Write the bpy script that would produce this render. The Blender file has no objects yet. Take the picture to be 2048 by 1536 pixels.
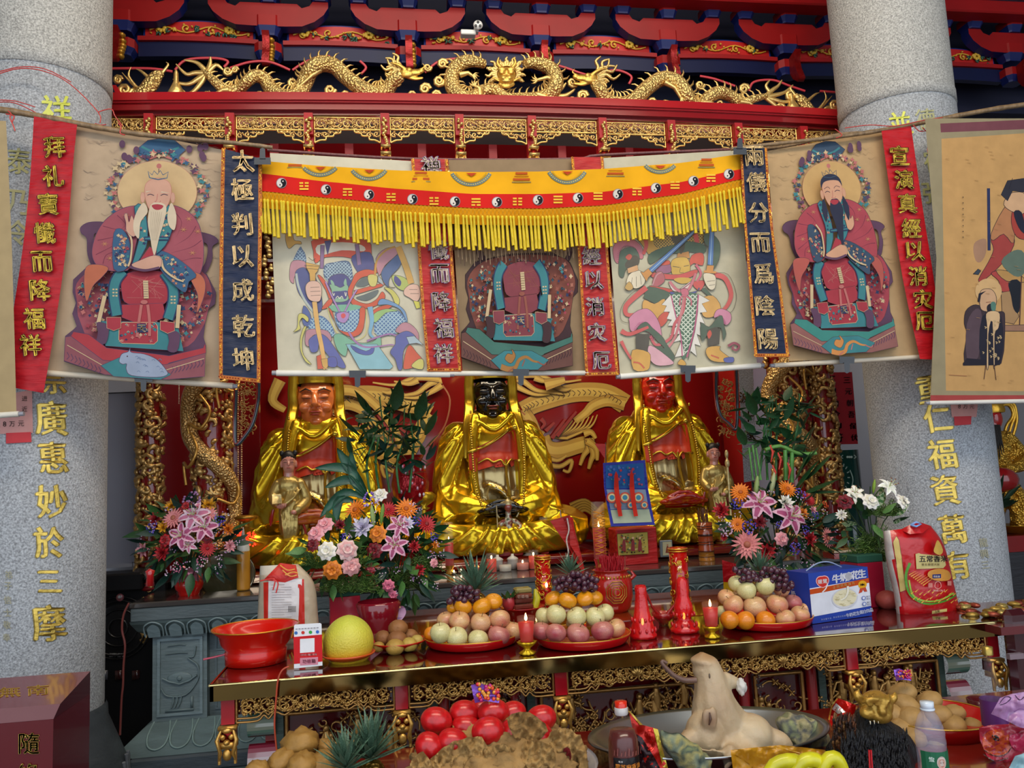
import bpy,math,random
from mathutils import Vector as V,Matrix,Euler,noise
from mathutils.geometry import tessellate_polygon
sc=bpy.context.scene
COL=sc.collection
sin,cos,pi=math.sin,math.cos,math.pi
R=math.radians
# ---------------- camera ----------------
CAM=V((0,0,1.6));FPX=1600.0
_yaw,_pit,_rol=R(8.549),R(6.624),R(-2.658)
_f=V((sin(_yaw)*cos(_pit),cos(_yaw)*cos(_pit),sin(_pit)))
_r=V((cos(_yaw),-sin(_yaw),0));_u=_r.cross(_f)
_r2=_r*cos(_rol)+_u*sin(_rol);_u2=-_r*sin(_rol)+_u*cos(_rol)
cd=bpy.data.cameras.new('camera');cam=bpy.data.objects.new('camera',cd);COL.objects.link(cam)
cam.matrix_world=Matrix(((_r2.x,_u2.x,-_f.x,CAM.x),(_r2.y,_u2.y,-_f.y,CAM.y),(_r2.z,_u2.z,-_f.z,CAM.z),(0,0,0,1)))
cd.sensor_fit='HORIZONTAL';cd.sensor_width=36;cd.lens=36*FPX/2048;cd.clip_start=.05
sc.camera=cam
# ---------------- light ----------------
w=bpy.data.worlds.new('world');sc.world=w;w.use_nodes=True
bg=w.node_tree.nodes['Background'];bg.inputs[0].default_value=(.80,.89,1,1);bg.inputs[1].default_value=1.75
def area(name,loc,rot,sx,sy,power,col):
 l=bpy.data.lights.new(name,'AREA');l.shape='RECTANGLE';l.size=sx;l.size_y=sy;l.energy=power;l.color=col
 o=bpy.data.objects.new(name,l);COL.objects.link(o);o.location=loc;o.rotation_euler=rot;return o
area('hall_lamp',(.7,.6,5.2),(R(38),0,0),4,.7,130,(1,.86,.68))
area('shrine_lamp',(.7,4.75,3.5),(R(40),0,0),3.6,.3,48,(1,.84,.6))
area('canopy_lamp',(.7,3.3,5.6),(R(40),0,0),3.5,.4,34,(1,.9,.75))
sc.view_settings.view_transform='Standard';sc.view_settings.look='None'
sc.view_settings.exposure=0.08;sc.view_settings.gamma=1.0;sc.view_settings.use_curve_mapping=False
# ---------------- pixel helpers (photo frame 2048x1536) ----------------
def ray(x,y):return _f*FPX+_r2*(x-1024)+_u2*(768-y)
def P(x,y,Y):
 d=ray(x,y);return CAM+d*(Y/d.y)
def PZ(x,y,Z):
 d=ray(x,y);return CAM+d*((Z-1.6)/d.z)
 # ---------------- colour / materials ----------------
def C(h):
 h=h.lstrip('#');r=[]
 for i in(0,2,4):
  c=int(h[i:i+2],16)/255;r.append(c/12.92 if c<=.04045 else((c+.055)/1.055)**2.4)
 return(*r,1)
def mat(name,rough=.6,metal=0,bump=0,bscale=30,var=0,vscale=8,coat=0,trans=0,emit=0,kind='noise',stretch=(1,1,1),spec=.5,sss=0,vcol2=None,detail=3,alpha=1):
 m=bpy.data.materials.new(name);m.use_nodes=True;nt=m.node_tree;N=nt.nodes;L=nt.links
 b=N['Principled BSDF'];a=N.new('ShaderNodeAttribute');a.attribute_name='Col'
 tc=N.new('ShaderNodeTexCoord');mp=N.new('ShaderNodeMapping');L.new(tc.outputs['Object'],mp.inputs[0]);mp.inputs['Scale'].default_value=stretch
 col=a.outputs['Color']
 if var:
  n=N.new('ShaderNodeTexNoise');n.inputs['Scale'].default_value=vscale;n.inputs['Detail'].default_value=detail;L.new(mp.outputs[0],n.inputs['Vector'])
  rp=N.new('ShaderNodeMapRange');rp.inputs['From Min'].default_value=.3;rp.inputs['From Max'].default_value=.7
  if vcol2:
   mx=N.new('ShaderNodeMix');mx.data_type='RGBA';rp.inputs['To Min'].default_value=0;rp.inputs['To Max'].default_value=var
   L.new(n.outputs['Fac'],rp.inputs['Value']);L.new(rp.outputs[0],mx.inputs[0]);L.new(col,mx.inputs[6]);mx.inputs[7].default_value=vcol2;col=mx.outputs[2]
  else:
   rp.inputs['To Min'].default_value=1-var;rp.inputs['To Max'].default_value=1+var*.5
   L.new(n.outputs['Fac'],rp.inputs['Value']);vm=N.new('ShaderNodeVectorMath');vm.operation='SCALE'
   L.new(col,vm.inputs[0]);L.new(rp.outputs[0],vm.inputs['Scale']);col=vm.outputs[0]
 L.new(col,b.inputs['Base Color'])
 b.inputs['Roughness'].default_value=rough;b.inputs['Metallic'].default_value=metal;b.inputs['Coat Weight'].default_value=coat;b.inputs['Coat Roughness'].default_value=.05
 b.inputs['Transmission Weight'].default_value=trans;b.inputs['Specular IOR Level'].default_value=spec
 b.inputs['Alpha'].default_value=alpha
 if sss:b.inputs['Subsurface Weight'].default_value=sss;b.inputs['Subsurface Radius'].default_value=(.02,.008,.004)
 if emit:L.new(a.outputs['Color'],b.inputs['Emission Color']);b.inputs['Emission Strength'].default_value=emit
 if bump:
  if kind=='voronoi':t=N.new('ShaderNodeTexVoronoi');o=t.outputs['Distance']
  elif kind=='wave':t=N.new('ShaderNodeTexWave');t.inputs['Distortion'].default_value=6;o=t.outputs['Fac']
  else:t=N.new('ShaderNodeTexNoise');t.inputs['Detail'].default_value=detail;o=t.outputs['Fac']
  t.inputs['Scale'].default_value=bscale;L.new(mp.outputs[0],t.inputs['Vector'])
  bp=N.new('ShaderNodeBump');bp.inputs['Strength'].default_value=min(1,bump);bp.inputs['Distance'].default_value=.01;L.new(o,bp.inputs['Height']);L.new(bp.outputs[0],b.inputs['Normal'])
 return m
M={}
M['matte']=mat('matte',.75)
M['paint']=mat('paint',.42,var=.12,vscale=5)
M['print']=mat('print',.7,var=.1,vscale=14,detail=6,spec=.15)
M['vinyl']=mat('vinyl',.38,var=.08,vscale=6,spec=.4)
M['satin']=mat('satin',.5,bump=.8,bscale=26,var=.22,vscale=22,stretch=(.35,1,1.6),spec=.35)
M['bracket']=mat('bracket',.42,var=.12,vscale=5,spec=.3)
M['cloth']=mat('cloth',.8,bump=.4,bscale=9,var=.12,vscale=5,spec=.1)
M['lacquer']=mat('lacquer',.16,coat=.6,var=.1,vscale=3)
M['plastic']=mat('plastic',.25,coat=.3)
M['gold']=mat('gold',.34,.75,bump=.3,bscale=34,var=.15,vscale=9)
M['goldsc']=mat('goldsc',.34,.75,bump=1,bscale=75,kind='voronoi',var=.2,vscale=14)
M['goldpaint']=mat('goldpaint',.34,.55,bump=.35,bscale=40,var=.25,vscale=20)
M['leafgold']=mat('leafgold',.26,.88,bump=.2,bscale=9,var=.1,vscale=4,detail=2)
M['steel']=mat('steel',.3,1,var=.1,vscale=4)
M['bowl']=mat('bowl_metal',.32,1,bump=.5,bscale=90)
M['granite']=mat('granite',.62,bump=.5,bscale=170,var=.55,vscale=120,detail=4)
M['stone']=mat('stone',.5,bump=.3,bscale=40,var=.22,vscale=10,detail=6,stretch=(.5,1,2))
M['plaster']=mat('plaster',.85,var=.08,vscale=2)
M['wood']=mat('wood',.4,bump=.3,bscale=14,var=.35,vscale=9,stretch=(6,6,1))
M['fruit']=mat('fruit',.33,var=.3,vscale=22,detail=5,coat=.2,stretch=(1,1,.5),sss=.1)
M['bread']=mat('bread',.6,bump=.6,bscale=22,var=.3,vscale=14,detail=5)
M['skin']=mat('skin',.42,bump=.3,bscale=45,var=.18,vscale=9,detail=6,sss=.15)
M['leaf']=mat('leaf',.42,var=.4,vscale=22,bump=.2,bscale=40)
M['petal']=mat('petal',.6,var=.15,vscale=30,sss=.1)
M['glass']=mat('glass',.04,alpha=.045,spec=.9)
M['redglass']=mat('redglass',.08,alpha=.8,coat=.6,bump=.5,bscale=60)
M['water']=mat('water',.05,alpha=.22,spec=1,bump=.6,bscale=18)
M['wax']=mat('wax',.35,emit=.25)
M['flame']=mat('flame',.5,emit=14)
M['lamp']=mat('lamp',.5,emit=2.5)
M['feather']=mat('feather',.45,bump=1,bscale=50,var=.5,vscale=30,stretch=(3,3,.4),detail=6)
M['foil']=mat('foil',.22,.5,bump=.8,bscale=18)
M['bag']=mat('bag',.3,bump=.8,bscale=14,coat=.3,sss=.1)
M['black']=mat('black',.5,spec=.3)
M['tassel']=mat('tassel',.6,bump=.5,bscale=120,stretch=(1,1,.05),var=.2,vscale=60)
M['fold']=mat('fold',.85,bump=1,bscale=30,var=.35,vscale=16,detail=8)
# ---------------- mesh builder ----------------
class MB:
 def __init__(s,col='#ffffff'):s.v=[];s.f=[];s.c=[];s.col=C(col)if isinstance(col,str)else col;s.k=0
 def add(s,vs,fs,col=None):
  n=len(s.v);s.v.extend(vs);c=s.col if col is None else(C(col)if isinstance(col,str)else col)
  for f in fs:s.f.append([i+n for i in f]);s.c.append(c)
  return s
 def box(s,c,d,rz=0,b=0,col=None,ry=0,rx=0):
  hx,hy,hz=d[0]/2,d[1]/2,d[2]/2;m=Euler((rx,ry,rz)).to_matrix();c=V(c)
  if not b:
   vs=[c+m@V((x*hx,y*hy,z*hz))for x in(-1,1)for y in(-1,1)for z in(-1,1)]
   return s.add(vs,[(0,1,3,2),(4,6,7,5),(0,4,5,1),(2,3,7,6),(0,2,6,4),(1,5,7,3)],col)
  b=min(b,hx*.98,hy*.98,hz*.98);vs=[];idx={}
  for x in(-1,1):
   for y in(-1,1):
    for z in(-1,1):
     for a in range(3):
      q=[x*hx,y*hy,z*hz]
      for k in range(3):
       if k!=a:q[k]-=b*(x,y,z)[k]
      idx[(x,y,z,a)]=len(vs);vs.append(c+m@V(q))
  fs=[]
  for a in range(3):
   o=[k for k in range(3)if k!=a]
   for sg in(-1,1):
    q=[]
    for(p,r_)in((-1,-1),(1,-1),(1,1),(-1,1)):
     t=[0,0,0];t[a]=sg;t[o[0]]=p;t[o[1]]=r_;q.append(idx[(*t,a)])
    fs.append(q)
  for a in range(3):
   o=[k for k in range(3)if k!=a]
   for p in(-1,1):
    for r_ in(-1,1):
     q=[]
     for(sg,w_)in((-1,o[0]),(1,o[0]),(1,o[1]),(-1,o[1])):
      t=[0,0,0];t[a]=sg;t[o[0]]=p;t[o[1]]=r_;q.append(idx[(*t,w_)])
     fs.append(q)
  for x in(-1,1):
   for y in(-1,1):
    for z in(-1,1):fs.append([idx[(x,y,z,a)]for a in range(3)])
  return s.add(vs,fs,col)
 def tube(s,pts,rad,n=6,col=None,flat=1.0,up=None,cap=True):
  pts=[V(p)for p in pts];m=len(pts)
  if not hasattr(rad,'__len__'):rad=[rad]*m
  vs=[];prev=None
  for i,p in enumerate(pts):
   t=(pts[min(i+1,m-1)]-pts[max(i-1,0)])
   t=t.normalized()if t.length>1e-9 else V((0,0,1))
   if prev is None:
    a=V(up)if up else(V((0,1,0))if abs(t.y)<.9 else V((1,0,0)))
   else:a=prev
   a=(a-t*a.dot(t))
   a=a.normalized()if a.length>1e-6 else V((1,0,0));prev=a;b=t.cross(a)
   for k in range(n):
    th=2*pi*k/n;vs.append(p+(a*cos(th)*flat+b*sin(th))*rad[i])
  fs=[(i*n+k,i*n+(k+1)%n,(i+1)*n+(k+1)%n,(i+1)*n+k)for i in range(m-1)for k in range(n)]
  s.add(vs,fs,col)
  if cap:s.add(vs[:n],[list(range(n))[::-1]],col);s.add(vs[-n:],[list(range(n))],col)
  return s
 def lathe(s,prof,c=(0,0,0),n=24,col=None,cols=None,rot=None,sx=1,sy=1,fl=None):
  c=V(c);vs=[];m=len(prof);rm=Euler(rot).to_matrix()if rot else None
  for(r_,z)in prof:
   for k in range(n):
    th=2*pi*k/n;q=r_*(1+(fl[1]*cos(fl[0]*th)if fl else 0));p=V((q*cos(th)*sx,q*sin(th)*sy,z))
    vs.append(c+(rm@p if rm else p))
  for i in range(m-1):
   fs=[(i*n+k,i*n+(k+1)%n,(i+1)*n+(k+1)%n,(i+1)*n+k)for k in range(n)]
   if i==0:base=len(s.v);s.v.extend(vs)
   cc=cols[i]if cols else col
   cc=s.col if cc is None else(C(cc)if isinstance(cc,str)else cc)
   for f in fs:s.f.append([j+base for j in f]);s.c.append(cc)
  return s
 def ell(s,c,r_,n=12,m=8,rot=None,col=None,fn=None):
  c=V(c);rm=Euler(rot).to_matrix()if rot else None;vs=[]
  for i in range(m+1):
   ph=pi*i/m
   for k in range(n):
    th=2*pi*k/n;d=V((sin(ph)*cos(th),sin(ph)*sin(th),cos(ph)))
    q=fn(d)if fn else 1
    p=V((d.x*r_[0],d.y*r_[1],d.z*r_[2]))*q
    vs.append(c+(rm@p if rm else p))
  return s.add(vs,[(i*n+k,(i+1)*n+k,(i+1)*n+(k+1)%n,i*n+(k+1)%n)for i in range(m)for k in range(n)],col)
 def prism(s,poly,fn,d,col=None,scol=None):
  """extrude a 2D polygon; fn(x,y,k)->3D, k runs 0..d"""
  n=len(poly);tr=tess(poly)
  vs=[fn(x,y,0)for x,y in poly]+[fn(x,y,d)for x,y in poly]
  s.add(vs,[tuple(t)for t in tr]+[tuple(i+n for i in t[::-1])for t in tr],col)
  return s.add(vs,[(i,(i+1)%n,n+(i+1)%n,n+i)for i in range(n)],scol or col)
 def build(s,name,m,parent=None,loc=None,smooth=True,angle=None):
  if parent is not None and loc is None:loc=parent.get('_w',(0,0,0))
  o3=V(loc)if loc is not None else V((0,0,0))
  me=bpy.data.meshes.new(name);me.from_pydata([tuple(V(p)-o3)for p in s.v],[],s.f)
  a=me.color_attributes.new('Col','FLOAT_COLOR','CORNER');buf=[]
  for f,c in zip(s.f,s.c):buf.extend(c*len(f))
  if len(buf)==len(a.data)*4:a.data.foreach_set('color',buf)
  if smooth:
   me.polygons.foreach_set('use_smooth',[True]*len(me.polygons))
   if angle is not None and hasattr(me,'set_sharp_from_angle'):me.set_sharp_from_angle(angle=R(angle))
  me.materials.append(M[m]if isinstance(m,str)else m)
  o=bpy.data.objects.new(name,me);COL.objects.link(o)
  if parent is not None:o.parent=parent;o['_w']=tuple(o3)
  else:o.location=o3;o['_w']=tuple(o3)
  return o
def tess(poly):return[t for t in tessellate_polygon([[V((x,y,0))for x,y in poly]])]
def thing(name,label,cat,loc=(0,0,0),group=None,rz=0):
 o=bpy.data.objects.new(name,None);COL.objects.link(o);o.location=loc;o['_w']=tuple(loc);o.empty_display_size=.05
 return tag(o,label,cat,group)
def tag(o,label,cat,group=None):
 o['label']=label;o['category']=cat
 if group:o['group']=group
 return o
def struct(o):o['kind']='structure';return o
def kids(o):return[c for c in COL.objects if c.parent==o]
def dup(o,loc,rot=None,scale=None,label=None,group=None,parent=None,ch=None):
 c=o.copy();COL.objects.link(c);c.location=loc
 if parent is not None:c.parent=parent
 if rot is not None:c.rotation_euler=rot
 if scale is not None:c.scale=scale if hasattr(scale,'__len__')else(scale,)*3
 if label:c['label']=label
 if group:c['group']=group
 for k in(ch if ch is not None else list(o.children)):
  d=dup(k,k.location.copy());d.parent=c
 return c
def spl(pts,closed=False,n=6):
 """Catmull-Rom through points (tuples of any length)"""
 pts=[tuple(p)for p in pts];m=len(pts);out=[]
 for i in range(m if closed else m-1):
  g=lambda k:pts[k%m]if closed else pts[max(0,min(m-1,k))]
  a,b,c,d=g(i-1),g(i),g(i+1),g(i+2)
  for j in range(n):
   t=j/n;out.append(tuple(.5*((2*b[q])+(-a[q]+c[q])*t+(2*a[q]-5*b[q]+4*c[q]-d[q])*t*t+(-a[q]+3*b[q]-3*c[q]+d[q])*t**3)for q in range(len(b))))
 if not closed:out.append(pts[-1])
 return out
def pts(s):return[tuple(float(q)for q in p.split(','))for p in s.split()]
# ---------------- text glyphs ----------------
_gl={}
def glyph(ch,bold=.012):
 key=(ch,bold)
 if key not in _gl:
  c=bpy.data.curves.new('glyph','FONT');c.body=ch;c.resolution_u=2
  o=bpy.data.objects.new('glyph',c);COL.objects.link(o)
  me=bpy.data.meshes.new_from_object(o.evaluated_get(bpy.context.evaluated_depsgraph_get()))
  vs=[tuple(v.co[:2])for v in me.vertices];fs=[tuple(p.vertices)for p in me.polygons]
  bpy.data.objects.remove(o);bpy.data.curves.remove(c);bpy.data.meshes.remove(me)
  if vs:
   x0,x1=min(v[0]for v in vs),max(v[0]for v in vs);y0,y1=min(v[1]for v in vs),max(v[1]for v in vs)
   s=max(x1-x0,y1-y0,1e-6);vs=[((x-(x0+x1)/2)/s,(y-(y0+y1)/2)/s)for x,y in vs]
   if bold>.004:
    n=len(vs);L=[(b_*bold,b_*bold*.5)for b_ in(-1.1,-.35,.35,1.1)];fs=[tuple(i+n*j for i in f)for j in range(4)for f in fs];vs=[(x+a,y+b)for a,b in L for x,y in vs]
  _gl[key]=(vs,fs)
 return _gl[key]
 # ---------------- surface painter: draws in photo pixels on a real surface ----------------
class Surf:
 def __init__(s,fn,mb=None,step=.00006,maxe=None,tf=None):
  s.fn=fn;s.mb=mb or MB();s.k=step;s.st=step;s.maxe=maxe;s.tf=tf
 def m(s,x,y,k=None):
  if s.tf:x,y=s.tf(x,y)
  return s.fn(x,y,s.k if k is None else k)
 def tris(s,vs,tr,col):
  if s.maxe:
   vs=list(vs);cache={};todo=[tuple(t)for t in tr];out=[]
   def mid(a,b):
    q=(min(a,b),max(a,b))
    if q not in cache:cache[q]=len(vs);vs.append(((vs[a][0]+vs[b][0])/2,(vs[a][1]+vs[b][1])/2))
    return cache[q]
   while todo:
    a,b,c=todo.pop();L=[(math.dist(vs[a],vs[b]),a,b,c),(math.dist(vs[b],vs[c]),b,c,a),(math.dist(vs[c],vs[a]),c,a,b)]
    l,i,j,k=max(L)
    if l>s.maxe:q=mid(i,j);todo+=[(i,q,k),(q,j,k)]
    else:out.append((a,b,c))
   tr=out
  s.mb.add([s.m(x,y)for x,y in vs],tr,col)
 def poly(s,p,col,smooth=0,line=None,lw=1.2):
  if isinstance(p,str):p=pts(p)
  if smooth:p=spl(p,True,smooth)
  s.k+=s.st;s.tris(p,tess(p),col)
  if line:s.stroke(list(p)+[p[0]],lw,line,sm=0)
  return s
 def stroke(s,p,wd,col,sm=4,taper=0,w2=None,line=None):
  if isinstance(p,str):p=pts(p)
  if sm:p=spl(p,False,sm)
  if line:s.stroke(p,wd+2.4,line,0,taper,w2)
  s.k+=s.st;n=len(p);vs=[]
  for i,q in enumerate(p):
   a=p[max(0,i-1)];b=p[min(n-1,i+1)];dx,dy=b[0]-a[0],b[1]-a[1];l=math.hypot(dx,dy)or 1;t=i/(n-1)
   h=wd/2
   if w2 is not None:h=(wd*(1-t)+w2*t)/2
   if taper:h*=max(.12,(sin(pi*min(1,max(0,t)))**.6 if taper==2 else 1-t*.9))
   vs+=[s.m(q[0]-dy/l*h,q[1]+dx/l*h),s.m(q[0]+dy/l*h,q[1]-dx/l*h)]
  s.mb.add(vs,[(2*i,2*i+1,2*i+3,2*i+2)for i in range(n-1)],col);return s
 def circ(s,x,y,r_,col,ry=None,n=16,a0=0,line=None,lw=1):return s.poly([(x+r_*cos(a0+2*pi*i/n),y+(ry or r_)*sin(a0+2*pi*i/n))for i in range(n)],col,line=line,lw=lw)
 def text(s,ch,x,y,size,col,bold=.012,rot=0,sx=1,out=None,skew=0,ow=None):
  if out:s.text(ch,x,y,size*1.03,out,bold+(ow or .03),rot,sx,None,skew)
  vs,fs=glyph(ch,bold);s.k+=s.st;c_,s_=cos(rot),sin(rot);q=[]
  for a,b in vs:
   a=a*size*sx+skew*b*size;b=-b*size;q.append(s.m(x+a*c_-b*s_,y+a*s_+b*c_))
  s.mb.add(q,fs,col);return s
 def scales(s,poly,size,c1,c2,lw=1):
  """fill a polygon with rows of fish scales"""
  if isinstance(poly,str):poly=spl(pts(poly),True,4)
  s.poly(poly,c1);x0,x1=min(p[0]for p in poly),max(p[0]for p in poly);y0,y1=min(p[1]for p in poly),max(p[1]for p in poly)
  def ins(x,y):
   r_=False;j=len(poly)-1
   for i in range(len(poly)):
    a,b=poly[i],poly[j]
    if(a[1]>y)!=(b[1]>y)and x<(b[0]-a[0])*(y-a[1])/(b[1]-a[1])+a[0]:r_=not r_
    j=i
   return r_
  y=y0;row=0;s.k+=s.st
  while y<y1:
   x=x0+(size/2 if row%2 else 0)
   while x<x1:
    if ins(x,y)and ins(x-size*.3,y+size*.2)and ins(x+size*.3,y+size*.2):
     a=[(x+size*.5*cos(t),y+size*.5*sin(t))for t in(0,.63,1.26,1.88,2.5,pi)];b=[(x+size*.3*cos(t),y+size*.3*sin(t))for t in(0,.63,1.26,1.88,2.5,pi)]
     s.mb.add([s.m(*p)for p in a+b],[(i,i+1,i+7,i+6)for i in range(5)],c2)
    x+=size
   y+=size*.5;row+=1
  return s
def affine(src,dst):
 import numpy as np
 A=np.array([[x,y,1]for x,y in src]);X=np.linalg.lstsq(A,np.array(dst),rcond=None)[0]
 return lambda x,y:(x*X[0,0]+y*X[1,0]+X[2,0],x*X[0,1]+y*X[1,1]+X[2,1])
def plane(Y):return lambda x,y,k:P(x,y,Y-k)
def blob(prims,vox=.012,smooth=2,disp=None):
 """one continuous organic surface from ellipsoids ('e',c,r,rot) and tubes ('t',pts,radii)"""
 mb=MB()
 for p in prims:
  if p[0]=='e':mb.ell(p[1],p[2],14,10,p[3]if len(p)>3 else None)
  else:
   q=p[1];r_=p[2];r_=r_ if hasattr(r_,'__len__')else[r_]*len(q)
   a=spl([(*V(a_),b_)for a_,b_ in zip(q,r_)],False,4)
   a=[z for z in a];t0=V(a[0][:3])-V(a[1][:3]);t1=V(a[-1][:3])-V(a[-2][:3])
   L=[(V(a[0][:3])+t0.normalized()*a[0][3]*.8,a[0][3]*.35)]+[(V(z[:3]),z[3])for z in a]+[(V(a[-1][:3])+t1.normalized()*a[-1][3]*.8,a[-1][3]*.35)]
   mb.tube([z[0]for z in L],[max(z[1],vox*.4)for z in L],10)
 o=mb.build('blob_source','matte');bpy.context.view_layer.update()
 md=o.modifiers.new('r','REMESH');md.mode='VOXEL';md.voxel_size=vox
 if smooth:ms=o.modifiers.new('s','SMOOTH');ms.iterations=smooth;ms.factor=.6
 me=bpy.data.meshes.new_from_object(o.evaluated_get(bpy.context.evaluated_depsgraph_get()))
 vs=[v.co.copy()for v in me.vertices];fs=[tuple(p.vertices)for p in me.polygons]
 od=o.data;bpy.data.objects.remove(o);bpy.data.meshes.remove(od);bpy.data.meshes.remove(me)
 return vs,fs
def setcol(o,fn):
 """per-vertex colour function on an object's own mesh (paint that belongs to the thing)"""
 me=o.data;a=me.color_attributes['Col'];buf=[]
 vc=[fn(v.co)for v in me.vertices]
 for l in me.loops:buf.extend(vc[l.vertex_index])
 a.data.foreach_set('color',buf)
def mix(a,b,t):return tuple(a[i]*(1-t)+b[i]*t for i in range(4))
rnd=random.Random(5)
# ---------------- setting ----------------
def wallbox(name,c,d,col,m='plaster'):
 return struct(MB(col).box(c,d).build(name,m,smooth=False))
wallbox('floor',(.7,2,-.05),(16,12,.1),'#6d625a','stone')
wallbox('ceiling',(.7,2.6,6.3),(16,9.4,.1),'#2a1c1c')
wallbox('wall_back',(.7,6.75,3.1),(16,.1,6.4),'#7c7b80')
wallbox('wall_left',(-6.6,2.6,3.1),(.1,8.4,6.4),'#8f8c88')
wallbox('wall_right',(8,2.6,3.1),(.1,8.4,6.4),'#8f8c88')
wallbox('wall_north',(-3.6,5.75,2.05),(4.55,.12,4.1),'#87878f')
wallbox('wall_south',(3.55,5.75,2.05),(1.12,.12,4.1),'#a29fa2')
struct(MB('#5a1218').box((4.02,5.6,2.05),(.14,.1,4.1)).build('trim_1','lacquer',smooth=False))
# ---------------- stone columns ----------------
GOLDI='#e8c860'
def column(cx,cy,rad,label,chars,zj,zb):
 t=thing('stone_column',label,'column',(cx,cy,0))
 MB('#a9aeb4').lathe([(rad,zb),(rad,zj-.03),(rad*.985,zj-.028),(rad*.985,zj-.016)],(cx,cy,0),64).build('lower_shaft','granite',t)
 MB('#b4b4b0').lathe([(rad*.985,zj-.016),(rad*1.012,zj-.014),(rad*1.012,zj+.055),(rad,zj+.06),(rad,6.25)],(cx,cy,0),64).build('upper_shaft','granite',t)  # shaft tints paint in cool daylight below, warm lamplight above
 MB('#3f454b').lathe([(rad*1.02,zb+.02),(rad*1.05,zb),(rad*1.06,zb-.05),(rad*1.2,zb-.16),(rad*1.32,zb-.26),(rad*1.32,zb-.33),(rad*1.2,zb-.36),(rad*1.2,-.0)],(cx,cy,0),48).build('base','stone',t)
 b=MB('#6c727a')
 for i in range(8):
  a=2*pi*i/8+.2
  for j in range(5):
   q=a+(j-2)*.1;b.tube([(cx+cos(q)*rad*1.33,cy+sin(q)*rad*1.33,zb-.25+.03*sin(j)),(cx+cos(q+.05)*rad*1.34,cy+sin(q+.05)*rad*1.34,zb-.32)],.009,5)
 b.build('base_carving','stone',t)
 def fn(x,y,k):
  d=ray(x,y);dx,dy=d.x,d.y;ox,oy=CAM.x-cx,CAM.y-cy;r_=rad+k+.002
  A=dx*dx+dy*dy;B=2*(ox*dx+oy*dy);Cc=ox*ox+oy*oy-r_*r_;D=max(0,B*B-4*A*Cc);s=(-B-math.sqrt(D))/(2*A);return CAM+d*s
 for(ch,x,y,s,col,rt)in chars:
  S=Surf(fn,step=.0012);S.text(ch,x,y,s,col,.02,rt,.92,'#8f7a3a' if col==GOLDI else None,-.12,.025)
  S.mb.build('inscribed_character','goldpaint' if col==GOLDI else 'paint',t,smooth=False)
 return t,fn
FA='#a39f86'
colL,fnL=column(-1.735,4.2,.32,'grey granite column beside the dark red donation box, gold characters down its face',[('祥',113,222,62,'#c9cf4a',.05),('泰',38,322,52,'#a9a46a',.1),('乃',36,405,50,'#b0ab78',.1),('令',36,465,50,'#b0ab78',.1),('宗',108,762,50,GOLDI,.03),('廣',102,836,66,GOLDI,.04),('惠',106,915,60,GOLDI,0),('妙',104,1003,64,GOLDI,0),('於',98,1085,62,GOLDI,0),('三',98,1163,48,GOLDI,0),('摩',98,1246,70,GOLDI,0),('弟',17,1150,16,FA,0),('子',16,1172,16,FA,0),('信',15,1200,16,FA,0),('士',15,1225,16,FA,0),('敬',14,1250,16,FA,0),('奉',13,1275,16,FA,0)],P(110,118,3.9).z,P(190,1448,3.95).z)
colR,fnR=column(3.04,4.2,.32,'grey granite column behind the red rice bag, gold characters down its face',[('並',1801,246,46,'#cfd24a',-.1),('德',1852,238,42,'#a9a678',-.1),('宿',1868,322,44,'#b9bd80',-.05),('強',1866,385,44,'#b9bd80',-.05),('重',1861,778,56,GOLDI,-.1),('仁',1875,836,56,GOLDI,-.08),('福',1884,908,58,GOLDI,-.08),('資',1890,980,58,GOLDI,-.08),('萬',1906,1058,56,GOLDI,-.08),('有',1914,1130,54,GOLDI,-.08),('龍',1967,1085,18,FA,-.1),('興',1969,1108,18,FA,-.1),('三',1971,1130,16,FA,-.1)],P(1780,178,3.9).z,.35)
def note(fn,quads,texts,label):
 t=thing('paper_note',label,'note',tuple(fn(*quads[0][0][0],0)))
 for q,c in quads:
  S=Surf(fn,step=.001,maxe=14);S.k=.003 if c=='#cf9a94' else .005;S.poly(q,c);S.mb.build('paper_sheet','print',t,smooth=False)
 S=Surf(fn,step=.0003);S.k=.006
 for ch,x,y,s in texts:S.text(ch,x,y,s,'#2b2422',.0)
 S.mb.build('handwriting','print',t,smooth=False)
note(fnL,[([(0,790),(64,780),(66,866),(0,868)],'#cf9a94'),([(12,866),(62,864),(63,884),(12,887)],'#c8444a')],[('进',49,797,11),('近',49,818,11),('8',9,848,10),('万',24,848,11),('元',42,847,12)],'faded pink paper note with red tag on the column by the donation box')
note(fnR,[([(1900,800),(1957,797),(1953,834),(1904,835)],'#cf9a94'),([(1908,833),(1943,832),(1942,849),(1909,851)],'#c8444a')],[('8',1919,813,8),('万',1931,813,9),('元',1944,813,9)],'faded pink paper note with red tag pasted below the far-right scroll')
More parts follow.
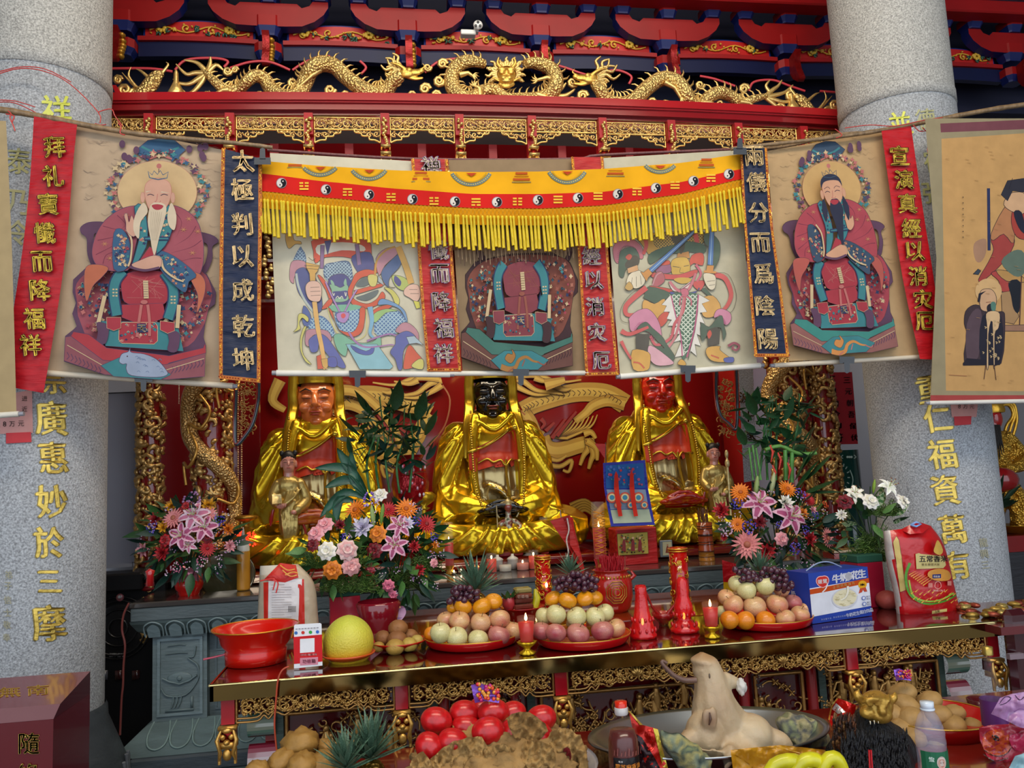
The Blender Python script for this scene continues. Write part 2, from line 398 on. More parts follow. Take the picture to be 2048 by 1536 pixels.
# ---------------- carving helpers ----------------
def vine(mb,fn,x0,x1,z0,z1,seed,r=.004,n=None,fl=True,col=None):
 """scrolling stem with curls and leaves inside a rectangle; fn(x,z,d)->3D"""
 q=random.Random(seed);H=z1-z0;W=x1-x0;n=n or max(2,round(W/H*1.1));st=[]
 for i in range(n*4+1):
  t=i/(n*4);st.append(fn(x0+W*(.02+.96*t),z0+H*(.5+.3*sin(t*n*pi)),0))
 mb.tube(st,r,5,col)
 for i in range(n):
  cx=x0+W*(i+.5)/n;sg=1 if i%2==0 else-1;cz=z0+H*(.5-sg*.04)
  L=[]
  for j in range(11):
   a=sg*(pi*.5+j*.55)+(.4 if sg>0 else-.4);rr=H*(.36-.028*j);L.append(fn(cx+cos(a)*rr*1.05,cz-sg*H*.05+sin(a)*rr,.003))
  mb.tube(L,[r*(1.25-.06*j)for j in range(11)],5,col)
  mb.ell(L[-1],(r*2,r*1.3,r*2),6,4,col=col)
  for j in range(5):
   a=q.uniform(0,2*pi);lx=cx+cos(a)*W/n*.42;lz=z0+H*(.5+.38*sin(a));d=q.uniform(0,2*pi);ll=H*q.uniform(.12,.2)
   p0=fn(lx,lz,.002);p1=fn(lx+cos(d)*ll*.5,lz+sin(d)*ll*.5,.008);p2=fn(lx+cos(d+.4)*ll,lz+sin(d+.4)*ll,.001)
   mb.tube([p0,p1,p2],[r*.5,r*1.9,r*.3],4,col)
 if fl:
  for i in range(max(1,n//2)):
   cx=x0+W*(i+.5)/max(1,n//2)+q.uniform(-.1,.1)*W/n;cz=z0+H*q.uniform(.4,.6)
   for j in range(6):
    a=j*pi/3;mb.tube([fn(cx,cz,.008),fn(cx+cos(a)*H*.1,cz+sin(a)*H*.1,.012),fn(cx+cos(a)*H*.19,cz+sin(a)*H*.19,.006)],[r*.7,r*1.7,r*.6],4,col)
   mb.ell(fn(cx,cz,.012),(r*1.6,)*3,6,4,col=col)
def curl(mb,p,s,fn,sg=1,r=.1,turns=1.6,col=None,a0=0):
 L=[];n=12
 for j in range(n+1):
  t=j/n;a=a0+sg*turns*2*pi*t;rr=s*(1-.8*t);L.append(fn(p[0]+cos(a)*rr,p[1]+sin(a)*rr,.004+.012*t))
 mb.tube(L,[s*r*(1.6-.7*j/n)*.00288 for j in range(n+1)],5,col)
 # ---------------- upper brackets ----------------
YB=5.2
zb_=lambda y:P(817,y,YB).z
zq=lambda y:P(817,y,5.06).z
RED,BLU='#8c1010','#101c54'
def box8(mb,X,Y,z0,z1,w_,d,c1,c2):
 """bracket block: red cap over a blue tapered foot with cut corners"""
 zm=z0+(z1-z0)*.45;k=w_*.18
 def ring(wd,dp,z,kk):hw,hd=wd/2,dp/2;return[(X+a,Y+b,z)for a,b in((-hw+kk,-hd),(hw-kk,-hd),(hw,-hd+kk),(hw,hd-kk),(hw-kk,hd),(-hw+kk,hd),(-hw,hd-kk),(-hw,-hd+kk))]
 rs=[(ring(w_*.72,d*.72,z0,k*.6),c2),(ring(w_*.75,d*.75,z0+(zm-z0)*.25,k*.6),c2),(ring(w_,d,zm,k),c2),(ring(w_,d,zm,k),c1),(ring(w_,d,z1,k),c1)]
 for(a,c_),(b,e)in zip(rs,rs[1:]):
  mb.add(a+b,[(i,(i+1)%8,8+(i+1)%8,8+i)for i in range(8)],e)
 mb.add(rs[0][0],[tuple(range(8))[::-1]],c2);mb.add(rs[-1][0],[tuple(range(8))],c1)
bk=thing('eave_brackets','tiers of red and blue bracket timbers above the gold dragon canopy','brackets',(.7,5.4,4.3))
MB('#0b0f2c').box((1.5,5.5,5.15),(9.4,.1,1.7)).build('backing_board','matte',bk,smooth=False)
MB(BLU).box((1.5,5.27,(zb_(74)+zb_(110))/2),(9.4,.1,zb_(66)-zb_(112))).build('beam','bracket',bk,smooth=False)
for z,yy,h in((zq(-14),4.98,.1),(zq(-60),4.9,.16)):
 MB('#8e1214').box((1.5,yy,z),(9.4,.14,h),b=.01).build('beam','bracket',bk,smooth=False)
for i in range(-1,8):
 X=-1.635+.906*i
 arch=lambda z0,z1,x:z0+(z1-z0)*sin(pi*max(0,min(1,(x-X-.1)/.71)))**.6
 if i<7:
  xs=[X+.08+.75*j/14 for j in range(15)]
  for(ya,yb,c_,y0,am)in((111,138,'#0a1238',5.19,.014),(102,110,'#8e1315',5.17,.01)):
   za,zc=zb_(ya),zb_(yb);up=[(x,za+am*sin(pi*j/14))for j,x in enumerate(xs)];dn=[(x,zc+am*.8*sin(pi*j/14))for j,x in enumerate(xs)]
   MB(c_).prism(up+dn[::-1],lambda x,z,k:V((x,y0-k,z)),.05).build('apron_board' if ya==112 else 'red_strip','bracket',bk,smooth=False)
  z0,z1=zb_(100),zb_(66);xs=[X+.115+.675*j/14 for j in range(15)]
  up=[(x,z1-.035+.04*sin(pi*j/14))for j,x in enumerate(xs)]
  g=0.012;fr=[(X+.1,z0-g),*[(x+(g if j>7 else-g if j<7 else 0),z+g)for j,(x,z)in enumerate(up)],(X+.805,z0-g)]
  MB('#16276a').prism(fr,lambda x,z,k:V((x,5.22-k,z)),.05).build('panel_border','bracket',bk,smooth=False)
  MB('#b01512').prism([(xs[0],z0)]+up+[(xs[-1],z0)],lambda x,z,k:V((x,5.168-k,z)),.006).build('panel','paint',bk,smooth=False)
  c=MB('#c99a2a');q=random.Random(i+9)
  vine(c,lambda x,z,d:V((x,5.155-d,z+.018*sin(pi*(x-X-.1)/.7))),X+.13,X+.775,z0+.012,z1-.035,i+3,.0056,4,col='#c8982c')
  for j in range(9 if i<3 or i>4 else 2):
   x=X+.15+.6*q.random();z=z0+.02+.07*q.random();a=q.uniform(0,6.3)
   for s in(-.5,.5):c.tube([V((x,5.148,z)),V((x+cos(a+s)*.02,5.14,z+sin(a+s)*.02)),V((x+cos(a+s*.6)*.036,5.15,z+sin(a+s*.6)*.036))],[.003,.0085,.002],4,'#1d4a38')
  for x in(X+.22,X+.64):
   for j in range(7):
    a=j*.9;c.ell((x+cos(a)*.02,5.142,z0+.065+sin(a)*.018),(.014,.008,.014),6,4,col='#c8a02c')
  c.build('carved_flowers','paint',bk)
 for(ya,yb,w_,yy)in((94,124,.17,5.12),(41,78,.17,5.05)):
  m=MB();box8(m,X-.01,5.12,zq(yb),zq(ya),w_,.14,RED,BLU);m.build('bracket_block','bracket',bk,smooth=False)
 zt,zo=zq(20),zq(62);Wd=.38
 o=[(-Wd,zt+.03),(-Wd+.0,zt-.01),(-Wd+.03,zt-.06),(-Wd+.09,zt-.11),(-Wd+.17,zo+.005),(-.1,zo),(.1,zo),(Wd-.17,zo+.005),(Wd-.09,zt-.11),(Wd-.03,zt-.06),(Wd,zt-.01),(Wd,zt+.03),(Wd-.1,zt+.03),(Wd-.12,zt),(Wd-.17,zt-.018),(Wd-.2,zt+.01),(-Wd+.2,zt+.01),(-Wd+.17,zt-.018),(-Wd+.12,zt),(-Wd+.1,zt+.03)]
 MB('#860f10').prism([(X+a,z)for a,z in o],lambda x,z,k:V((x,5.14-k,z)),.08,scol='#14205a').build('bracket_arm','bracket',bk,smooth=False)
 for dx in(-.33,0,.33):
  m=MB();box8(m,X+dx,5.1,zt+(.03 if dx else .01),zt+.12,.13,.16,RED,BLU);m.build('bracket_block','bracket',bk,smooth=False)
 m=MB('#8c1414');z=zb_(124);m.prism([(-.0,z+.03),(.0,z-.09),(.03,z-.14),(.09,z-.19),(.12,z-.17),(.08,z-.08),(.07,z+.0),(.1,z+.05)],lambda a,zz,k:V((X-.03+k,5.08-a*1.0-.03,zz)),.045)
 for j in range(6):m.ell((X+.02,5.02+.02*sin(j),z+.02-.03*j),(.022,.03,.018),6,5,col='#b8882c')
 m.build('bracket_nose','goldpaint',bk)
t=thing('security_camera','small round white camera on a white box above the frieze','camera',P(945,66,4.98))
MB('#d8d8d4').ell(P(956,50,4.93),(.032,.02,.032),14,10).build('camera_head','plastic',t)
m=MB('#333333')
for a in(0,2.1,4.2):m.lathe([(.009,0),(.008,-.004),(0,-.004)],P(956+5*sin(a),49-5*cos(a),4.908),10,rot=(R(-90),0,0))
m.build('lens_ring','plastic',t)
MB('#cfcfc8').box(P(936,68,4.98),(.1,.06,.035),b=.005).box(P(952,62,4.98),(.03,.04,.03)).build('junction_box','plastic',t,smooth=False)
# ---------------- canopy ----------------
YC=4.6;XA,XB=-1.62,3.0
az=lambda X:.045*(1-((X-.7)/2.3)**2)-.01
zc=lambda y:P(970,y+10,YC).z-.035
cp=thing('canopy','red lacquered canopy beam with gilt openwork lattice hanging above the banners','canopy',(.7,YC,3.5))
def bar(mb,x0,x1,y0,y1,z0,z1,n=16,col=None,az_=az):
 vs=[]
 for i in range(n+1):
  x=x0+(x1-x0)*i/n;a=az_(x);vs+=[V((x,y0,z0+a)),V((x,y0,z1+a)),V((x,y1,z1+a)),V((x,y1,z0+a))]
 fs=[(4*i+k,4*i+(k+1)%4,4*i+4+(k+1)%4,4*i+4+k)for i in range(n)for k in range(4)]+[(0,1,2,3),(4*n+3,4*n+2,4*n+1,4*n)]
 mb.add(vs,fs,col)
b=MB('#a3141c');bar(b,XA,XB,4.5,4.72,3.79,3.835);bar(b,XA,XB,4.53,4.7,3.745,3.79,col='#8e1018');bar(b,XA,XB,4.515,4.7,3.782,3.79,col='#b8242c');bar(b,XA,XB,4.56,4.68,3.725,3.745,col='#6d0e12')
b.build('main_beam','lacquer',cp,smooth=False)
b=MB('#7c1016');bar(b,XA,XB,4.95,5.05,3.50,3.72);b.build('rear_beam','lacquer',cp,smooth=False)
b=MB('#1c0508');bar(b,XA,XB,5.3,5.36,3.3,4.2);b.build('rear_board','matte',cp,smooth=False)
posts=[-1.315+.4385*i for i in range(10)]
posts=[x for x in posts if x<2.98]
for i,X in enumerate(posts):
 a=az(X);b=MB('#a3141c');b.box((X,4.56,3.66+a),(.05,.06,.13));b.box((X,4.6,3.5+a),(.05,.06,.2));b.build('post','bracket',cp,smooth=False)
 g=MB('#e0bc74');q=random.Random(i)
 for z in range(14):
  zz=3.685-.013*z+a;g.ell((X+q.uniform(-.012,.012),4.52,zz),(q.uniform(.008,.016),.014,.01),6,4,rot=(0,q.uniform(0,3),0))
 g.box((X,4.53,3.47+a),(.06,.07,.014)).box((X,4.53,3.515+a),(.056,.06,.012)).box((X,4.545,3.49+a),(.04,.05,.05),col='#8c1212')
 for sx in(-1,1):g.ell((X+sx*.012,4.505,3.432+a),(.008,.01,.009),6,5);g.tube([(X+sx*.024,4.51,3.46+a),(X+sx*.028,4.5,3.42+a),(X+sx*.018,4.51,3.395+a)],[.005,.008,.004],5)
 g.box((X,4.53,3.425+a),(.045,.06,.055),b=.01);g.ell((X,4.5,3.41+a),(.012,.01,.01),6,5)
 g.build('gilt_pendant','gold',cp)
def lattice(x0,x1,zt,zb,Y,seed,name='lattice_panel'):
 a=az((x0+x1)/2);fr=MB('#ecca78')
 for(p,q_)in(((x0,zt),(x1,zt)),((x0,zb),(x1,zb)),((x0,zt),(x0,zb)),((x1,zt),(x1,zb))):
  fr.tube([V((p[0],Y,p[1]+a)),V((q_[0],Y,q_[1]+a))],.0055,4)
 o=fr.build('panel_frame','gold',cp)
 m=MB('#deba74');vine(m,lambda x,z,d:V((x,Y-d,z+a)),x0,x1,zb,zt,seed,.0042,5);vine(m,lambda x,z,d:V((x,Y+.006-d,z+a)),x0,x1,zb,(zb+zt)/2,seed+50,.003,9,False);vine(m,lambda x,z,d:V((x,Y+.006-d,z+a)),x0,x1,(zb+zt)/2,zt,seed+60,.003,9,False);m.build(name,'gold',cp)
def spandrel(x0,sg,w_,h,Y,zt,seed):
 a=az(x0);o=[(0,0),(w_,0),(w_*.97,-h*.18),(w_*.75,-h*.25),(w_*.7,-h*.45),(w_*.45,-h*.5),(w_*.42,-h*.75),(w_*.2,-h*.8),(.0,-h)]
 m=MB('#ecca78');pp=[V((x0+sg*x,Y,zt+z+a))for x,z in spl(o[1:],False,3)];m.tube(pp,.0055,4);m.tube([V((x0,Y,zt+a)),V((x0,Y,zt-h+a))],.005,4);m.build('spandrel_rim','gold',cp)
 m=MB('#deba74');vine(m,lambda x,z,d:V((x,Y-d,z+a)),*(sorted((x0,x0+sg*w_*.55))),zt-h*.65,zt-.005,seed,.0036,2,fl=False);vine(m,lambda x,z,d:V((x,Y-d,z+a)),*(sorted((x0+sg*w_*.5,x0+sg*w_*.95))),zt-h*.28,zt-.003,seed+5,.003,2,fl=False)
 m.build('spandrel','gold',cp)
for i in range(-1,len(posts)):
 x0=posts[i]+.03 if i>=0 else XA+.02;x1=posts[i+1]-.03 if i+1<len(posts)else XB-.02
 if x1-x0<.1:continue
 lattice(x0,x1,3.718,3.645,4.58,i)
 if i>=0:spandrel(x0,1,.15,.075,4.58,3.64,i)
 if i+1<len(posts):spandrel(x1,-1,.15,.075,4.58,3.64,i+20)
for i in range(len(posts)-1):
 xm=(posts[i]+posts[i+1])/2;a=az(xm)
 MB('#93141c').box((xm,4.75,3.5+a),(.05,.06,.24)).build('rear_post','bracket',cp,smooth=False)
 g=MB('#deba74')
 for z in range(6):g.ell((xm,4.7,3.42-.016*z+a),(.02,.014,.011),6,4,rot=(0,z,0))
 g.build('gilt_pendant','gold',cp)
 for sg in(-1,1):
  x0,x1=sorted((xm+sg*.03,xm+sg*.165));lattice(x0,x1,3.49,3.40,4.74,i*7+sg);
  # ---------------- dragons on the beam ----------------
fd=lambda x,y,d:P(x,y,YC-d)
PXM=.00288
def dragon(name,label,body,rad,head,face,tail_at,seed,fins=1,flames=None):
 q=random.Random(seed);t=thing(name,label,'carving',P(body[0][0],200,YC))
 L=spl([(*p,r_*1.18)for p,r_ in zip(body,rad)],False,5)
 MB('#e0bc74').tube([fd(x,y,.02+.02*sin(i*.35))for i,(x,y,r_)in enumerate(L)],[r_*PXM for x,y,r_ in L],12).build('body','goldsc',t)
 m=MB('#dcb870')
 for i in range(2,len(L)-1,2):
  x,y,r_=L[i];dx,dy=L[i+1][0]-L[i-1][0],L[i+1][1]-L[i-1][1];l=math.hypot(dx,dy)or 1;nx,ny=dy/l,-dx/l
  if ny>0:nx,ny=-nx,-ny
  m.tube([fd(x+nx*r_*.8,y+ny*r_*.8,.02),fd(x+nx*(r_+6)+dx/l*2,y+ny*(r_+6)+dy/l*2,.02),fd(x+nx*(r_+11)+dx/l*7,y+ny*(r_+11)+dy/l*7,.015)],[.009,.006,.001],4)
 m.build('dorsal_fins','gold',t)
 m=MB('#dcb870')
 for(p)in(flames or[]):
  S_=spl(p,False,4);n=len(S_);m.tube([fd(x,y,.015)for x,y in S_],[max(.003,.019*(1-i/n)**.6)for i in range(n)],6,flat=.6)
 if flames:m.build('tail_flames','gold',t)
 hx,hy,s=head;m=MB('#e0b256')
 if face:
  g=face;pr=[('e',(0,0,0),(11,7,8)),('e',(12,0,1),(10,5,5)),('e',(20,0,3),(5,5,4)),('t',[(2,0,-5),(12,0,-8),(22,0,-7)],[4,3,2]),('e',(3,-5,5),(4,3,3.4)),('t',[(18,-2,5),(25,-4,9),(22,-4,14)],[1.6,1.3,.7]),('t',[(-3,-3,6),(-12,-4,12),(-24,-3,15)],[2.6,2,1])]
 else:
  g=1;pr=[('e',(0,0,0),(13,9,11)),('e',(0,-8,-6),(9,7,6)),('e',(-4,-13,-3),(3.4,3,3)),('e',(4,-13,-3),(3.4,3,3)),('t',[(-9,-4,-12),(0,-9,-15),(9,-4,-12)],[3,3.4,3])]
  for sg in(-1,1):pr+=[('e',(sg*6,-8,4),(4.4,4,3.4)),('t',[(sg*6,-3,9),(sg*12,-3,16),(sg*10,-3,24)],[3,2,1]),('t',[(sg*2,-9,8),(sg*8,-9,9),(sg*13,-6,7)],[1.8,2.2,1.2]),('t',[(sg*9,-7,-8),(sg*18,-6,-4),(sg*24,-4,-9)],[1.8,1.4,.6])]
 vs,fs=blob([(p[0],p[1],p[2],*(p[3:]))for p in pr],1.1,1)
 m.add([fd(hx+g*v.x*s,hy-v.z*s,.03-v.y*s*PXM)for v in vs],fs);m.build('head','gold',t)
 m=MB('#dcb870')
 for i in range(13 if face else 22):
  if face:
   a=pi*(.62+.72*i/12)if face>0 else pi*(.38-.72*i/12);ln=q.uniform(24,42)if i<7 else q.uniform(12,22);x0,y0=hx-face*6*s+cos(a)*6,hy-sin(a)*7
  else:a=-.5+4.15*i/21;ln=q.uniform(13,22);x0,y0=hx+cos(a)*13*s,hy-sin(a)*11*s
  b2=.35*(-1)**i;pp=spl([(x0,y0),(x0+cos(a)*ln*.45,y0-sin(a)*ln*.4-2),(x0+cos(a+b2)*ln*.8,y0-sin(a+b2)*ln*.8),(x0+cos(a+b2*.3)*ln*1.15,y0-sin(a+b2*.3)*ln*1.1)],False,3)
  m.tube([fd(x,y,.025)for x,y in pp],[.013*(1-k/len(pp))**.6+.002 for k in range(len(pp))],5)
 m.build('mane','gold',t)
 m=MB('#dcb870')
 for(lx,ly,ex,ey)in tail_at:
  m.tube([fd(lx,ly,.04),fd((lx+ex)/2+4,(ly+ey)/2-5,.05),fd(ex,ey,.045)],[.02,.013,.01],7)
  for k in range(4):
   a=math.atan2(ey-ly,ex-lx)+(k-1.5)*.55;m.tube([fd(ex,ey,.045),fd(ex+cos(a)*8,ey+sin(a)*8,.055),fd(ex+cos(a+.3)*14,ey+sin(a+.3)*14,.04)],[.008,.006,.001],5)
 m.build('clawed_legs','gold',t)
 return t
def flm(x,y,L):return[[(x,y),*p]for p in L]
dragon('dragon_carving','long gold dragon carving facing right along the left half of the beam',pts('411,144 431,164 454,181 478,178 492,165 509,152 529,158 545,181 572,193 597,188 612,160 620,142 640,128 668,132 692,154 722,176 748,187 772,182 785,164 800,152'),[5,8,10,10,10,11,12,13,12,13,14,14,14,14,14,14,14,13,12,11],(814,146,1.4),1,[(455,180,428,190),(640,140,600,172),(735,180,700,196),(560,178,532,196)],3,flames=flm(414,146,[pts('402,132 390,124 368,120'),pts('420,128 421,114'),pts('390,146 372,148 352,128'),pts('396,158 378,168 358,166 346,158'),pts('402,166 388,182 374,188 366,180'),pts('432,130 446,140')]))
dragon('dragon_carving','coiled gold dragon carving facing forward at the centre of the beam',pts('968,128 940,122 915,132 903,158 912,186 940,198 962,184 990,180 1012,198 1045,200 1080,198 1104,184 1112,160 1100,136 1070,126 1050,128'),[8,11,13,14,14,13,12,12,12,13,14,14,14,13,11,8],(1013,150,1.5),0,[(920,150,945,152),(1106,160,1075,160),(960,190,950,172),(1075,190,1096,205)],4,flames=flm(1095,190,[pts('1120,180 1132,166'),pts('1125,192 1140,186 1150,178'),pts('1120,202 1140,204'),pts('1110,205 1128,212')]))
dragon('dragon_carving','long gold dragon carving facing left along the right half of the beam',pts('1532,192 1505,199 1485,206 1461,192 1437,185 1416,196 1399,213 1382,206 1368,182 1350,162 1322,158 1292,178 1267,202 1238,209 1212,200 1202,182 1190,168'),[5,8,10,11,12,12,13,13,14,14,14,14,14,14,13,12,10],(1180,157,1.4),-1,[(1480,204,1510,218),(1330,165,1362,196),(1255,205,1288,214),(1400,206,1435,214)],5,flames=flm(1530,194,[pts('1545,180 1556,172 1564,160'),pts('1552,190 1570,184 1586,170'),pts('1550,200 1572,204 1600,196'),pts('1545,206 1560,216 1590,216'),pts('1540,186 1532,172 1540,160')]))
def fish(label,x,y,s,g):
 t=thing('fish_carving',label,'carving',P(x,y+30,YC))
 L=spl([(x-g*28*s,y+30*s,12*s),(x-g*14*s,y+24*s,14*s),(x,y+8*s,15*s),(x+g*12*s,y-8*s,12*s),(x+g*24*s,y-14*s,6*s)],False,4)
 MB('#e0bc74').tube([fd(a,b,.03)for a,b,r_ in L],[r_*PXM for a,b,r_ in L],10,flat=.7).build('body','goldsc',t)
 m=MB('#dcb870')
 for p in([(x-g*5*s,y-5*s),(x-g*20*s,y-18*s),(x-g*30*s,y-22*s)],[(x+g*20*s,y-12*s),(x+g*34*s,y-30*s),(x+g*30*s,y-36*s)],[(x-g*20*s,y+20*s),(x-g*40*s,y+5*s),(x-g*58*s,y-15*s)],[(x-g*30*s,y+14*s),(x-g*45*s,y-8*s),(x-g*40*s,y-26*s)]):
  m.tube([fd(a,b,.02)for a,b in spl(p,False,3)],[.012,.011,.009,.008,.006,.003,.002],5,flat=.6)
 m.lathe([(.014,0),(.012,.006),(.004,.009),(0,.009)],fd(x+g*10*s,y-3*s,.05),10,rot=(R(90),0,0));m.build('fins','gold',t)
fish('gold fish carving leaping beside the left granite column',302,160,1.0,1)
fish('gold fish carving leaping beside the right granite column',1612,205,.9,-1)
def rocks(label,xs,y0):
 t=thing('wave_carving',label,'carving',P(xs[0][0],195,YC));m=MB('#dcb870')
 for(x,y,s,g)in xs:m=MB('#dcb870');curl(m,(x,y),s,fd,g,.3);m.build('cloud_scroll','gold',t)
 return t
t=rocks('gold wave and cloud scrolls along the left of the canopy beam',[(250,180,14,1),(236,160,9,-1),(268,186,9,-1),(345,190,8,1),(455,142,9,1),(470,140,7,-1),(520,190,9,1),(585,165,10,1),(592,188,9,-1),(660,180,11,1),(690,190,8,-1),(415,190,9,1)],0)
m=MB('#dcb870');m.lathe([(.035,-.0),(.05,.02),(.03,.06),(.014,.1),(.012,.15),(.005,.17)],P(352,196,4.58),12,fl=(6,.12));m.build('peak','gold',t)
MB('#a8141c').prism([(224,170),(232,170),(250,197),(236,199)],lambda x,y,k:P(x,y,4.6-k),.06).build('end_board','lacquer',t,smooth=False)
rocks('gold cloud scrolls between the left and centre dragon carvings',[(855,135,8,1),(885,128,10,-1),(878,162,11,1),(850,178,11,-1),(825,190,10,1),(872,190,9,-1)],0)
t=rocks('gold cloud scrolls between the centre and right dragon carvings',[(1145,165,10,1),(1165,192,11,-1),(1145,200,8,1),(1180,205,8,-1),(1305,205,12,1),(1330,210,9,-1),(1400,170,9,1),(1488,178,10,-1),(1440,208,9,1)],0)
t=rocks('gold wave scrolls and peak beside the right granite column',[(1582,190,12,1),(1560,216,9,-1),(1625,225,9,1),(1670,210,12,1),(1655,222,9,-1)],0)
m=MB('#dcb870');m.lathe([(.035,-.0),(.05,.02),(.03,.06),(.014,.09),(.012,.12),(.005,.14)],P(1586,228,4.58),12,fl=(6,.12));m.build('peak','gold',t)
MB('#a8141c').prism([(1668,232),(1684,186),(1690,188),(1680,234)],lambda x,y,k:P(x,y,4.6-k),.06).build('end_board','lacquer',t,smooth=False)
t=thing('red_rail','pink-red wavy rail running behind the gold dragons on the beam','rail',P(960,130,4.7))
for L in('224,137 300,137 345,143','350,140 372,120 425,116 455,122 448,134','460,136 500,124 540,124 580,140','585,140 615,122 660,112','720,122 732,135 722,148','850,145 880,122 930,116','1080,120 1130,135 1180,150 1230,140 1262,152 1258,168','1400,152 1430,158 1470,172','1498,182 1508,164 1545,160 1580,172 1610,182','1640,182 1690,186'):
 MB('#b8343c').tube([P(x,y,4.7)for x,y in spl(pts(L),False,5)],.009,5,flat=.6).build('rail_segment','paint',t)
 # ---------------- hanging scrolls and banners ----------------
def lerp(a,b,t):return(a[0]+(b[0]-a[0])*t,a[1]+(b[1]-a[1])*t)
def along(L,t):
 f=t*(len(L)-1);i=min(len(L)-2,int(f));return lerp(L[i],L[i+1],f-i)
def clothgrid(Lf,Rt,Y,nu,nv,amp,seed,col,colfn=None,thick=0):
 """cloth between two hanging edges (photo pixels on its own plane), rumpled by amp metres"""
 Lf,Rt=spl(Lf,False,4),spl(Rt,False,4);mb=MB(col);vs=[]
 for j in range(nv+1):
  for i in range(nu+1):
   p=lerp(along(Lf,j/nv),along(Rt,j/nv),i/nu);d=amp*(noise.noise(V((p[0]*.018+seed*7,p[1]*.03,seed)))+.4*noise.noise(V((p[0]*.05,p[1]*.09,seed+3))))if amp else 0
   vs.append(P(p[0],p[1],Y+d))
 n=len(mb.v);mb.v+=vs
 for j in range(nv):
  for i in range(nu):
   a=j*(nu+1)+i;mb.f.append([a,a+1,a+nu+2,a+nu+1]);mb.c.append(C(colfn((i+.5)/nu,(j+.5)/nv))if colfn else mb.col)
 return mb
def banner(label,Lf,Rt,Y,chars,size,base,ink,edge=None,border=False,seed=1,cat='banner',sx=.95):
 t=thing('text_banner',label,cat,P(*Lf[0],Y));
 cf=None
 if border:cf=lambda u,v:'#b5641c' if(u<.09 or u>.91 or v>.978)else base
 g=clothgrid(Lf,Rt,Y,22,90 if border else 60,.008,seed,base,cf);g.build('cloth','satin',t)
 if border:
  q=random.Random(seed);m=MB();S=Surf(plane(Y-.0125),m);L_,R_=spl(Lf,False,4),spl(Rt,False,4)
  for j in range(150):
   for e in(.045,.955):
    p=lerp(along(L_,j/150),along(R_,j/150),e+q.uniform(-.025,.025));S.circ(p[0],p[1],q.uniform(.7,1.7),q.choice(['#e0a52c','#7a2415','#d98a20','#e8b93c']),n=5)
  for i in range(16):
   p=lerp(L_[-1],R_[-1],i/15);S.circ(p[0],p[1]-4,1.6,q.choice(['#e0a52c','#7a2415']),n=5)
  m.build('border_pattern','print',t,smooth=False)
 for ch,x,y in chars:
  S=Surf(plane(Y-.013),step=.0012);S.text(ch,x,y,size,ink,.028,0,sx,edge,-.1,.035);S.mb.build('embroidered_character','paint' if seed>5 else 'goldpaint',t,smooth=False)
 return t
def ch_(s,p):return[(c,*q)for c,q in zip(s,pts(p))]
def pole(label,p0,p1,Y,r0,r1,seed):
 t=thing('bamboo_pole',label,'pole',P(*p0,Y));m=MB('#8a7152');a,b=P(*p0,Y),P(*p1,Y);n=44;L=[];rr=[]
 for i in range(n+1):
  k=i/n;p=a.lerp(b,k);p.z+=.012*sin(k*7+seed);L.append(p);rr.append((r0*(1-k)+r1*k)*(1.16 if i%6==0 else 1))
 m.tube(L,rr,10);m.build('cane','wood',t);return t
YP=3.72
pole('long bamboo pole sloping over the old-man scroll from the left column',(-60,216),(545,300),YP,.015,.009,1)
pole('long bamboo pole sloping up past the right column',(1462,302),(2110,204),YP,.009,.014,2)
pole('short thin bamboo pole crossing in front of the right column',(1500,298),(1760,262),YP+.05,.007,.008,3)
def string(label,Ls,Y,m='plastic',col='#c23a34',r=.0025,name='red_string',cat='string'):
 t=thing(name,label,cat,P(*Ls[0][0],Y))
 for L in Ls:MB(col).tube([P(x,y,Y)for x,y in spl(L,False,4)],r,5).build('strand',m,t)
 return t
string('red plastic string wound round the left column above the banners',[pts('-10,150 40,137 90,143 140,168 196,224 200,246'),pts('-10,146 40,134 90,138 142,164'),pts('-10,200 30,202 70,214'),pts('196,224 222,218 230,232 245,252'),pts('-10,205 30,206 85,232'),pts('190,247 202,250 212,249')],3.80)
string('red string knots tying the far-left end of the bamboo pole',[pts('16,222 22,228 20,236 26,250 30,262'),pts('12,228 28,232 24,244'),pts('236,246 242,254 240,266 250,270')],3.69,r=.003)
string('red string tied round bamboo and right column',[pts('1690,256 1740,250 1790,252 1850,240 1885,235'),pts('1670,258 1684,270 1672,276'),pts('1826,250 1838,262 1850,262'),pts('1845,255 1860,275 1855,300 1866,330')],3.68,r=.0025)
RS='#b0121f'
banner('red satin banner with gold characters at far left, beside the old-man scroll',pts('68,228 60,360 45,500 24,640 8,772'),pts('155,243 146,330 134,480 112,640 87,786'),3.71,ch_('拜礼寶懺而降福祥','109,294 106,352 96,408 89,466 84,523 80,580 68,637 61,690'),42,RS,'#d8b43c','#4a1712',seed=2)
banner('dark blue satin banner with orange border, hanging left of the yellow fringed valance',pts('443,296 440,450 438,600 438,757'),pts('524,318 524,450 522,600 521,766'),3.69,ch_('太極判以成乾坤','486,322 484,379 484,448 485,512 485,580 487,652 486,718'),44,'#0e1c3c','#d3b27c',None,True,3)
banner('dark blue satin banner with orange border, hanging right of the yellow fringed valance',pts('1480,296 1487,430 1498,570 1509,714'),pts('1534,296 1543,430 1562,570 1579,714'),3.69,ch_('兩儀分而爲陰陽','1508,312 1513,364 1517,425 1521,485 1527,547 1530,611 1536,678'),40,'#0e1c3c','#d3b27c',None,True,4)
banner('red satin banner with gold characters hanging across the right column',pts('1763,262 1785,420 1806,560 1840,718'),pts('1822,252 1846,420 1868,560 1890,720'),3.70,ch_('宣演真經以消灾厄','1799,311 1808,359 1815,407 1823,456 1830,502 1836,552 1846,598 1850,642'),38,'#b8101a','#d8b43c','#5a1b12',seed=5)
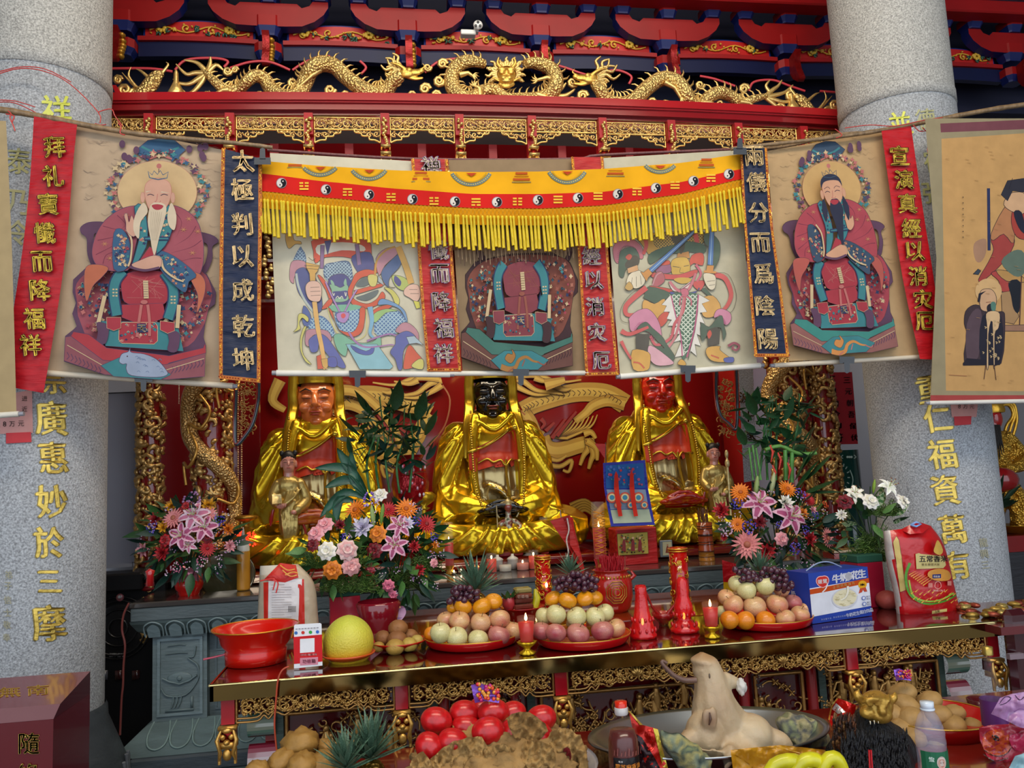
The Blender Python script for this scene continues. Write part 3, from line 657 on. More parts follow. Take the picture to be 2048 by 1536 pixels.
banner('red satin banner with silver characters between the blue guardian scroll and the dark scroll',pts('822,318 832,450 842,600 855,743'),pts('896,318 902,450 912,600 923,743'),3.775,ch_('禅懺而降福祥','862,332 877,500 880,547 883,603 887,656 887,707'),38,'#b01a18','#c9b3a0','#4b2f6a',True,6)
banner('red satin banner with silver characters between the dark scroll and the red-and-green guardian scroll',pts('1142,314 1152,450 1162,600 1171,752'),pts('1207,314 1213,450 1224,600 1238,750'),3.775,ch_('經以消灾厄','1183,511 1188,560 1190,613 1194,664 1203,721'),36,'#b01a18','#c9b3a0','#4b2f6a',True,7)
# ---- painted scrolls ----
def roller(t,p0,p1,Y,r=.014,col='#d9d4c6'):
 a,b=P(*p0,Y),P(*p1,Y);MB(col).tube([a,b],r,14).build('roller','paint',t)
 m=MB('#8f8f98');d=(b-a).normalized();m.tube([a-d*.02,a],r*.8,10).tube([b,b+d*.02],r*.8,10);m.build('roller_ends','plastic',t)
def scroll(label,Lf,Rt,Y,col,cat='scroll painting'):
 t=thing('scroll_painting',label,cat,P(*Lf[0],Y));clothgrid(Lf,Rt,Y,4,4,0,1,col).build('paper','print',t,smooth=False);return t
DK,TEAL,ROSE,CRM,NAVY='#4a3a48','#3f7a80','#9a4450','#c2ab86','#323c5c'
def deity(S,old,pal,rng=1,lower=False):
 q=random.Random(rng);robe,paper2,skin,halo=pal['robe'],pal['paper'],pal['skin'],pal['halo'];ln=pal['line']
 def bits(poly,n,cols,sz=9):
  pl=pts(poly);x0,x1=min(p[0]for p in pl),max(p[0]for p in pl);y0,y1=min(p[1]for p in pl),max(p[1]for p in pl);c=0;tr=0
  while c<n and tr<n*20:
   tr+=1;x,y=q.uniform(x0,x1),q.uniform(y0,y1);ins=False;j=len(pl)-1
   for i in range(len(pl)):
    if(pl[i][1]>y)!=(pl[j][1]>y)and x<(pl[j][0]-pl[i][0])*(y-pl[i][1])/(pl[j][1]-pl[i][1])+pl[i][0]:ins=not ins
    j=i
   if not ins:continue
   c+=1;a0=q.uniform(0,6);s=q.uniform(.6,1.3)*sz;cc=q.choice(cols)
   S.poly([(x+s*(1 if k%2 else .55)*cos(a0+k*pi/4),y+s*(1 if k%2 else .55)*sin(a0+k*pi/4))for k in range(8)],cc)
   if q.random()<.5:S.stroke([(x-s,y+s*.4),(x,y-s*.5),(x+s,y+s*.3)],2.2,q.choice([ln,CRM,NAVY]),2)
 if not lower:
  for i in range(90):
   side=q.random()<.5;x=q.uniform(110,330)if side else q.uniform(740,870);y=q.uniform(120,1000);S.stroke([(x,y),(x+20,y+q.uniform(4,16)),(x+45,y+q.uniform(-4,12)),(x+70,y+q.uniform(6,20))],2,pal['mist'],3,1)
  S.poly('425,195 490,142 570,128 640,140 702,195 650,240 625,262 612,214 560,205 508,212 492,258 440,225',pal['blue'],0,ln,3)
  S.stroke('455,175 520,205 600,205 665,180',12,TEAL);S.stroke('500,245 560,228 625,245',10,pal['rose2'])
  for a in range(-214,34,7):
   for k in range(3):
    x=543+cos(R(a*1.0))*(262+q.uniform(-32,30));y=440+sin(R(a))*(225+q.uniform(-22,22));s=q.uniform(14,25);a0=q.uniform(0,6);S.poly([(x+s*(1 if k2%2 else .45)*cos(a0+k2*pi/4),y+s*.8*(1 if k2%2 else .45)*sin(a0+k2*pi/4))for k2 in range(8)],q.choice([pal['rose2'],pal['blue'],TEAL,pal['pur'],CRM]))
  for a in(-148,32-64,20):
   pass
  for sx,x0 in((-1,400),(1,760)):
   for k in range(5):S.circ(x0+sx*q.uniform(-40,60),210+q.uniform(-50,40),17,pal['pur'],22)
  S.circ(543,430,222,halo,175,40,line=pal['rose2'],lw=1.5)
 S.poly('115,628 160,600 240,598 260,620 230,660 190,665 190,760 230,850 190,860 155,780 150,690 120,660',pal['pur'],4,ln,3)
 S.poly('885,705 850,672 770,655 775,700 825,725 815,820 770,890 815,880 850,800 850,735',pal['pur'],4,ln,3)
 S.poly('75,920 150,850 400,820 700,830 820,890 870,990 865,1055 820,1090 800,1240 815,1290 800,1460 600,1478 250,1450 22,1375 30,1235 75,1200 95,1180 70,1110 90,1050 72,990',pal['pur'],0,ln,3)
 S.poly('92,940 200,855 400,830 600,835 790,870 850,985 830,1080 790,1200 660,1310 220,1290 110,1150 95,1050',robe,4,ln,2)
 bits('100,950 200,870 400,850 780,890 840,1000 780,1200 650,1290 220,1270 120,1140',420,[TEAL,NAVY,CRM,ROSE,pal['rose2'],'#a06a5a',pal['blue']],13)
 S.poly('205,1150 655,1160 690,1320 255,1290',TEAL,0,ln,2)
 S.poly('350,905 430,870 540,870 605,900 620,990 560,1065 380,1055 345,990',pal['red'],4,ln,2)
 for k in range(18):S.stroke([(q.uniform(370,590),q.uniform(900,1030))]*1+[(q.uniform(370,590),q.uniform(900,1030))],2,pal['rose2'],0)
 S.poly('345,1060 575,1050 590,1130 500,1165 420,1160 345,1130',pal['red'],0,ln,2);S.poly('330,1170 350,1158 530,1158 545,1180 545,1262 525,1280 345,1275 328,1255',pal['red'],0,CRM,3)
 bits('335,1165 540,1165 535,1270 340,1265',26,[TEAL,NAVY,CRM,pal['rose2']],10)
 for L in('352,870 312,925 300,1000 318,1120','582,878 628,950 632,1040 604,1140'):S.stroke(L,66,NAVY);S.stroke(L,50,TEAL)
 for(x,y)in((307,990),(632,1030)):
  for k in range(3):S.poly([(x-14,y-20+k*18),(x-3,y-20+k*18),(x-3,y-12+k*18),(x-14,y-12+k*18)],CRM);S.poly([(x+3,y-20+k*18),(x+14,y-20+k*18),(x+14,y-12+k*18),(x+3,y-12+k*18)],CRM)
 S.stroke('478,925 482,1025',28,CRM,0);S.circ(470,1045,20,pal['rose2'],12);S.stroke('455,1060 440,1160 430,1240',16,pal['rose2'],3);S.stroke('490,1060 500,1150 500,1235',16,pal['rose2'],3)
 for k in range(7):S.stroke([(466,935+k*13),(492,935+k*13)],2,ln,0)
 S.poly('430,1165 480,1165 480,1215 430,1215',NAVY);S.text('天',456,1192,44,CRM,.03)
 for(a,b)in(((250,1010),(210,1180)),((665,1060),(655,1190))):S.stroke([a,b],22,CRM,0,line=ln)
 for(x,y)in((235,1215),(632,1260)):S.poly([(x-30,y-55),(x+20,y-50),(x+38,y-20),(x+20,y+60),(x-30,y+55),(x-22,y)],pal['pur'],3,ln,2)
 S.poly('260,1130 340,1130 340,1190 300,1205 262,1190',pal['red'],0,CRM,2);S.poly('560,1150 640,1160 640,1205 600,1220 560,1200',pal['red'],0,CRM,2)
 S.poly('75,1210 160,1225 260,1300 610,1345 800,1300 812,1275 815,1330 610,1385 590,1400 240,1375 40,1270',pal['base1'],0,ln,3)
 S.poly('30,1240 60,1235 240,1370 590,1395 812,1330 808,1460 600,1478 250,1450 22,1372',pal['base2'],0,ln,3)
 for k in range(9):S.stroke([(40+k*22,1325+k*10),(52+k*22,1350+k*10),(38+k*22,1365+k*10)],5,pal['pur'],0)
 for k in range(9):S.stroke([(620+k*21,1445-k*5),(634+k*21,1425-k*5),(628+k*21,1405-k*5)],5,pal['pur'],0)
 S.stroke('40,1285 240,1400 590,1425 805,1360',4,CRM,0)
 if old:
  S.poly('228,1400 330,1355 520,1375 620,1450 560,1478 300,1460',TEAL,0,ln,2)
  S.poly('330,1375 345,1335 380,1322 392,1300 398,1325 470,1335 540,1365 590,1420 600,1450 540,1465 400,1455 370,1420 372,1390 350,1392','#8f9bb0',4,ln,3);S.circ(376,1348,4,DK)
  for k in range(16):x,y=q.uniform(410,570),q.uniform(1350,1445);S.stroke([(x,y),(x+10,y-6),(x+18,y+3)],3,'#6c7c98',3)
 else:
  S.poly('230,1400 330,1352 520,1362 640,1420 560,1470 300,1460',TEAL,0,ln,2)
  S.stroke('300,1440 350,1455 400,1450 430,1410 480,1395 530,1420 570,1428',34,pal['gold'],4,0,8,ln);S.poly('330,1400 350,1370 385,1375 380,1345 405,1375 400,1400 370,1425',pal['gold'],3,ln,2)
  for L in('390,1450 350,1470','470,1410 450,1445','560,1425 600,1445 620,1435'):S.stroke(L,7,pal['rose2'],3)
 if lower:return
 S.poly('405,508 330,530 250,590 200,670 178,770 205,840 270,868 350,872 392,850 420,740 450,600 450,520',robe,4,ln,3)
 S.poly('620,508 700,530 765,590 795,680 803,760 795,850 765,895 690,850 560,790 545,750 600,690 640,600',robe,4,ln,3)
 for L in('240,620 330,640 370,610','210,700 300,680 360,640','200,780 280,740 350,700','320,560 360,600 380,640','760,620 720,680 640,730','790,700 730,740 620,770','790,800 740,800 660,820','640,540 680,600 650,680','240,830 260,780 330,760'):S.stroke(L,4,pal['fold'],4,1)
 for(x,y)in((250,720),(370,560),(720,580),(740,770),(770,650),(690,640),(280,800)):
  for k in range(6):a=k*1.05;S.stroke([(x,y),(x+cos(a)*22,y+sin(a)*16)],6,pal['gold2'],0,1)
 S.poly('145,850 215,835 270,855 235,905 185,955 150,1040 135,960',pal['orange'],4,ln,2);S.poly('715,880 775,885 810,930 805,1010 765,1105 770,1010 735,930',pal['orange'],4,ln,2)
 S.poly('350,640 300,660 300,860 380,850 392,720',pal['blue'],3,ln,2);bits('355,650 305,670 305,850 380,840 390,720',34,[CRM,ROSE,TEAL,pal['gold2'],NAVY],11)
 S.poly('545,760 640,790 760,890 720,930 700,990 640,950 560,860',pal['blue'],3,ln,2);bits('550,770 640,800 740,880 700,970 640,940 570,850',34,[CRM,ROSE,TEAL,pal['gold2'],NAVY],11)
 S.poly('415,512 465,505 490,640 480,740 420,840 400,842 440,700 430,600',TEAL,2,NAVY,4);S.poly('560,505 620,510 645,560 610,690 560,760 500,790 540,650',TEAL,2,NAVY,4)
 bits('420,520 460,515 480,640 470,720 440,740 450,640',14,[CRM,pal['rose2'],NAVY],9);bits('570,515 620,520 630,560 600,680 560,720 560,600',18,[CRM,pal['rose2'],NAVY],9)
 S.poly('500,735 540,760 520,830 430,835',pal['red'],0,ln,2);S.stroke('470,690 610,690',22,NAVY);S.stroke('475,690 605,690',8,TEAL)
 S.stroke('370,640 400,700 395,800 380,845',10,CRM,4,line=ln);S.stroke('520,790 560,800 580,860 640,910 690,930',16,CRM,4,0,8,ln)
 S.poly('400,835 450,810 520,785 565,800 560,850 500,862 430,855',skin,4,ln,2);S.stroke('390,848 470,868 555,852',14,pal['pur'],4)
 S.poly('358,560 368,600 372,650 410,680 440,650 440,610 420,600 400,560 385,600 375,550',skin,3,ln,2)if old else S.poly('600,655 598,620 612,590 622,630 640,585 640,630 660,610 660,665 630,700 605,690',skin,3,ln,2)
 bd='#c4b49c' if old else '#2f3244'
 if not old:
  S.poly('465,480 440,560 455,630 480,560',bd,3);S.poly('615,480 645,560 625,640 605,560',bd,3)
 S.poly('478,470 472,430 480,385 510,360 545,352 585,360 615,385 622,430 612,480 590,520 560,545 520,545 495,520',skin,4,pal['rose2'],2)
 S.circ(462,460,12,skin,30,line=pal['rose2']);S.circ(630,462,12,skin,30,line=pal['rose2'])
 if old:
  S.poly('465,490 420,560 410,640 440,690 450,600 490,540',bd,4);S.poly('622,490 650,560 640,640 610,620 600,560',bd,4)
  for L in('480,430 510,424','565,430 610,434'):S.stroke(L,7,bd,3,1)
 else:
  S.poly('466,420 470,375 500,345 545,335 590,345 620,375 625,420 605,385 545,375 490,385',bd,3)
  S.stroke('485,425 515,415 530,428',3,DK);S.stroke('560,428 580,415 608,425',3,DK)
 S.stroke('488,448 505,442 525,450',4,DK);S.stroke('562,450 580,442 602,448',4,DK);S.stroke('545,440 540,475 530,485 555,488 562,478',3,pal['rose2'])
 S.poly('500,520 520,492 545,488 575,494 595,520 580,600 555,680 530,780 515,750 505,690 490,600',bd,4)if old else S.poly('520,500 545,494 575,500 600,560 585,620 560,740 545,790 530,740 512,620 500,560',bd,4,None)
 if not old:S.poly('522,505 570,505 560,520 535,520',skin,0)
 S.poly('512,505 545,498 578,508 560,528 530,528',pal['red'],3)
 for k in range(6 if old else 0):S.stroke([(510+k*12,540),(508+k*9,620),(515+k*5,700)],2,'#a09480',3)
 S.stroke('500,350 492,315 515,335 525,312 545,332 560,310 575,335 605,318 598,352 548,360 500,350',5,pal['blue'],0);S.circ(553,285,14,pal['rose2']);S.stroke('552,300 552,320',4,DK,0)
palL=dict(robe='#96505a',paper='#b59c84',skin='#bf9480',halo='#c2a67c',line='#54405a',mist='#8d7d70',blue='#3c5c7a',rose2='#b06a66',pur='#5d4258',red='#9c3a44',base1='#a23d44',base2='#865058',fold='#6c3446',gold='#b88a5c',gold2='#b27a5c',orange='#b0664e')
palR=dict(palL,robe='#a04650',skin='#c29478',line='#4c3a3c',halo='#bd9a66',blue='#3c4e62',base1='#3f8078',base2='#8a5c58',orange='#a8564e',gold='#c2844c',mist='#927c60')
palC=dict(palL,robe='#7c4a40',line='#2b201e',pur='#453236',blue='#344c58',red='#7d4048',rose2='#8c5448',base1='#446e64',base2='#664640',skin='#8c6c58',gold='#9c7040',orange='#6c4a40')
YL=3.76
t=scroll('scroll painting of a white-bearded old man in a rose robe on a throne',pts('148,240 128,500 92,752'),pts('447,300 443,520 440,766'),YL,'#b09a80')
S=Surf(plane(YL-.002),tf=lambda x,y:(120+x/2.793,230+y/2.793));deity(S,True,palL,4);S.mb.build('painted_figure','print',t,smooth=False)
roller(t,(92,746),(466,772),YL-.01,.0135,'#cfc2ac');
t=scroll('scroll painting of a black-bearded man in a rose robe on a throne',pts('1534,302 1552,520 1578,722'),pts('1765,262 1795,480 1842,714'),YL,'#b0936c')
S=Surf(plane(YL-.002),tf=affine([(540,410),(118,640),(885,690),(25,1380),(810,1400),(480,1480)],[(1660.7,379),(1566,451),(1768,446),(1594,690),(1801,665),(1700,722)]));deity(S,False,palR,6);S.mb.build('painted_figure','print',t,smooth=False)
roller(t,(1548,731),(1840,714),YL-.01,.0125,'#cfc2ac')
t=scroll('dark brown scroll painting of a seated figure, half hidden by the yellow fringe',pts('897,320 910,520 925,742'),pts('1143,318 1158,520 1172,742'),3.80,'#8a7458')
S=Surf(plane(3.798),tf=affine([(75,940),(865,1000),(25,1380),(815,1400),(480,1480)],[(930,560),(1153,560),(929,715),(1155,715),(1042,742)]));S.poly('-20,500 950,500 950,780 -20,780','#6a4c34');deity(S,False,palC,8,True)
for k in range(60):x=30+k*14;S.stroke([(x,755),(x+2,820+(k*37%60))],6,'#57453a' if k%2 else '#8a745c',0)
S.stroke('600,1010 610,1060',10,'#141010',0);S.mb.build('painted_figure','print',t,smooth=False);roller(t,(900,747),(1176,746),3.79,.0125)
# ---- guardians ----
K='#26242e'
def G(S,L):
 for l in L.strip().split('\n'):
  a=l.split('|');kind=a[0]
  if kind=='p':S.poly(a[2],a[1],int(a[3])if len(a)>3 and a[3]else 0,K,4)
  elif kind=='n':S.poly(a[2],a[1],3)
  elif kind=='s':S.stroke(a[2],float(a[3]),a[1],4,0,float(a[4])if len(a)>4 else None,K)
  elif kind=='l':S.stroke(a[2],float(a[3])if len(a)>3 else 3.5,a[1],4)
  elif kind=='c':S.scales(a[3],float(a[4]),a[1],a[2])
  elif kind=='f':
   p=spl(pts(a[2]),False,6);w_=float(a[3])
   for i in range(1,len(p)-1):
    dx,dy=p[i+1][0]-p[i-1][0],p[i+1][1]-p[i-1][1];l_=math.hypot(dx,dy)or 1;S.stroke([p[i],(p[i][0]+dy/l_*w_,p[i][1]-dx/l_*w_)],5,a[1],0)
t=scroll('scroll painting of a blue-armoured guardian holding a gold mace',pts('540,306 546,520 556,744'),pts('822,322 842,520 856,744'),3.80,'#c4bea8')
S=Surf(plane(3.798),tf=lambda x,y:(530+x/4.955,450+y/4.955))
G(S,'''p|#b88a34|205,90 270,80 290,150 350,160 360,190 300,190 240,235 210,180|3
c|#3a5c86|#9cb8c8|350,215 300,300 285,370 400,380 400,290 370,240|34
p|#b0788c|250,400 290,350 390,360 420,430 340,440 290,520 285,580 245,540|3
p|#2c3f88|300,470 380,420 440,470 500,520 560,700 560,850 470,860 380,740 320,640|4
l|#a8b4b0|310,480 330,600 390,740 480,860|22
p|#c9382c|500,130 1000,140 1060,330 1120,440 1080,470 860,330 600,320 500,380 480,260|3
n|#d6cfc0|520,200 760,170 960,200 980,260 760,250 540,300
p|#2b3480|590,160 660,150 620,300|0
p|#2b3480|860,310 1040,270 1080,440 960,480 900,440|3
p|#7c5a8c|550,200 590,200 580,430 545,430|0
p|#7c5a8c|890,190 930,190 955,390 915,400|0
c|#2f5480|#a6c0cc|590,400 680,370 830,360 870,500 850,600 700,590 590,520|34
p|#2a2f80|630,540 700,490 790,490 850,560 860,720 800,800 700,790 630,700|4
p|#7fae94|640,590 700,600 750,620 810,590 830,640 810,670 830,730 780,760 690,760 650,700 660,650|4
n|#2a2f80|665,665 750,655 820,655 800,735 740,712 690,735
n|#7fae94|650,545 675,560 690,600 660,590
n|#7fae94|800,530 780,570 790,600 810,590
l|#e8e4cc|670,670 680,700 690,675|6
l|#e8e4cc|790,665 800,705 806,668|6
l|#e8e4cc|700,730 720,705 740,730 760,705 775,730|6
p|#c8442f|860,560 900,480 1000,440 1090,460 1080,500 960,520 890,600 870,720 1000,780 1100,740 1160,660 1190,720 1100,800 960,830 860,780 820,660|4
n|#4c5c66|900,600 960,530 1030,520 1060,560 980,610
n|#4c5c66|900,720 980,690 1120,640 1100,700 1000,750
p|#c8442f|880,650 1100,590 1200,570 1160,610 900,690|0
p|#c7bd6a|1020,500 1110,500 1100,600 1040,600|3
p|#c8442f|520,500 570,520 660,660 640,740 600,640|3
p|#c8442f|560,830 640,730 670,760 620,820|3
p|#9aa8b0|1120,500 1160,540 1180,600 1120,560|0
p|#2d548c|1150,480 1200,400 1320,290 1360,330 1330,420 1240,520 1230,610 1290,620 1200,600|4
p|#b0788c|1100,330 1200,230 1320,230 1310,290 1190,400 1130,500|3
l|#b88a34|1090,500 1110,350 1200,250 1290,215|18
p|#a3b05c|1260,500 1380,520 1440,600 1370,650 1290,600|3
n|#2a2f80|1290,500 1350,560 1330,610 1280,560
s|#c99a4a|1320,215 1400,420 1450,580|60
p|#d9b0a0|1380,640 1440,590 1520,600 1540,700 1500,760 1430,720 1380,690|4
l|#26242e|1430,640 1510,640|4
l|#26242e|1440,680 1525,680|4
p|#c9c64a|1470,750 1530,760 1540,820 1500,830|0
p|#c5bf60|1180,620 1260,640 1330,730 1320,800 1290,780 1250,690|3
p|#2e4f98|380,800 440,860 460,960 420,1010 370,960|3
c|#3468a0|#a8c8d4|440,1050 460,930 560,900 650,980 690,1100 600,1090|38
c|#3468a0|#a8c8d4|700,860 930,800 960,860 930,1080 850,1100 740,1040|40
c|#3468a0|#a8c8d4|1090,960 1190,870 1310,840 1400,960 1320,1070 1110,1090|40
n|#6cae94|640,800 900,790 940,830 700,860
p|#c8442f|625,820 670,860 690,960 740,1050 860,1110 960,1060 990,920 990,820 940,830 930,960 870,1060 740,1040 690,960|3
l|#d8cf6a|620,815 660,960 720,1070 860,1140 1000,1080 1000,830|6
p|#6cae94|680,1100 760,1080 900,1160 1060,1160 1140,1100 1140,1220 1000,1200 840,1180 800,1300 720,1240|3
p|#c8442f|1070,850 1160,800 1260,790 1240,820 1100,900|3
p|#8fb872|1080,880 1200,830 1320,850 1200,870 1090,970|3
s|#6ba7c8|1040,810 1060,950 1040,1070 1080,1120|50|20
p|#5f8fc0|1160,730 1300,780 1390,860 1410,970 1340,840 1220,790 1120,790|4
p|#b0788c|400,1090 420,1040 500,1030 620,1050 660,1120 640,1150 540,1090 470,1100 440,1200 400,1180|3
p|#3f4fa0|440,1130 520,1080 600,1100 680,1200 800,1400 720,1400 600,1260 540,1180 520,1250 460,1260 435,1190|4
p|#7cb4c4|800,1180 1110,1180 1270,1400 1240,1430 940,1430|0
p|#3048a0|850,1190 1000,1250 1080,1200 1070,1270 1000,1290 900,1260|3
s|#9a6aa8|830,1060 900,1160 1000,1210 1150,1200 1280,1190 1380,1280|22|8
s|#9a6aa8|1010,1150 1120,1110 1240,1080 1330,1110|18|14
s|#a07ab8|600,560 660,700 740,860|16
s|#a07ab8|910,640 850,740 790,860|16
p|#a07ab8|710,880 770,860 830,870 830,920 790,970 740,960 715,930|4
n|#c8384c|755,885 785,875 800,900 780,925 757,915
p|#b0788c|1290,1050 1360,970 1440,980 1520,1070 1510,1180 1440,1120 1360,1080|3
p|#3f4fa0|1300,1100 1400,1050 1480,1090 1500,1150 1420,1180 1370,1260 1360,1420 1320,1430 1290,1330 1240,1260 1290,1180|4
p|#9fb6c4|1400,1110 1480,1100 1570,1190 1500,1170 1430,1180|0
p|#c8442f|1400,1240 1440,1190 1500,1260 1560,1340 1500,1400 1400,1430 1370,1400|3
p|#c7c064|330,890 380,880 430,920 420,960 370,920 340,970 350,1030 280,1060 320,1010|4
p|#c7c064|380,1020 410,1010 370,1130 380,1280 460,1380 400,1350 350,1240 350,1120|4
p|#c8442f|510,1300 560,1280 600,1420 520,1430|0
p|#3a48a0|620,1320 700,1310 710,1400 630,1400|3
p|#c7c064|1450,1400 1520,1330 1570,1340 1560,1430|3
p|#c99a4a|405,370 540,400 520,460 500,480 500,600 450,600 440,480 410,420|0
l|#26242e|390,400 540,410|5
l|#26242e|400,430 530,440|4
s|#d9a860|490,760 520,1000 560,1200 600,1430|46|40
l|#26242e|430,320 470,350 500,330|6
p|#d9b0a0|400,620 440,560 520,560 560,620 550,740 500,760 430,730|4
l|#26242e|450,620 540,615|4
l|#26242e|450,660 550,655|4
l|#26242e|455,700 550,695|4
p|#c99a4a|555,1330 620,1320 625,1400 600,1430 570,1400|0''')
S.mb.c=[mix(c,C('#c0b8a0'),.2)for c in S.mb.c]
S.mb.build('painted_figure','print',t,smooth=False);roller(t,(553,746),(900,749),3.79,.0145,'#dcdad0')
t=scroll('scroll painting of a red-and-green guardian with two blue swords',pts('1207,316 1222,520 1240,752'),pts('1480,300 1492,520 1514,728'),3.80,'#b8b29a')
S=Surf(plane(3.798),tf=lambda x,y:(1200+x/4.955,450+y/4.955))
G(S,'''p|#b05a70|130,220 200,150 320,140 410,210 430,320 390,330 350,230 250,210 200,260 180,380 140,340|4
f|#8c2c5c|170,390 170,280 240,200 330,210 370,290|-36
p|#1f4c44|185,420 200,270 280,220 350,240 390,310 380,390 330,410 260,440 230,520 190,500|4
n|#1c1c26|250,380 330,300 390,330 370,400 270,430
p|#b83c38|250,320 290,285 320,310 290,350|3
p|#b88a34|340,100 700,60 780,180 700,240 480,290 420,200|0
c|#2a2a24|#c8a040|550,90 1020,60 1000,200 700,220 560,220|30
s|#c23a44|440,110 460,200 430,290|44|30
s|#c23a44|930,60 960,170 900,260|50|40
p|#1f4c40|480,300 600,230 760,190 860,160 1040,200 1030,280 900,270 780,280 640,300 500,390|3
p|#b87a3a|770,280 830,270 880,260 890,330 760,330|0
n|#1c1c22|700,120 820,100 840,220 800,290 780,230
p|#c23a34|910,300 1020,280 1020,400 930,380 880,420|3
p|#c8a040|700,390 740,330 850,320 890,380 890,470 850,550 780,570 720,500|4
l|#26242e|720,410 790,420|6
l|#26242e|830,410 880,400|6
l|#26242e|800,420 790,470 830,470|4
p|#c23a44|515,470 620,480 780,490 950,440 960,480 860,530 700,540 520,520|3
p|#8a4c78|560,400 680,370 700,470 560,470|3
p|#c23a34|600,370 680,350 690,390 600,400|3
p|#a84c60|520,560 560,470 620,470 640,560 540,620|3
p|#b83438|490,600 720,640 650,680 560,640|3
n|#c8a040|730,540 800,520 900,530 880,570 800,580
p|#c23a44|930,560 1040,550 1030,600 990,650 930,610|3
s|#c08490|520,600 560,500 610,470|12
s|#c05070|950,390 1000,480 960,560|26|20
p|#d8c8c0|680,560 760,640 840,600 900,560 880,650 800,660 720,650|3
l|#8c2c5c|690,570 790,640 900,570|10
p|#2a3c98|700,660 800,680 970,650 980,620 940,680 820,710 710,690|3
s|#c06478|690,560 760,640 830,660 890,620 950,480|26
p|#1f4c44|440,700 480,610 690,670 660,730 610,750 560,780 490,750 430,720|3
p|#d09a4a|420,830 440,740 540,780 640,730 650,860 570,940 480,900|3
p|#c23a34|570,930 640,860 690,880 660,960 600,1010|3
p|#1f4c44|1000,640 1040,620 1130,720 1090,720|0
p|#d09a4a|1000,740 1120,700 1200,820 1120,910 1020,900|3
c|#1f5c4c|#d4dccc|700,690 960,680 970,800 930,1060 850,1310 810,1300 790,1060 740,880|46
p|#dcd8d0|700,690 610,790 660,800 630,860 690,860 660,930 710,940 670,1000 760,1000 690,1090 790,1080 730,1160 810,1140 740,1310 840,1290 800,1100 750,900|0
p|#dcd8d0|970,680 1090,750 1010,780 1060,860 990,870 1040,980 990,960 1020,1110 960,1080 1000,1200 940,1180 960,1300 900,1250 870,1340 940,1060 970,860|0
l|#b03c78|705,700 750,900 800,1100 815,1300|12
l|#b03c78|975,690 960,860 930,1060 860,1310|14
s|#c2485c|840,700 820,860 740,980 700,1120 560,1190 500,1100|30|26
s|#c2707c|830,720 800,900 740,1120 620,1290 600,1400|24|24
p|#c05a78|800,640 860,630 880,690 820,700|3
s|#c05a78|790,800 800,720 840,700 900,740 905,800|14
s|#c8404c|460,620 360,700 260,800 260,880 330,890 440,850|56|30
s|#c8404c|1130,490 1240,530 1300,680 1260,800 1180,870|56|30
l|#26242e|440,600 300,690 210,820 210,940 280,970|4
l|#26242e|1130,480 1270,490 1350,680 1330,820 1290,870|4
p|#c77a9c|290,960 290,920 370,850 470,830 550,900 600,1010 610,1130 560,1140 500,1010 420,970 340,1050 300,1040|4
f|#a02c70|330,1040 380,970 460,960 520,1020 570,1130|-60
p|#1f4c44|370,1030 450,960 520,1020 620,1110 660,1180 740,1300 700,1350 560,1290 520,1240 560,1200 640,1220 560,1140 480,1060|4
s|#c8404c|210,1050 300,1080 480,1010|50|26
p|#c77a9c|1130,920 1150,850 1210,830 1290,870 1300,940 1260,990 1220,970 1200,900|4
f|#a02c70|1140,950 1180,890 1230,930 1250,980|-46
p|#1f4c44|1000,970 1080,1010 1160,920 1210,900 1230,1000 1250,1080 1220,1140 1200,1020 1100,1040 1010,1150|3
p|#20202c|355,1130 360,1080 490,1080 480,1250 430,1270 360,1250|0
p|#20202c|1060,1040 1150,1010 1190,1040 1180,1180 1070,1200|0
p|#c23a34|1060,1080 1090,1040 1110,1080 1080,1130|3
p|#d6a0b0|500,1190 700,1330 720,1380 560,1390 480,1300|4
p|#cf9a40|320,1240 480,1260 500,1350 470,1440 330,1430|3
s|#c8442f|330,1360 390,1370 440,1420|14
p|#cf9a40|1070,1210 1190,1200 1190,1240 1310,1340 1200,1360 1100,1340 1050,1270|3
s|#c8442f|1100,1290 1180,1320|12
p|#3048a0|1230,1320 1320,1310 1320,1360 1240,1360|3
s|#8c1f50|1270,1200 1330,1170 1380,1200 1350,1240 1310,1220 1330,1200|26|16
s|#c8404c|210,1150 250,1230 310,1330|34|20
p|#cf9a40|770,1380 800,1330 840,1350 850,1390|3
p|#d8cdb4|260,580 290,490 380,450 440,490 440,580 360,630 290,600|4
l|#26242e|320,520 310,600|4
l|#26242e|360,510 360,610|4
l|#26242e|400,500 410,590|4
p|#cf9a6a|270,430 370,395 380,450 280,480|0
p|#d8cdb4|1030,480 1140,500 1140,620 1090,640 1040,570|4
l|#26242e|1060,560 1140,550|4
l|#26242e|1080,600 1140,590|4
p|#1f4c44|1030,100 1070,70 1150,120 1190,200 1180,340 1120,440 1060,420 1090,250 1040,180|4
p|#2f6cae|480,440 960,20 980,40 520,470|0
l|#9cc0d8|500,455 970,32|6
p|#c8853c|430,470 480,430 520,480 480,520 460,560 400,460|0
p|#2f6cae|1090,20 1135,20 1120,400 1065,390|0
l|#9cc0d8|1112,20 1092,395|6
p|#c8853c|1060,400 1130,400 1120,470 1050,460|0
l|#c8853c|1030,460 1150,470|22
p|#b8904a|245,620 290,560 330,620 290,650|3''')
S.mb.c=[mix(c,C('#c0b8a0'),.2)for c in S.mb.c]
S.mb.build('painted_figure','print',t,smooth=False);roller(t,(1240,753),(1520,731),3.79,.0145,'#dcdad0')
t=scroll('plain cream scroll edge hanging at the far left in front of the column',pts('-30,240 -30,500 -30,830'),pts('12,242 24,500 33,832'),3.66,'#a8946e');roller(t,(-40,833),(38,828),3.655,.0125)
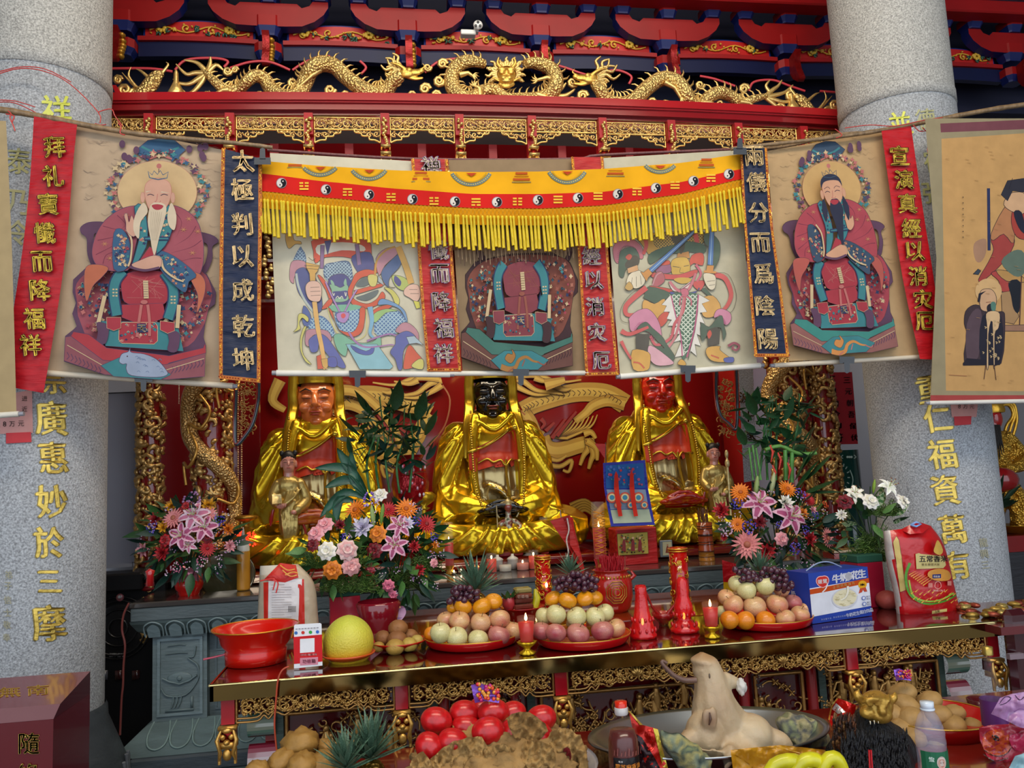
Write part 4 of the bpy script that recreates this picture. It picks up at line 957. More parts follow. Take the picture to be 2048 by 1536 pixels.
t=scroll('far-right scroll painting of a standing old man beside a seated lord',pts('1886,262 1874,500 1860,805'),pts('2110,236 2110,500 2110,800'),3.64,'#97876a')
S=Surf(plane(3.638),tf=lambda x,y:(1850+x/3.939,440+y/3.939))
S.poly('0,-800 1030,-800 1030,1440 45,1440 90,300','#8f8468');S.poly('130,-640 1030,-700 1030,1350 165,1345','#b8905c');S.poly('120,-760 1030,-800 1030,-725 125,-690','#70424a');S.poly('45,1380 1030,1380 1030,1435 42,1430','#98403e')
G(S,'''s|#2c3456|500,-250 505,240|22
n|#9c7860|380,230 400,170 480,150 480,260 440,330 400,320
p|#96403c|520,150 600,100 690,120 700,200 620,330 470,470 420,470 500,330 540,230|3
p|#a87450|520,110 620,-90 700,-120 700,180 620,110 540,160|3
p|#9a4038|700,-80 800,-40 800,140 720,130 680,20|3
p|#c29c78|620,-120 660,-200 720,-220 790,-200 790,-60 700,-60|3
p|#30303a|600,-200 650,-310 790,-330 790,-220 690,-230 650,-150|0
l|#26242e|660,-240 690,-330|4
p|#252838|700,-60 760,-60 790,100 740,60|3
p|#a04440|520,420 600,400 660,480 665,560 600,560 580,480|3
p|#aa8450|560,400 640,400 760,440 780,490 640,480|3
n|#5c6c60|600,330 700,240 780,260 780,420 700,440
p|#3a4450|380,425 420,385 440,400 420,430|0
p|#9c7c58|600,570 670,560 740,760 700,820 610,800|0
p|#20242c|660,490 750,490 740,720 700,700 680,600|3
l|#4a3030|760,440 745,830|8
p|#8f6c58|615,830 790,825 790,875 615,875|0
p|#3d3238|310,820 320,720 380,670 440,680 500,740 600,720 630,780 600,1130 440,1100 310,1110 330,900|3
n|#54444c|330,820 400,700 450,760 420,1080 330,1090
n|#262632|450,760 600,760 600,1100 440,1110
p|#26242e|300,1130 330,1090 440,1100 600,1100 590,1140 300,1145|0''')
S.circ(500,560,105,'#c4a070',100,28);G(S,'''p|#c09a78|430,600 450,550 520,545 560,600 555,680 500,720 440,700|4
p|#262632|415,640 425,580 480,560 440,590 430,650|0
p|#28242c|490,680 520,660 525,710 495,720|3
l|#8c5c48|480,650 520,645|6
p|#c8a880|480,740 540,715 590,740 580,850 550,900 550,1140 540,1140 530,800 500,900 500,1150 485,1150 490,860|3
n|#4f7468|520,650 555,650 555,710 525,710
l|#4a3030|480,1140 465,1255|5
l|#4a3030|545,1140 560,1260|5
l|#9a6a4a|190,1220 330,1228|5''')
q=random.Random(3)
for k in range(30):x,y=q.uniform(450,590),q.uniform(770,1090);S.stroke([(x,y),(x+14,y+6),(x+4,y+16)],6,'#b8a078',3)
for k in range(40):x,y=q.uniform(150,740),q.uniform(-600,1300);S.stroke([(x,y),(x+30,y+4)],2.5,'#9c7a50',0)
for k in range(8):S.circ(300,-180+k*45,5,'#4a3a30',n=6)
S.mb.build('painted_figure','print',t,smooth=False);roller(t,(1858,806),(2110,801),3.63,.011,'#d8d4cc')
# ---- fringed valance ----
YV=3.72
vx=[522,660,800,950,1080,1200,1350,1484]
def cv(v):
 def f(x):
  x=max(vx[0],min(vx[-1],x))
  for i in range(7):
   if x<=vx[i+1]:
    t=(x-vx[i])/(vx[i+1]-vx[i]);t=t*t*(3-2*t)*.25+t*.75;return v[i]*(1-t)+v[i+1]*t
 return f
Tt,Aa,Bb,Ff=cv([322,333,341,344,343,338,327,308]),cv([347,364,378,388,388,384,366,338]),cv([382,396,408,416,417,411,390,358]),cv([470,479,490,497,499,492,472,450])
vt=thing('fringed_valance','yellow and red valance with yin-yang discs and a long yellow tassel fringe','valance',P(1000,340,YV))
dw=lambda x:.02*sin(x*.021)+.012*sin(x*.05+1)
def strip(f0,f1,col,dy,nv=4,nx=120):
 m=MB(col);vs=[]
 for i in range(nx+1):
  x=522+962*i/nx
  for j in range(nv+1):vs.append(P(x,f0(x)+(f1(x)-f0(x))*j/nv,YV+dw(x)+dy))
 return m.add(vs,[(i*(nv+1)+j,i*(nv+1)+j+1,(i+1)*(nv+1)+j+1,(i+1)*(nv+1)+j)for i in range(nx)for j in range(nv)])
strip(Tt,lambda x:Bb(x)+32,'#dda21c',.006).build('yellow_cloth','cloth',vt)
strip(lambda x:Bb(x)+2,lambda x:Bb(x)+34,'#d08e10',.0).build('lining','cloth',vt)
strip(Aa,Bb,'#c4221e',0).build('red_band','cloth',vt)
vS=Surf(lambda x,y,k:P(x,y,YV+dw(x)-.003-k),step=.0002,maxe=14)
for(x,y)in pts('563,366 652,379 738,389 825,398 910,403 994,404 1076,400 1156,396 1236,388 1312,376 1387,362 1458,348'):
 m=MB();S=Surf(vS.fn,m,.0002,12);S.circ(x,y,10.5,'#8a8488',n=20);S.circ(x,y,9.3,'#cfc8c0',n=20)
 S.poly([(x+9.3*cos(a),y+9.3*sin(a))for a in[-.9+pi*i/10 for i in range(11)]]+[(x+cos(2.24-0)*4.65+4.65*cos(a),y+sin(2.24)*4.65+4.65*sin(a))for a in[2.24-pi*i/6 for i in range(1,7)]],'#15131c')
 S.circ(x+cos(-.9)*4.65,y+sin(-.9)*4.65,4.65,'#15131c',n=12);S.circ(x+cos(2.24)*4.65,y+sin(2.24)*4.65,4.65,'#cfc8c0',n=12);S.circ(x+cos(-.9)*4.65,y+sin(-.9)*4.65,1.5,'#cfc8c0',n=8);S.circ(x+cos(2.24)*4.65,y+sin(2.24)*4.65,1.5,'#15131c',n=8)
 m.build('yin_yang_disc','print',vt,smooth=False)
q=random.Random(2)
for(x,y)in pts('608,372 695,384 782,394 868,402 952,404 1035,403 1116,399 1196,392 1274,383 1350,370 1422,356'):
 m=MB();S=Surf(vS.fn,m,.0002,12)
 for r_ in(-1,0,1):
  if q.random()<.5:S.poly([(x-9,y+r_*6-1.7),(x+9,y+r_*6-1.7),(x+9,y+r_*6+1.7),(x-9,y+r_*6+1.7)],'#e0b43a')
  else:
   for s in(-1,1):S.poly([(x+s*5.4-3.8,y+r_*6-1.7),(x+s*5.4+3.8,y+r_*6-1.7),(x+s*5.4+3.8,y+r_*6+1.7),(x+s*5.4-3.8,y+r_*6+1.7)],'#e0b43a')
 m.build('trigram','print',vt,smooth=False)
def arcs(x,yb,r_,kind):
 m=MB();S=Surf(lambda X,Y_,k:P(X,Y_,YV+dw(X)-k+.003),m,.0002,12)
 yt=Tt(x)
 if kind:
  for rr,w_,c in((r_,2,'#8a7c4a'),(r_*.88,4.5,'#b0501c'),(r_*.74,2,'#c07a1c'),(r_*.62,4.5,'#b0501c')):
   L=[(x+rr*cos(R(a)),yb-r_+rr*sin(R(a)))for a in(22.5,67.5,112.5,157.5)];L=[p for p in spl([lerp(L[0],L[1],.0),L[1],L[2],L[3]],False,1)if p[1]>yt+1]
   if len(L)>1:S.stroke(L,w_,c,0)
 else:
  L=[(x+r_*cos(R(a)),yb-r_+r_*sin(R(a)))for a in range(0,181,6)];L=[p for p in L if p[1]>yt+1]
  if len(L)>1:
   S.stroke(L,7,'#6c7c78',0)
   for p in L[::1]:S.circ(p[0],p[1],1.4,'#c8b060',n=5)
   S.stroke([(x+(p[0]-x)*.86,p[1]-5)for p in L if p[1]-5>yt],2,'#b0902c',0)
  S.poly([(x-10,yt+2),(x+12,yt+2),(x+1,yt+9)],'#b0401c')
 if m.v:m.build('printed_medallion','print',vt,smooth=False)
for x,y,r_,k in((590,338,40,1),(640,350,44,0),(738,358,42,0),(842,367,50,1),(942,369,44,0),(1043,368,50,1),(1134,365,42,0),(1231,356,48,1),(1320,344,40,0),(1413,338,44,1)):arcs(x,y,r_,k)
m=MB('#c4940c')
for i in range(121):
 x=522+8*i
 for s in(-1,1):
  for h in(0,1):m.tube([P(x+s*4*h,Bb(x)+8*h,YV+dw(x)-.008),P(x+s*4*(1-h)+s*4*h*0,Bb(x)+8*h+8,YV+dw(x)-.01)],.0011,3,cap=False)
m.build('knotted_net','tassel',vt)['kind']='stuff'
tm=MB('#d8bc18').tube([(0,0,0),(0,0,-.03),(0,0,-.06),(0,0,-.1),(0,0,-.5),(0,0,-1)],[.0035,.0075,.0075,.0055,.0075,.0085],7)
base=None;q=random.Random(7)
for i in range(122):
 x=521+7.93*i+q.uniform(-1.8,1.8);y0,y1=Bb(x)+15,Ff(x)+q.uniform(-7,5);p=P(x,y0,YV+dw(x)-.014);L=(p-P(x,y1,YV+dw(x)-.014)).length
 if base is None:base=tm.build('tassel','tassel',vt,loc=(0,0,0));o=base
 else:o=base.copy();COL.objects.link(o)
 o.location=p-V(vt['_w']);o.scale=(1,1,L);o.rotation_euler=(q.uniform(-.03,.03),q.uniform(-.035,.035)-.03,0)
def clip(x,y,Y,sc_=1,up=False,label=''):
 t=thing('binder_clip',label,'clip',P(x,y,Y));s=-1 if up else 1;w_=17*sc_
 MB('#15181e').prism([(x-w_,y-7*s),(x+w_,y-7*s),(x+w_*.95,y+7*s),(x-w_*.95,y+7*s)],lambda a,b,k:P(a,b,Y-.02+k),.03).build('jaw','plastic',t,smooth=False)
 MB('#181b22').prism([(x-6,y+5*s),(x+6,y+5*s),(x+5,y+24*s),(x,y+27*s),(x-5,y+24*s)],lambda a,b,k:P(a,b,Y-.024+k),.006).build('lever','plastic',t,smooth=False)
clip(715,748,3.77,1,label='black clip on the bottom roller of the blue guardian scroll')
clip(1042,745,3.77,.95,label='black clip on the bottom roller of the dark scroll')
clip(1376,738,3.77,.9,label='black clip on the bottom roller of the red-and-green guardian scroll')
clip(287,757,3.73,1.1,label='black clip on the bottom roller of the old-man scroll')
clip(1694,720,3.73,.9,label='black clip on the bottom roller of the black-bearded figure scroll')
clip(525,322,3.66,1,True,'black clip at the upper left corner of the yellow valance')
clip(1480,302,3.66,.8,True,'black clip at the upper right corner of the yellow valance')
t=thing('hanging_rod','thin dark rod behind the tops of the centre scrolls','rod',P(1000,315,3.81));MB('#6c3a3a').tube([P(x,y,3.815)for x,y in spl(pts('535,300 830,318 1140,318 1205,310 1482,298'),False,4)],.008,8).build('rod_body','wood',t)
# ---------------- mural wall ----------------
YM=6.35
mw=thing('mural_screen','red lacquered screen painted with golden dragons behind the statues','screen',(.7,YM,0))
for i,(a,b)in enumerate(((-1.6,-.42),(-.415,.82),(.825,2.06),(2.065,3.05))):
 MB('#7c1010').box(((a+b)/2,YM+.03,1.85),(b-a,.05,3.7)).build('panel','lacquer',mw,smooth=False)
S=Surf(plane(YM-.003),step=.0004);DG,OL,DR='#b08a34','#3a1408','#c9a84c'
def mstroke(L,w_,w2=None):S.stroke(L,w_,DG,5,0,w2,OL);S.stroke(L,w_*.45,DR,5,0,(w2 or w_)*.45)
f=lambda s:[(850+x/4.096,740+y/4.096)for x,y in pts(s)]
def D(tf):
 mstroke(tf('800,330 900,280 1050,230 1200,190 1350,180 1500,200 1640,280'),34,40);mstroke(tf('1640,280 1500,250 1380,290 1320,350 1230,420'),26,14)
 mstroke(tf('950,560 1000,640 1100,660 1250,620 1320,600'),36,30);mstroke(tf('800,330 860,420 900,520 950,560'),24,30)
 for k in range(9):
  x=1080+k*34;mstroke(tf('%d,560 %d,%d %d,%d'%(1060+k*12,x,500-k*4,x+60,430-k*8)),6,2)
 for L in('700,60 800,90 900,160 1000,180 1150,200','700,100 780,150 900,200 1020,200','720,50 860,40 980,60 1100,100 1280,80','900,60 980,90 1100,70','1040,120 1140,160 1200,150'):mstroke(tf(L),14,3)
 for L in('1340,560 1340,640 1300,700 1270,780','1350,560 1380,680 1360,740 1340,810','1330,580 1400,640 1410,740','1300,520 1360,510 1400,560'):mstroke(tf(L),16,6)
 for L in('950,760 1100,790 1200,740 1180,830 1130,820','970,700 1080,740 1160,700'):mstroke(tf(L),10,5)
 for L in('950,400 980,440 950,480','990,500 1060,430','1040,560 1150,400','1080,540 1240,340'):S.stroke(tf(L),8,'#8c2418',4,0,4,OL)
 for k in range(22):
  t=k/21;a=along(tf('820,320 900,280 1050,230 1200,190 1350,180 1500,200 1600,260'),t);S.stroke([(a[0]-4,a[1]-5),(a[0]+2,a[1]),(a[0]-2,a[1]+6)],1.4,OL,3)
D(f)
D(lambda s:[(835-(x-650)*.25*.95+60,745+y*.25)for x,y in pts(s)])
for L in('640,800 690,780 740,800 790,860 810,930','630,870 680,850 720,890 740,960','560,760 545,800 570,820','1090,770 1130,760'):mstroke(pts(L),24,12)
for L in('860,890 890,850 900,800 885,770','1020,800 1050,830'):S.stroke(pts(L),3,'#9c5c34',5)
for k in range(5):mstroke([(1140+k*3,1010+k*6),(1170,1000+k*5),(1195+k,1018+k*6)],8,4)
S.mb.build('painted_dragons','paint',mw,smooth=False)
for x0,x1,yy in((-1.62,-1.1,5.7),(2.42,2.98,5.75)):struct(MB('#7a0f12').box(((x0+x1)/2,yy,1.6),(x1-x0,.06,3.2)).build('trim_2','lacquer',smooth=False))
MB('#b3221c').box((2.44,5.5,2.1),(.05,.3,2.1)).build('trim_3','lacquer',smooth=False)['kind']='structure'
MB('#6c0e12').box((-1.02,5.75,2.1),(.2,.06,2.1)).build('trim_3','lacquer',smooth=False)['kind']='structure'
t=thing('gilt_shelf','dark shelf of small gold figures glimpsed left of the blue guardian scroll','shelf',P(535,600,5.5))
for y in(525,560,605):MB('#3a1a12').box(P(537,y,5.5),(.2,.1,.02)).build('shelf_board','lacquer',t,smooth=False)
q=random.Random(3)
for k in range(14):
 p=P(q.uniform(528,545),475+k*9,5.44);m=MB('#a89060');m.ell(p,(.02,.02,.02),8,6).ell(p+V((0,0,.025)),(.012,.012,.014),8,6);m.build('figurine','gold',t)
 # ---------------- seated statues ----------------
GY,RB='#d8b428','#c03a20'
def statue_mesh():
 pr=[('e',(0,0,.42),(.30,.2,.34)),('e',(0,.02,.72),(.31,.17,.2)),('e',(0,.02,.86),(.19,.13,.12)),('e',(-.235,.02,.76),(.11,.13,.12)),('e',(.235,.02,.76),(.11,.13,.12))]
 for s in(-1,1):
  pr+=[('t',[(s*.25,.02,.76),(s*.295,0,.58),(s*.31,-.04,.42),(s*.26,-.16,.33)],[.11,.11,.12,.12]),('t',[(s*.26,-.16,.32),(s*.2,-.27,.29),(s*.1,-.33,.28)],[.12,.1,.06]),('t',[(s*.12,.0,.13),(s*.36,-.12,.14),(s*.46,-.22,.13),(s*.4,-.36,.12)],[.16,.16,.14,.11]),('t',[(s*.42,-.36,.11),(s*.2,-.44,.1),(0,-.44,.1)],[.11,.1,.1]),('t',[(s*.31,-.12,.38),(s*.34,-.18,.28),(s*.34,-.26,.2)],[.1,.09,.07]),('t',[(s*.3,-.02,.48),(s*.33,-.06,.3),(s*.38,-.1,.18)],[.1,.1,.09])]
  for k in range(7):
   a=k/6;pr.append(('t',[(s*(.2+.11*a),-.12-.0*a,.78-.06*a),(s*(.22+.13*a),-.13,.56),(s*(.2+.15*a),-.2,.38-.04*a)],[.014,.026,.02]))
  for k in range(6):pr.append(('t',[(s*(.38-.02*k),-.13-.03*k,.46-.04*k),(s*(.33-.03*k),-.25-.015*k,.34-.03*k),(s*(.2-.01*k),-.33-.01*k,.3-.028*k)],[.014,.024,.012]))
  for k in range(6):pr.append(('t',[(s*(.54-.05*k),-.28-.02*k,.2-.012*k),(s*(.38-.05*k),-.44-.012*k,.17-.025*k),(s*(.18-.03*k),-.53,.12-.02*k)],[.014,.024,.014]))
  pr.append(('t',[(s*.53,-.2,.12),(s*.47,-.38,.06),(s*.2,-.5,.03)],[.03,.04,.03]))
  pr.append(('t',[(s*.12,-.12,.9),(s*.155,-.19,.72),(s*.16,-.25,.5),(s*.14,-.29,.32)],[.035,.035,.03,.025]))
 for k in range(4):pr.append(('t',[(-.12+.05*k,-.2,.46-.02*k),(.02+.03*k,-.23,.4-.05*k),(.1+.01*k,-.22,.32-.04*k)],[.005,.011,.006]))
 for k in range(5):pr.append(('t',[(-.1+.05*k,-.52,.13),(-.08+.05*k,-.53,.07),(-.1+.06*k,-.5,.01)],[.012,.018,.012]))
 pr+=[('e',(0,-.1,.06),(.42,.34,.06)),('t',[(-.1,-.16,.86),(0,-.19,.8),(.12,-.18,.9)],[.016,.02,.016])]
 vs,fs=blob(pr,.0105,1);out=[]
 for v in vs:
  ax=abs(v.x);rg=lambda t_:(1-abs(sin(t_)))**1.5;d=0
  if v.y<.12:
   if v.z>.33 and ax>.16:d=.02*rg(math.atan2(ax-.1,.98-v.z)*19)*min(1,(ax-.16)*14)*min(1,(v.z-.33)*8)*min(1,max(0,(.9-v.z)*9))
   elif v.z<.33:d=.022*rg(math.atan2(ax+.05,.52-v.z+v.y*.25)*(13 if v.x>0 else 14)+v.z*3)*min(1,max(0,(.31-v.z)*12))*(1 if v.y<-.1 else .5)
  out.append(v+V((v.x*.25*d/max(.1,ax)if ax>.2 else 0,-d,d*.35)))
 return out,fs
_sv=statue_mesh()
def statue_head():
 pr=[('e',(0,0,.02),(.112,.12,.14)),('e',(0,-.03,-.07),(.092,.085,.09)),('e',(0,-.045,-.13),(.058,.05,.04)),('t',[(0,-.0,-.12),(0,.01,-.23)],[.085,.1]),('t',[(0,-.11,.05),(0,-.135,.01),(0,-.148,-.028)],[.014,.017,.02]),('e',(.02,-.128,-.034),(.015,.014,.012)),('e',(-.02,-.128,-.034),(.015,.014,.012)),('e',(0,-.118,-.072),(.04,.018,.009)),('e',(0,-.113,-.09),(.032,.018,.01)),('e',(0,-.098,-.125),(.03,.02,.022))]
 for s in(-1,1):pr+=[('e',(s*.047,-.105,.022),(.032,.016,.016)),('t',[(s*.015,-.12,.05),(s*.05,-.117,.062),(s*.085,-.09,.05)],[.007,.009,.006]),('e',(s*.058,-.085,-.04),(.036,.03,.034)),('t',[(s*.115,.0,.06),(s*.128,.005,.0),(s*.122,.0,-.06),(s*.118,-.005,-.1)],[.018,.02,.014,.016])]
 return blob(pr,.0052,2)
_hv=statue_head()
def statue(i,X,Y,Z,face,hands,label,s=1.0,rz=0):
 t=thing('seated_statue',label,'statue',(X,Y,Z));t.rotation_euler.z=rz;t.scale=(s,)*3
 t['_w']=(0,0,0)
 if i==0:
  statue.kit=[]
  def k(mb,nm,mt):o=mb.build(nm,mt,t,loc=(0,0,0));statue.kit.append((o,nm,mt));return o
  k(MB(GY).add(*_sv),'robe','leafgold')
  body=bpy.data.objects[statue.kit[0][0].name]
  bpy.context.view_layer.update()
  def front(x,z,off=.006):
   ok,loc,n_,_=body.ray_cast(V((x,-2,z)),V((0,1,0)));return(loc+V((0,-off,0)))if ok else V((x,-.2,z))
  m=MB('#b5a070');vs=[]
  nu,nv=14,22
  for j in range(nv+1):
   z=.34+.29*j/nv
   for ii in range(nu+1):x=-.125+.25*ii/nu;vs.append(front(x,z,.006)+V((0,-.005*sin(ii*2.2+j*.15),0)))
  m.add(vs,[(j*(nu+1)+a,j*(nu+1)+a+1,(j+1)*(nu+1)+a+1,(j+1)*(nu+1)+a)for j in range(nv)for a in range(nu)]);k(m,'breast_cloth','leafgold')
  def patch(poly,off,nu=16,nv=14,wob=.004):
   A,B,Cc,Dd=[V((*p,0))for p in poly];vs=[]
   for j in range(nv+1):
    for a in range(nu+1):
     p=A.lerp(B,a/nu).lerp(Dd.lerp(Cc,a/nu),j/nv);vs.append(front(p.x,p.y,off+wob*sin(a*1.6+j*.3)))
   return vs,[(j*(nu+1)+a,j*(nu+1)+a+1,(j+1)*(nu+1)+a+1,(j+1)*(nu+1)+a)for j in range(nv)for a in range(nu)]
  m=MB(RB);m.add(*patch([(-.19,.66),(.13,.80),(.135,.60),(-.19,.52)],.016));m.add(*patch([(-.05,.62),(.08,.62),(.06,.555),(-.01,.55)],.014));m.add(*patch([(.08,.6),(.13,.62),(.12,.56),(.1,.55)],.014));k(m,'red_sash','paint')
  m=MB('#c8a83c');m.tube([front(x,z,.018)for x,z in spl([(-.19,.655),(-.08,.69),(.03,.75),(.12,.82)],False,4)],.011,8)
  m.tube([front(x,z,.02)for x,z in spl([(-.12,.585),(-.06,.61),(-.02,.585),(.03,.6),(.06,.56),(.1,.6),(.14,.59)],False,3)],.008,6)
  m.ell(front(.13,.81,.02),(.02,.014,.02),10,7).tube([front(.065,.6,.02),front(.06,.5,.02),front(.07,.36,.02)],.01,6);k(m,'sash_cord','leafgold')
  m=MB('#c8aa48');q=.0085
  for(xs)in((-.16,-.165,-.165,-.16,-.13),(.165,.175,.175,.165,.14)):
   L=spl([(xs[0],.93),(xs[1],.78),(xs[2],.62),(xs[3],.46),(xs[4],.31)],False,10)
   for a in range(0,len(L)):m.ell(front(L[a][0],L[a][1],.016),(q,q,q),6,4)
  k(m,'prayer_beads','leafgold')
  m=MB('#c49f2c')
  for s_ in(-1,1):
   L=[V((s_*.14,-.06,1.26)),V((s_*.15,-.05,1.12)),V((s_*.15,-.05,1.0)),V((s_*.165,-.1,.9)),front(s_*.185,.78,.02),front(s_*.2,.62,.02)]
   m.tube([V(p)for p in spl([tuple(p)for p in L],False,4)],[.03,.034,.034,.034,.036,.036,.036,.036,.038,.038,.038,.038,.036,.036,.034,.034,.03,.028,.024,.02,.014],10,flat=.35,up=(0,1,0))
  m.lathe([(.134,0),(.138,.02),(.136,.05),(.145,.08),(.16,.2),(.12,.26),(0,.28)],(0,.01,1.16),28,sy=1.08);k(m,'hood','leafgold')
  m=MB('#1a0c0a');hd=lambda x,y,z:(x*1.16,y*1.1-.003,(z-1.035)*1.12+1.045)
  for s_ in(-1,1):m.tube([hd(s_*.018,-.126,1.088),hd(s_*.05,-.125,1.102),hd(s_*.088,-.098,1.087)],[.003,.006,.002],6,flat=.6).tube([hd(s_*.022,-.121,1.047),hd(s_*.047,-.1235,1.043),hd(s_*.075,-.108,1.047)],[.0015,.003,.001],5)
  k(m,'eyebrows','paint')
  MBp=MB('#6c0e10').box((0,-.05,-.045),(1.16,1.0,.075),b=.02);k(MBp,'seat_cushion','lacquer')
 else:
  for o,nm,mt in statue.kit:c=o.copy();COL.objects.link(c);c.parent=t
 h=MB(face);h.add([V((v.x*1.16,v.y*1.1,v.z*1.12+1.045))for v in _hv[0]],_hv[1]);h.build('head','headpaint',t,loc=(0,0,0))
 m=MB('#a8281c' if face!='#0a0a0b' else '#8c3a30');m.ell((0,-.147,.966),(.04,.008,.0065),12,6).ell((0,-.141,.949),(.032,.01,.007),12,6);m.build('lips','lacquer',t,loc=(0,0,0))
 m=MB(hands);vs,fs=blob([('e',(-.07,-.42,.275),(.1,.055,.028)),('e',(.07,-.42,.275),(.1,.055,.028))]+[('t',[(s_*.12,-.41-.018*j,.285),(0,-.445-.014*j,.27+.014*j),(-s_*.07,-.44-.012*j,.285+.01*j)],[.013,.012,.008])for s_ in(-1,1)for j in range(4)]+[('t',[(s_*.1,-.4,.3),(s_*.04,-.42,.33),(0,-.42,.335)],[.016,.014,.01])for s_ in(-1,1)],.007,1)
 m.add(vs,fs);m.build('clasped_hands','headpaint',t,loc=(0,0,0))
 m=MB(hands if i else '#a84a20');m.ell((0,-.3,.25),(.17,.1,.03),20,8);m.build('lap_cloth','lacquer',t,loc=(0,0,0))
 return t
M['headpaint']=mat('headpaint',.14,coat=.5,spec=.6,var=.08,vscale=6)
PB=1.125
statue(0,-.50,5.42,PB,'#dc7c44','#b85428','golden seated statue with an orange face, behind the leftmost attendant figure',.985)
statue(1,.66,5.42,PB,'#0a0a0b','#0a0a0b','golden seated statue with a glossy black face in the middle',.985)
statue(2,1.84,5.42,PB,'#c42414','#9c1a12','golden seated statue with a bright red face, behind the blue cloth box',.985)
# ---------------- small attendants ----------------
def attendant(x,y,label,s=1.0,g=1,box=True):
 b=P(x,y,5.0);t=thing('attendant_figure',label,'figurine',tuple(b));t['_w']=(0,0,0);t.scale=(s*.84,s*.9,s);t.rotation_euler.z=.1*g
 pr=[('e',(0,0,.3),(.07,.06,.1)),('e',(0,0,.385),(.085,.06,.06)),('t',[(0,0,.3),(0,0,.18),(0,0,.09)],[.07,.07,.055]),('t',[(-.07,0,.4),(-.1,-.02,.33),(-.08,-.07,.29)],[.032,.034,.03]),('t',[(.07,0,.4),(.11,-.01,.3),(.05,-.07,.25)],[.034,.036,.03]),('t',[(.09,0,.28),(.1,0,.16),(.07,0,.06)],[.03,.025,.01])]
 for k in range(5):pr.append(('t',[(.08-.02*k,-.05,.37),(.02-.015*k,-.075,.31-.01*k),(-.06,-.06,.28-.012*k)],[.004,.008,.004]))
 for k in range(5):pr.append(('t',[(-.05+.025*k,-.06,.24),(-.04+.022*k,-.075,.16),(-.03+.015*k,-.06,.08)],[.005,.009,.006]))
 vs,fs=blob(pr,.006,2);MB('#b59c5c').add(vs,fs).build('robe','gold',t,loc=(0,0,0))
 m=MB('#c8a060')
 for sx in(-1,1):m.tube([(sx*.028,0,.1),(sx*.03,0,.02)],.026,10).ell((sx*.035,-.02,.012),(.022,.042,.016),10,6)
 m.build('legs','gold',t,loc=(0,0,0))
 hv,hf=blob([('e',(0,0,.515),(.046,.046,.054)),('e',(0,-.012,.485),(.038,.034,.032)),('t',[(0,0,.48),(0,0,.43)],[.03,.034]),('t',[(0,-.045,.515),(0,-.052,.5)],[.006,.008]),('e',(-.048,0,.505),(.008,.012,.02)),('e',(.048,0,.505),(.008,.012,.02)),('e',(0,-.042,.483),(.014,.008,.005))],.0038,2)
 MB('#c98878').add(hv,hf).build('head','headpaint',t,loc=(0,0,0))
 m=MB('#141012');m.ell((0,.01,.54),(.049,.048,.044),16,10);m.ell((-.042,.0,.566),(.018,.018,.018),8,6).ell((.042,.0,.566),(.018,.018,.018),8,6);m.build('hair','paint',t,loc=(0,0,0))
 m=MB('#201410')
 for sx in(-1,1):m.tube([(sx*.01,-.045,.527),(sx*.022,-.044,.531),(sx*.034,-.036,.527)],.0014,5).tube([(sx*.012,-.046,.514),(sx*.032,-.038,.514)],.0014,5)
 m.tube([(-.012,-.051,.484),(.012,-.051,.484)],.0024,5,col='#a03028');m.build('painted_features','paint',t,loc=(0,0,0))
 m=MB('#c98878');m.ell((-.05,-.085,.275),(.03,.02,.015),10,6).ell((.03,-.085,.24),(.02,.02,.014),10,6)
 for k in range(4):m.tube([(-.06+.012*k,-.1,.272),(-.055+.012*k,-.11,.28),(-.055+.012*k,-.105,.29)],.005,5)
 m.build('hands','headpaint',t,loc=(0,0,0))
 m=MB('#d8c48c')
 if box:m.box((-.075,-.095,.315),(.062,.045,.055),b=.004);nm='held_box'
 else:m.tube([(.075,-.08,.02),(.08,-.08,.48)],.009,8).ell((.08,-.08,.44),(.02,.02,.03),8,6).ell((.08,-.08,.5),(.016,.016,.03),8,6);nm='held_staff'
 m.build(nm,'goldpaint',t,loc=(0,0,0))
 m=MB('#9c1c1c');m.tube([(-.1,-.03,.26),(-.115,-.03,.2),(-.12,-.02,.17)],[.01,.014,.006],6,flat=.5).tube([(.06,-.04,.24),(.1,-.03,.14),(.11,-.02,.06)],[.006,.01,.006],6,flat=.5);m.box((0,0,-.01),(.13,.11,.03),b=.01);m.build('red_ribbon','lacquer',t,loc=(0,0,0))
 return t
attendant(580,1112,'small gold-robed attendant figure holding a yellow box, left of the flowers',1.08)
attendant(1438,1062,'small gold-robed attendant figure with a staff behind the large bouquet',.98,-1,False)
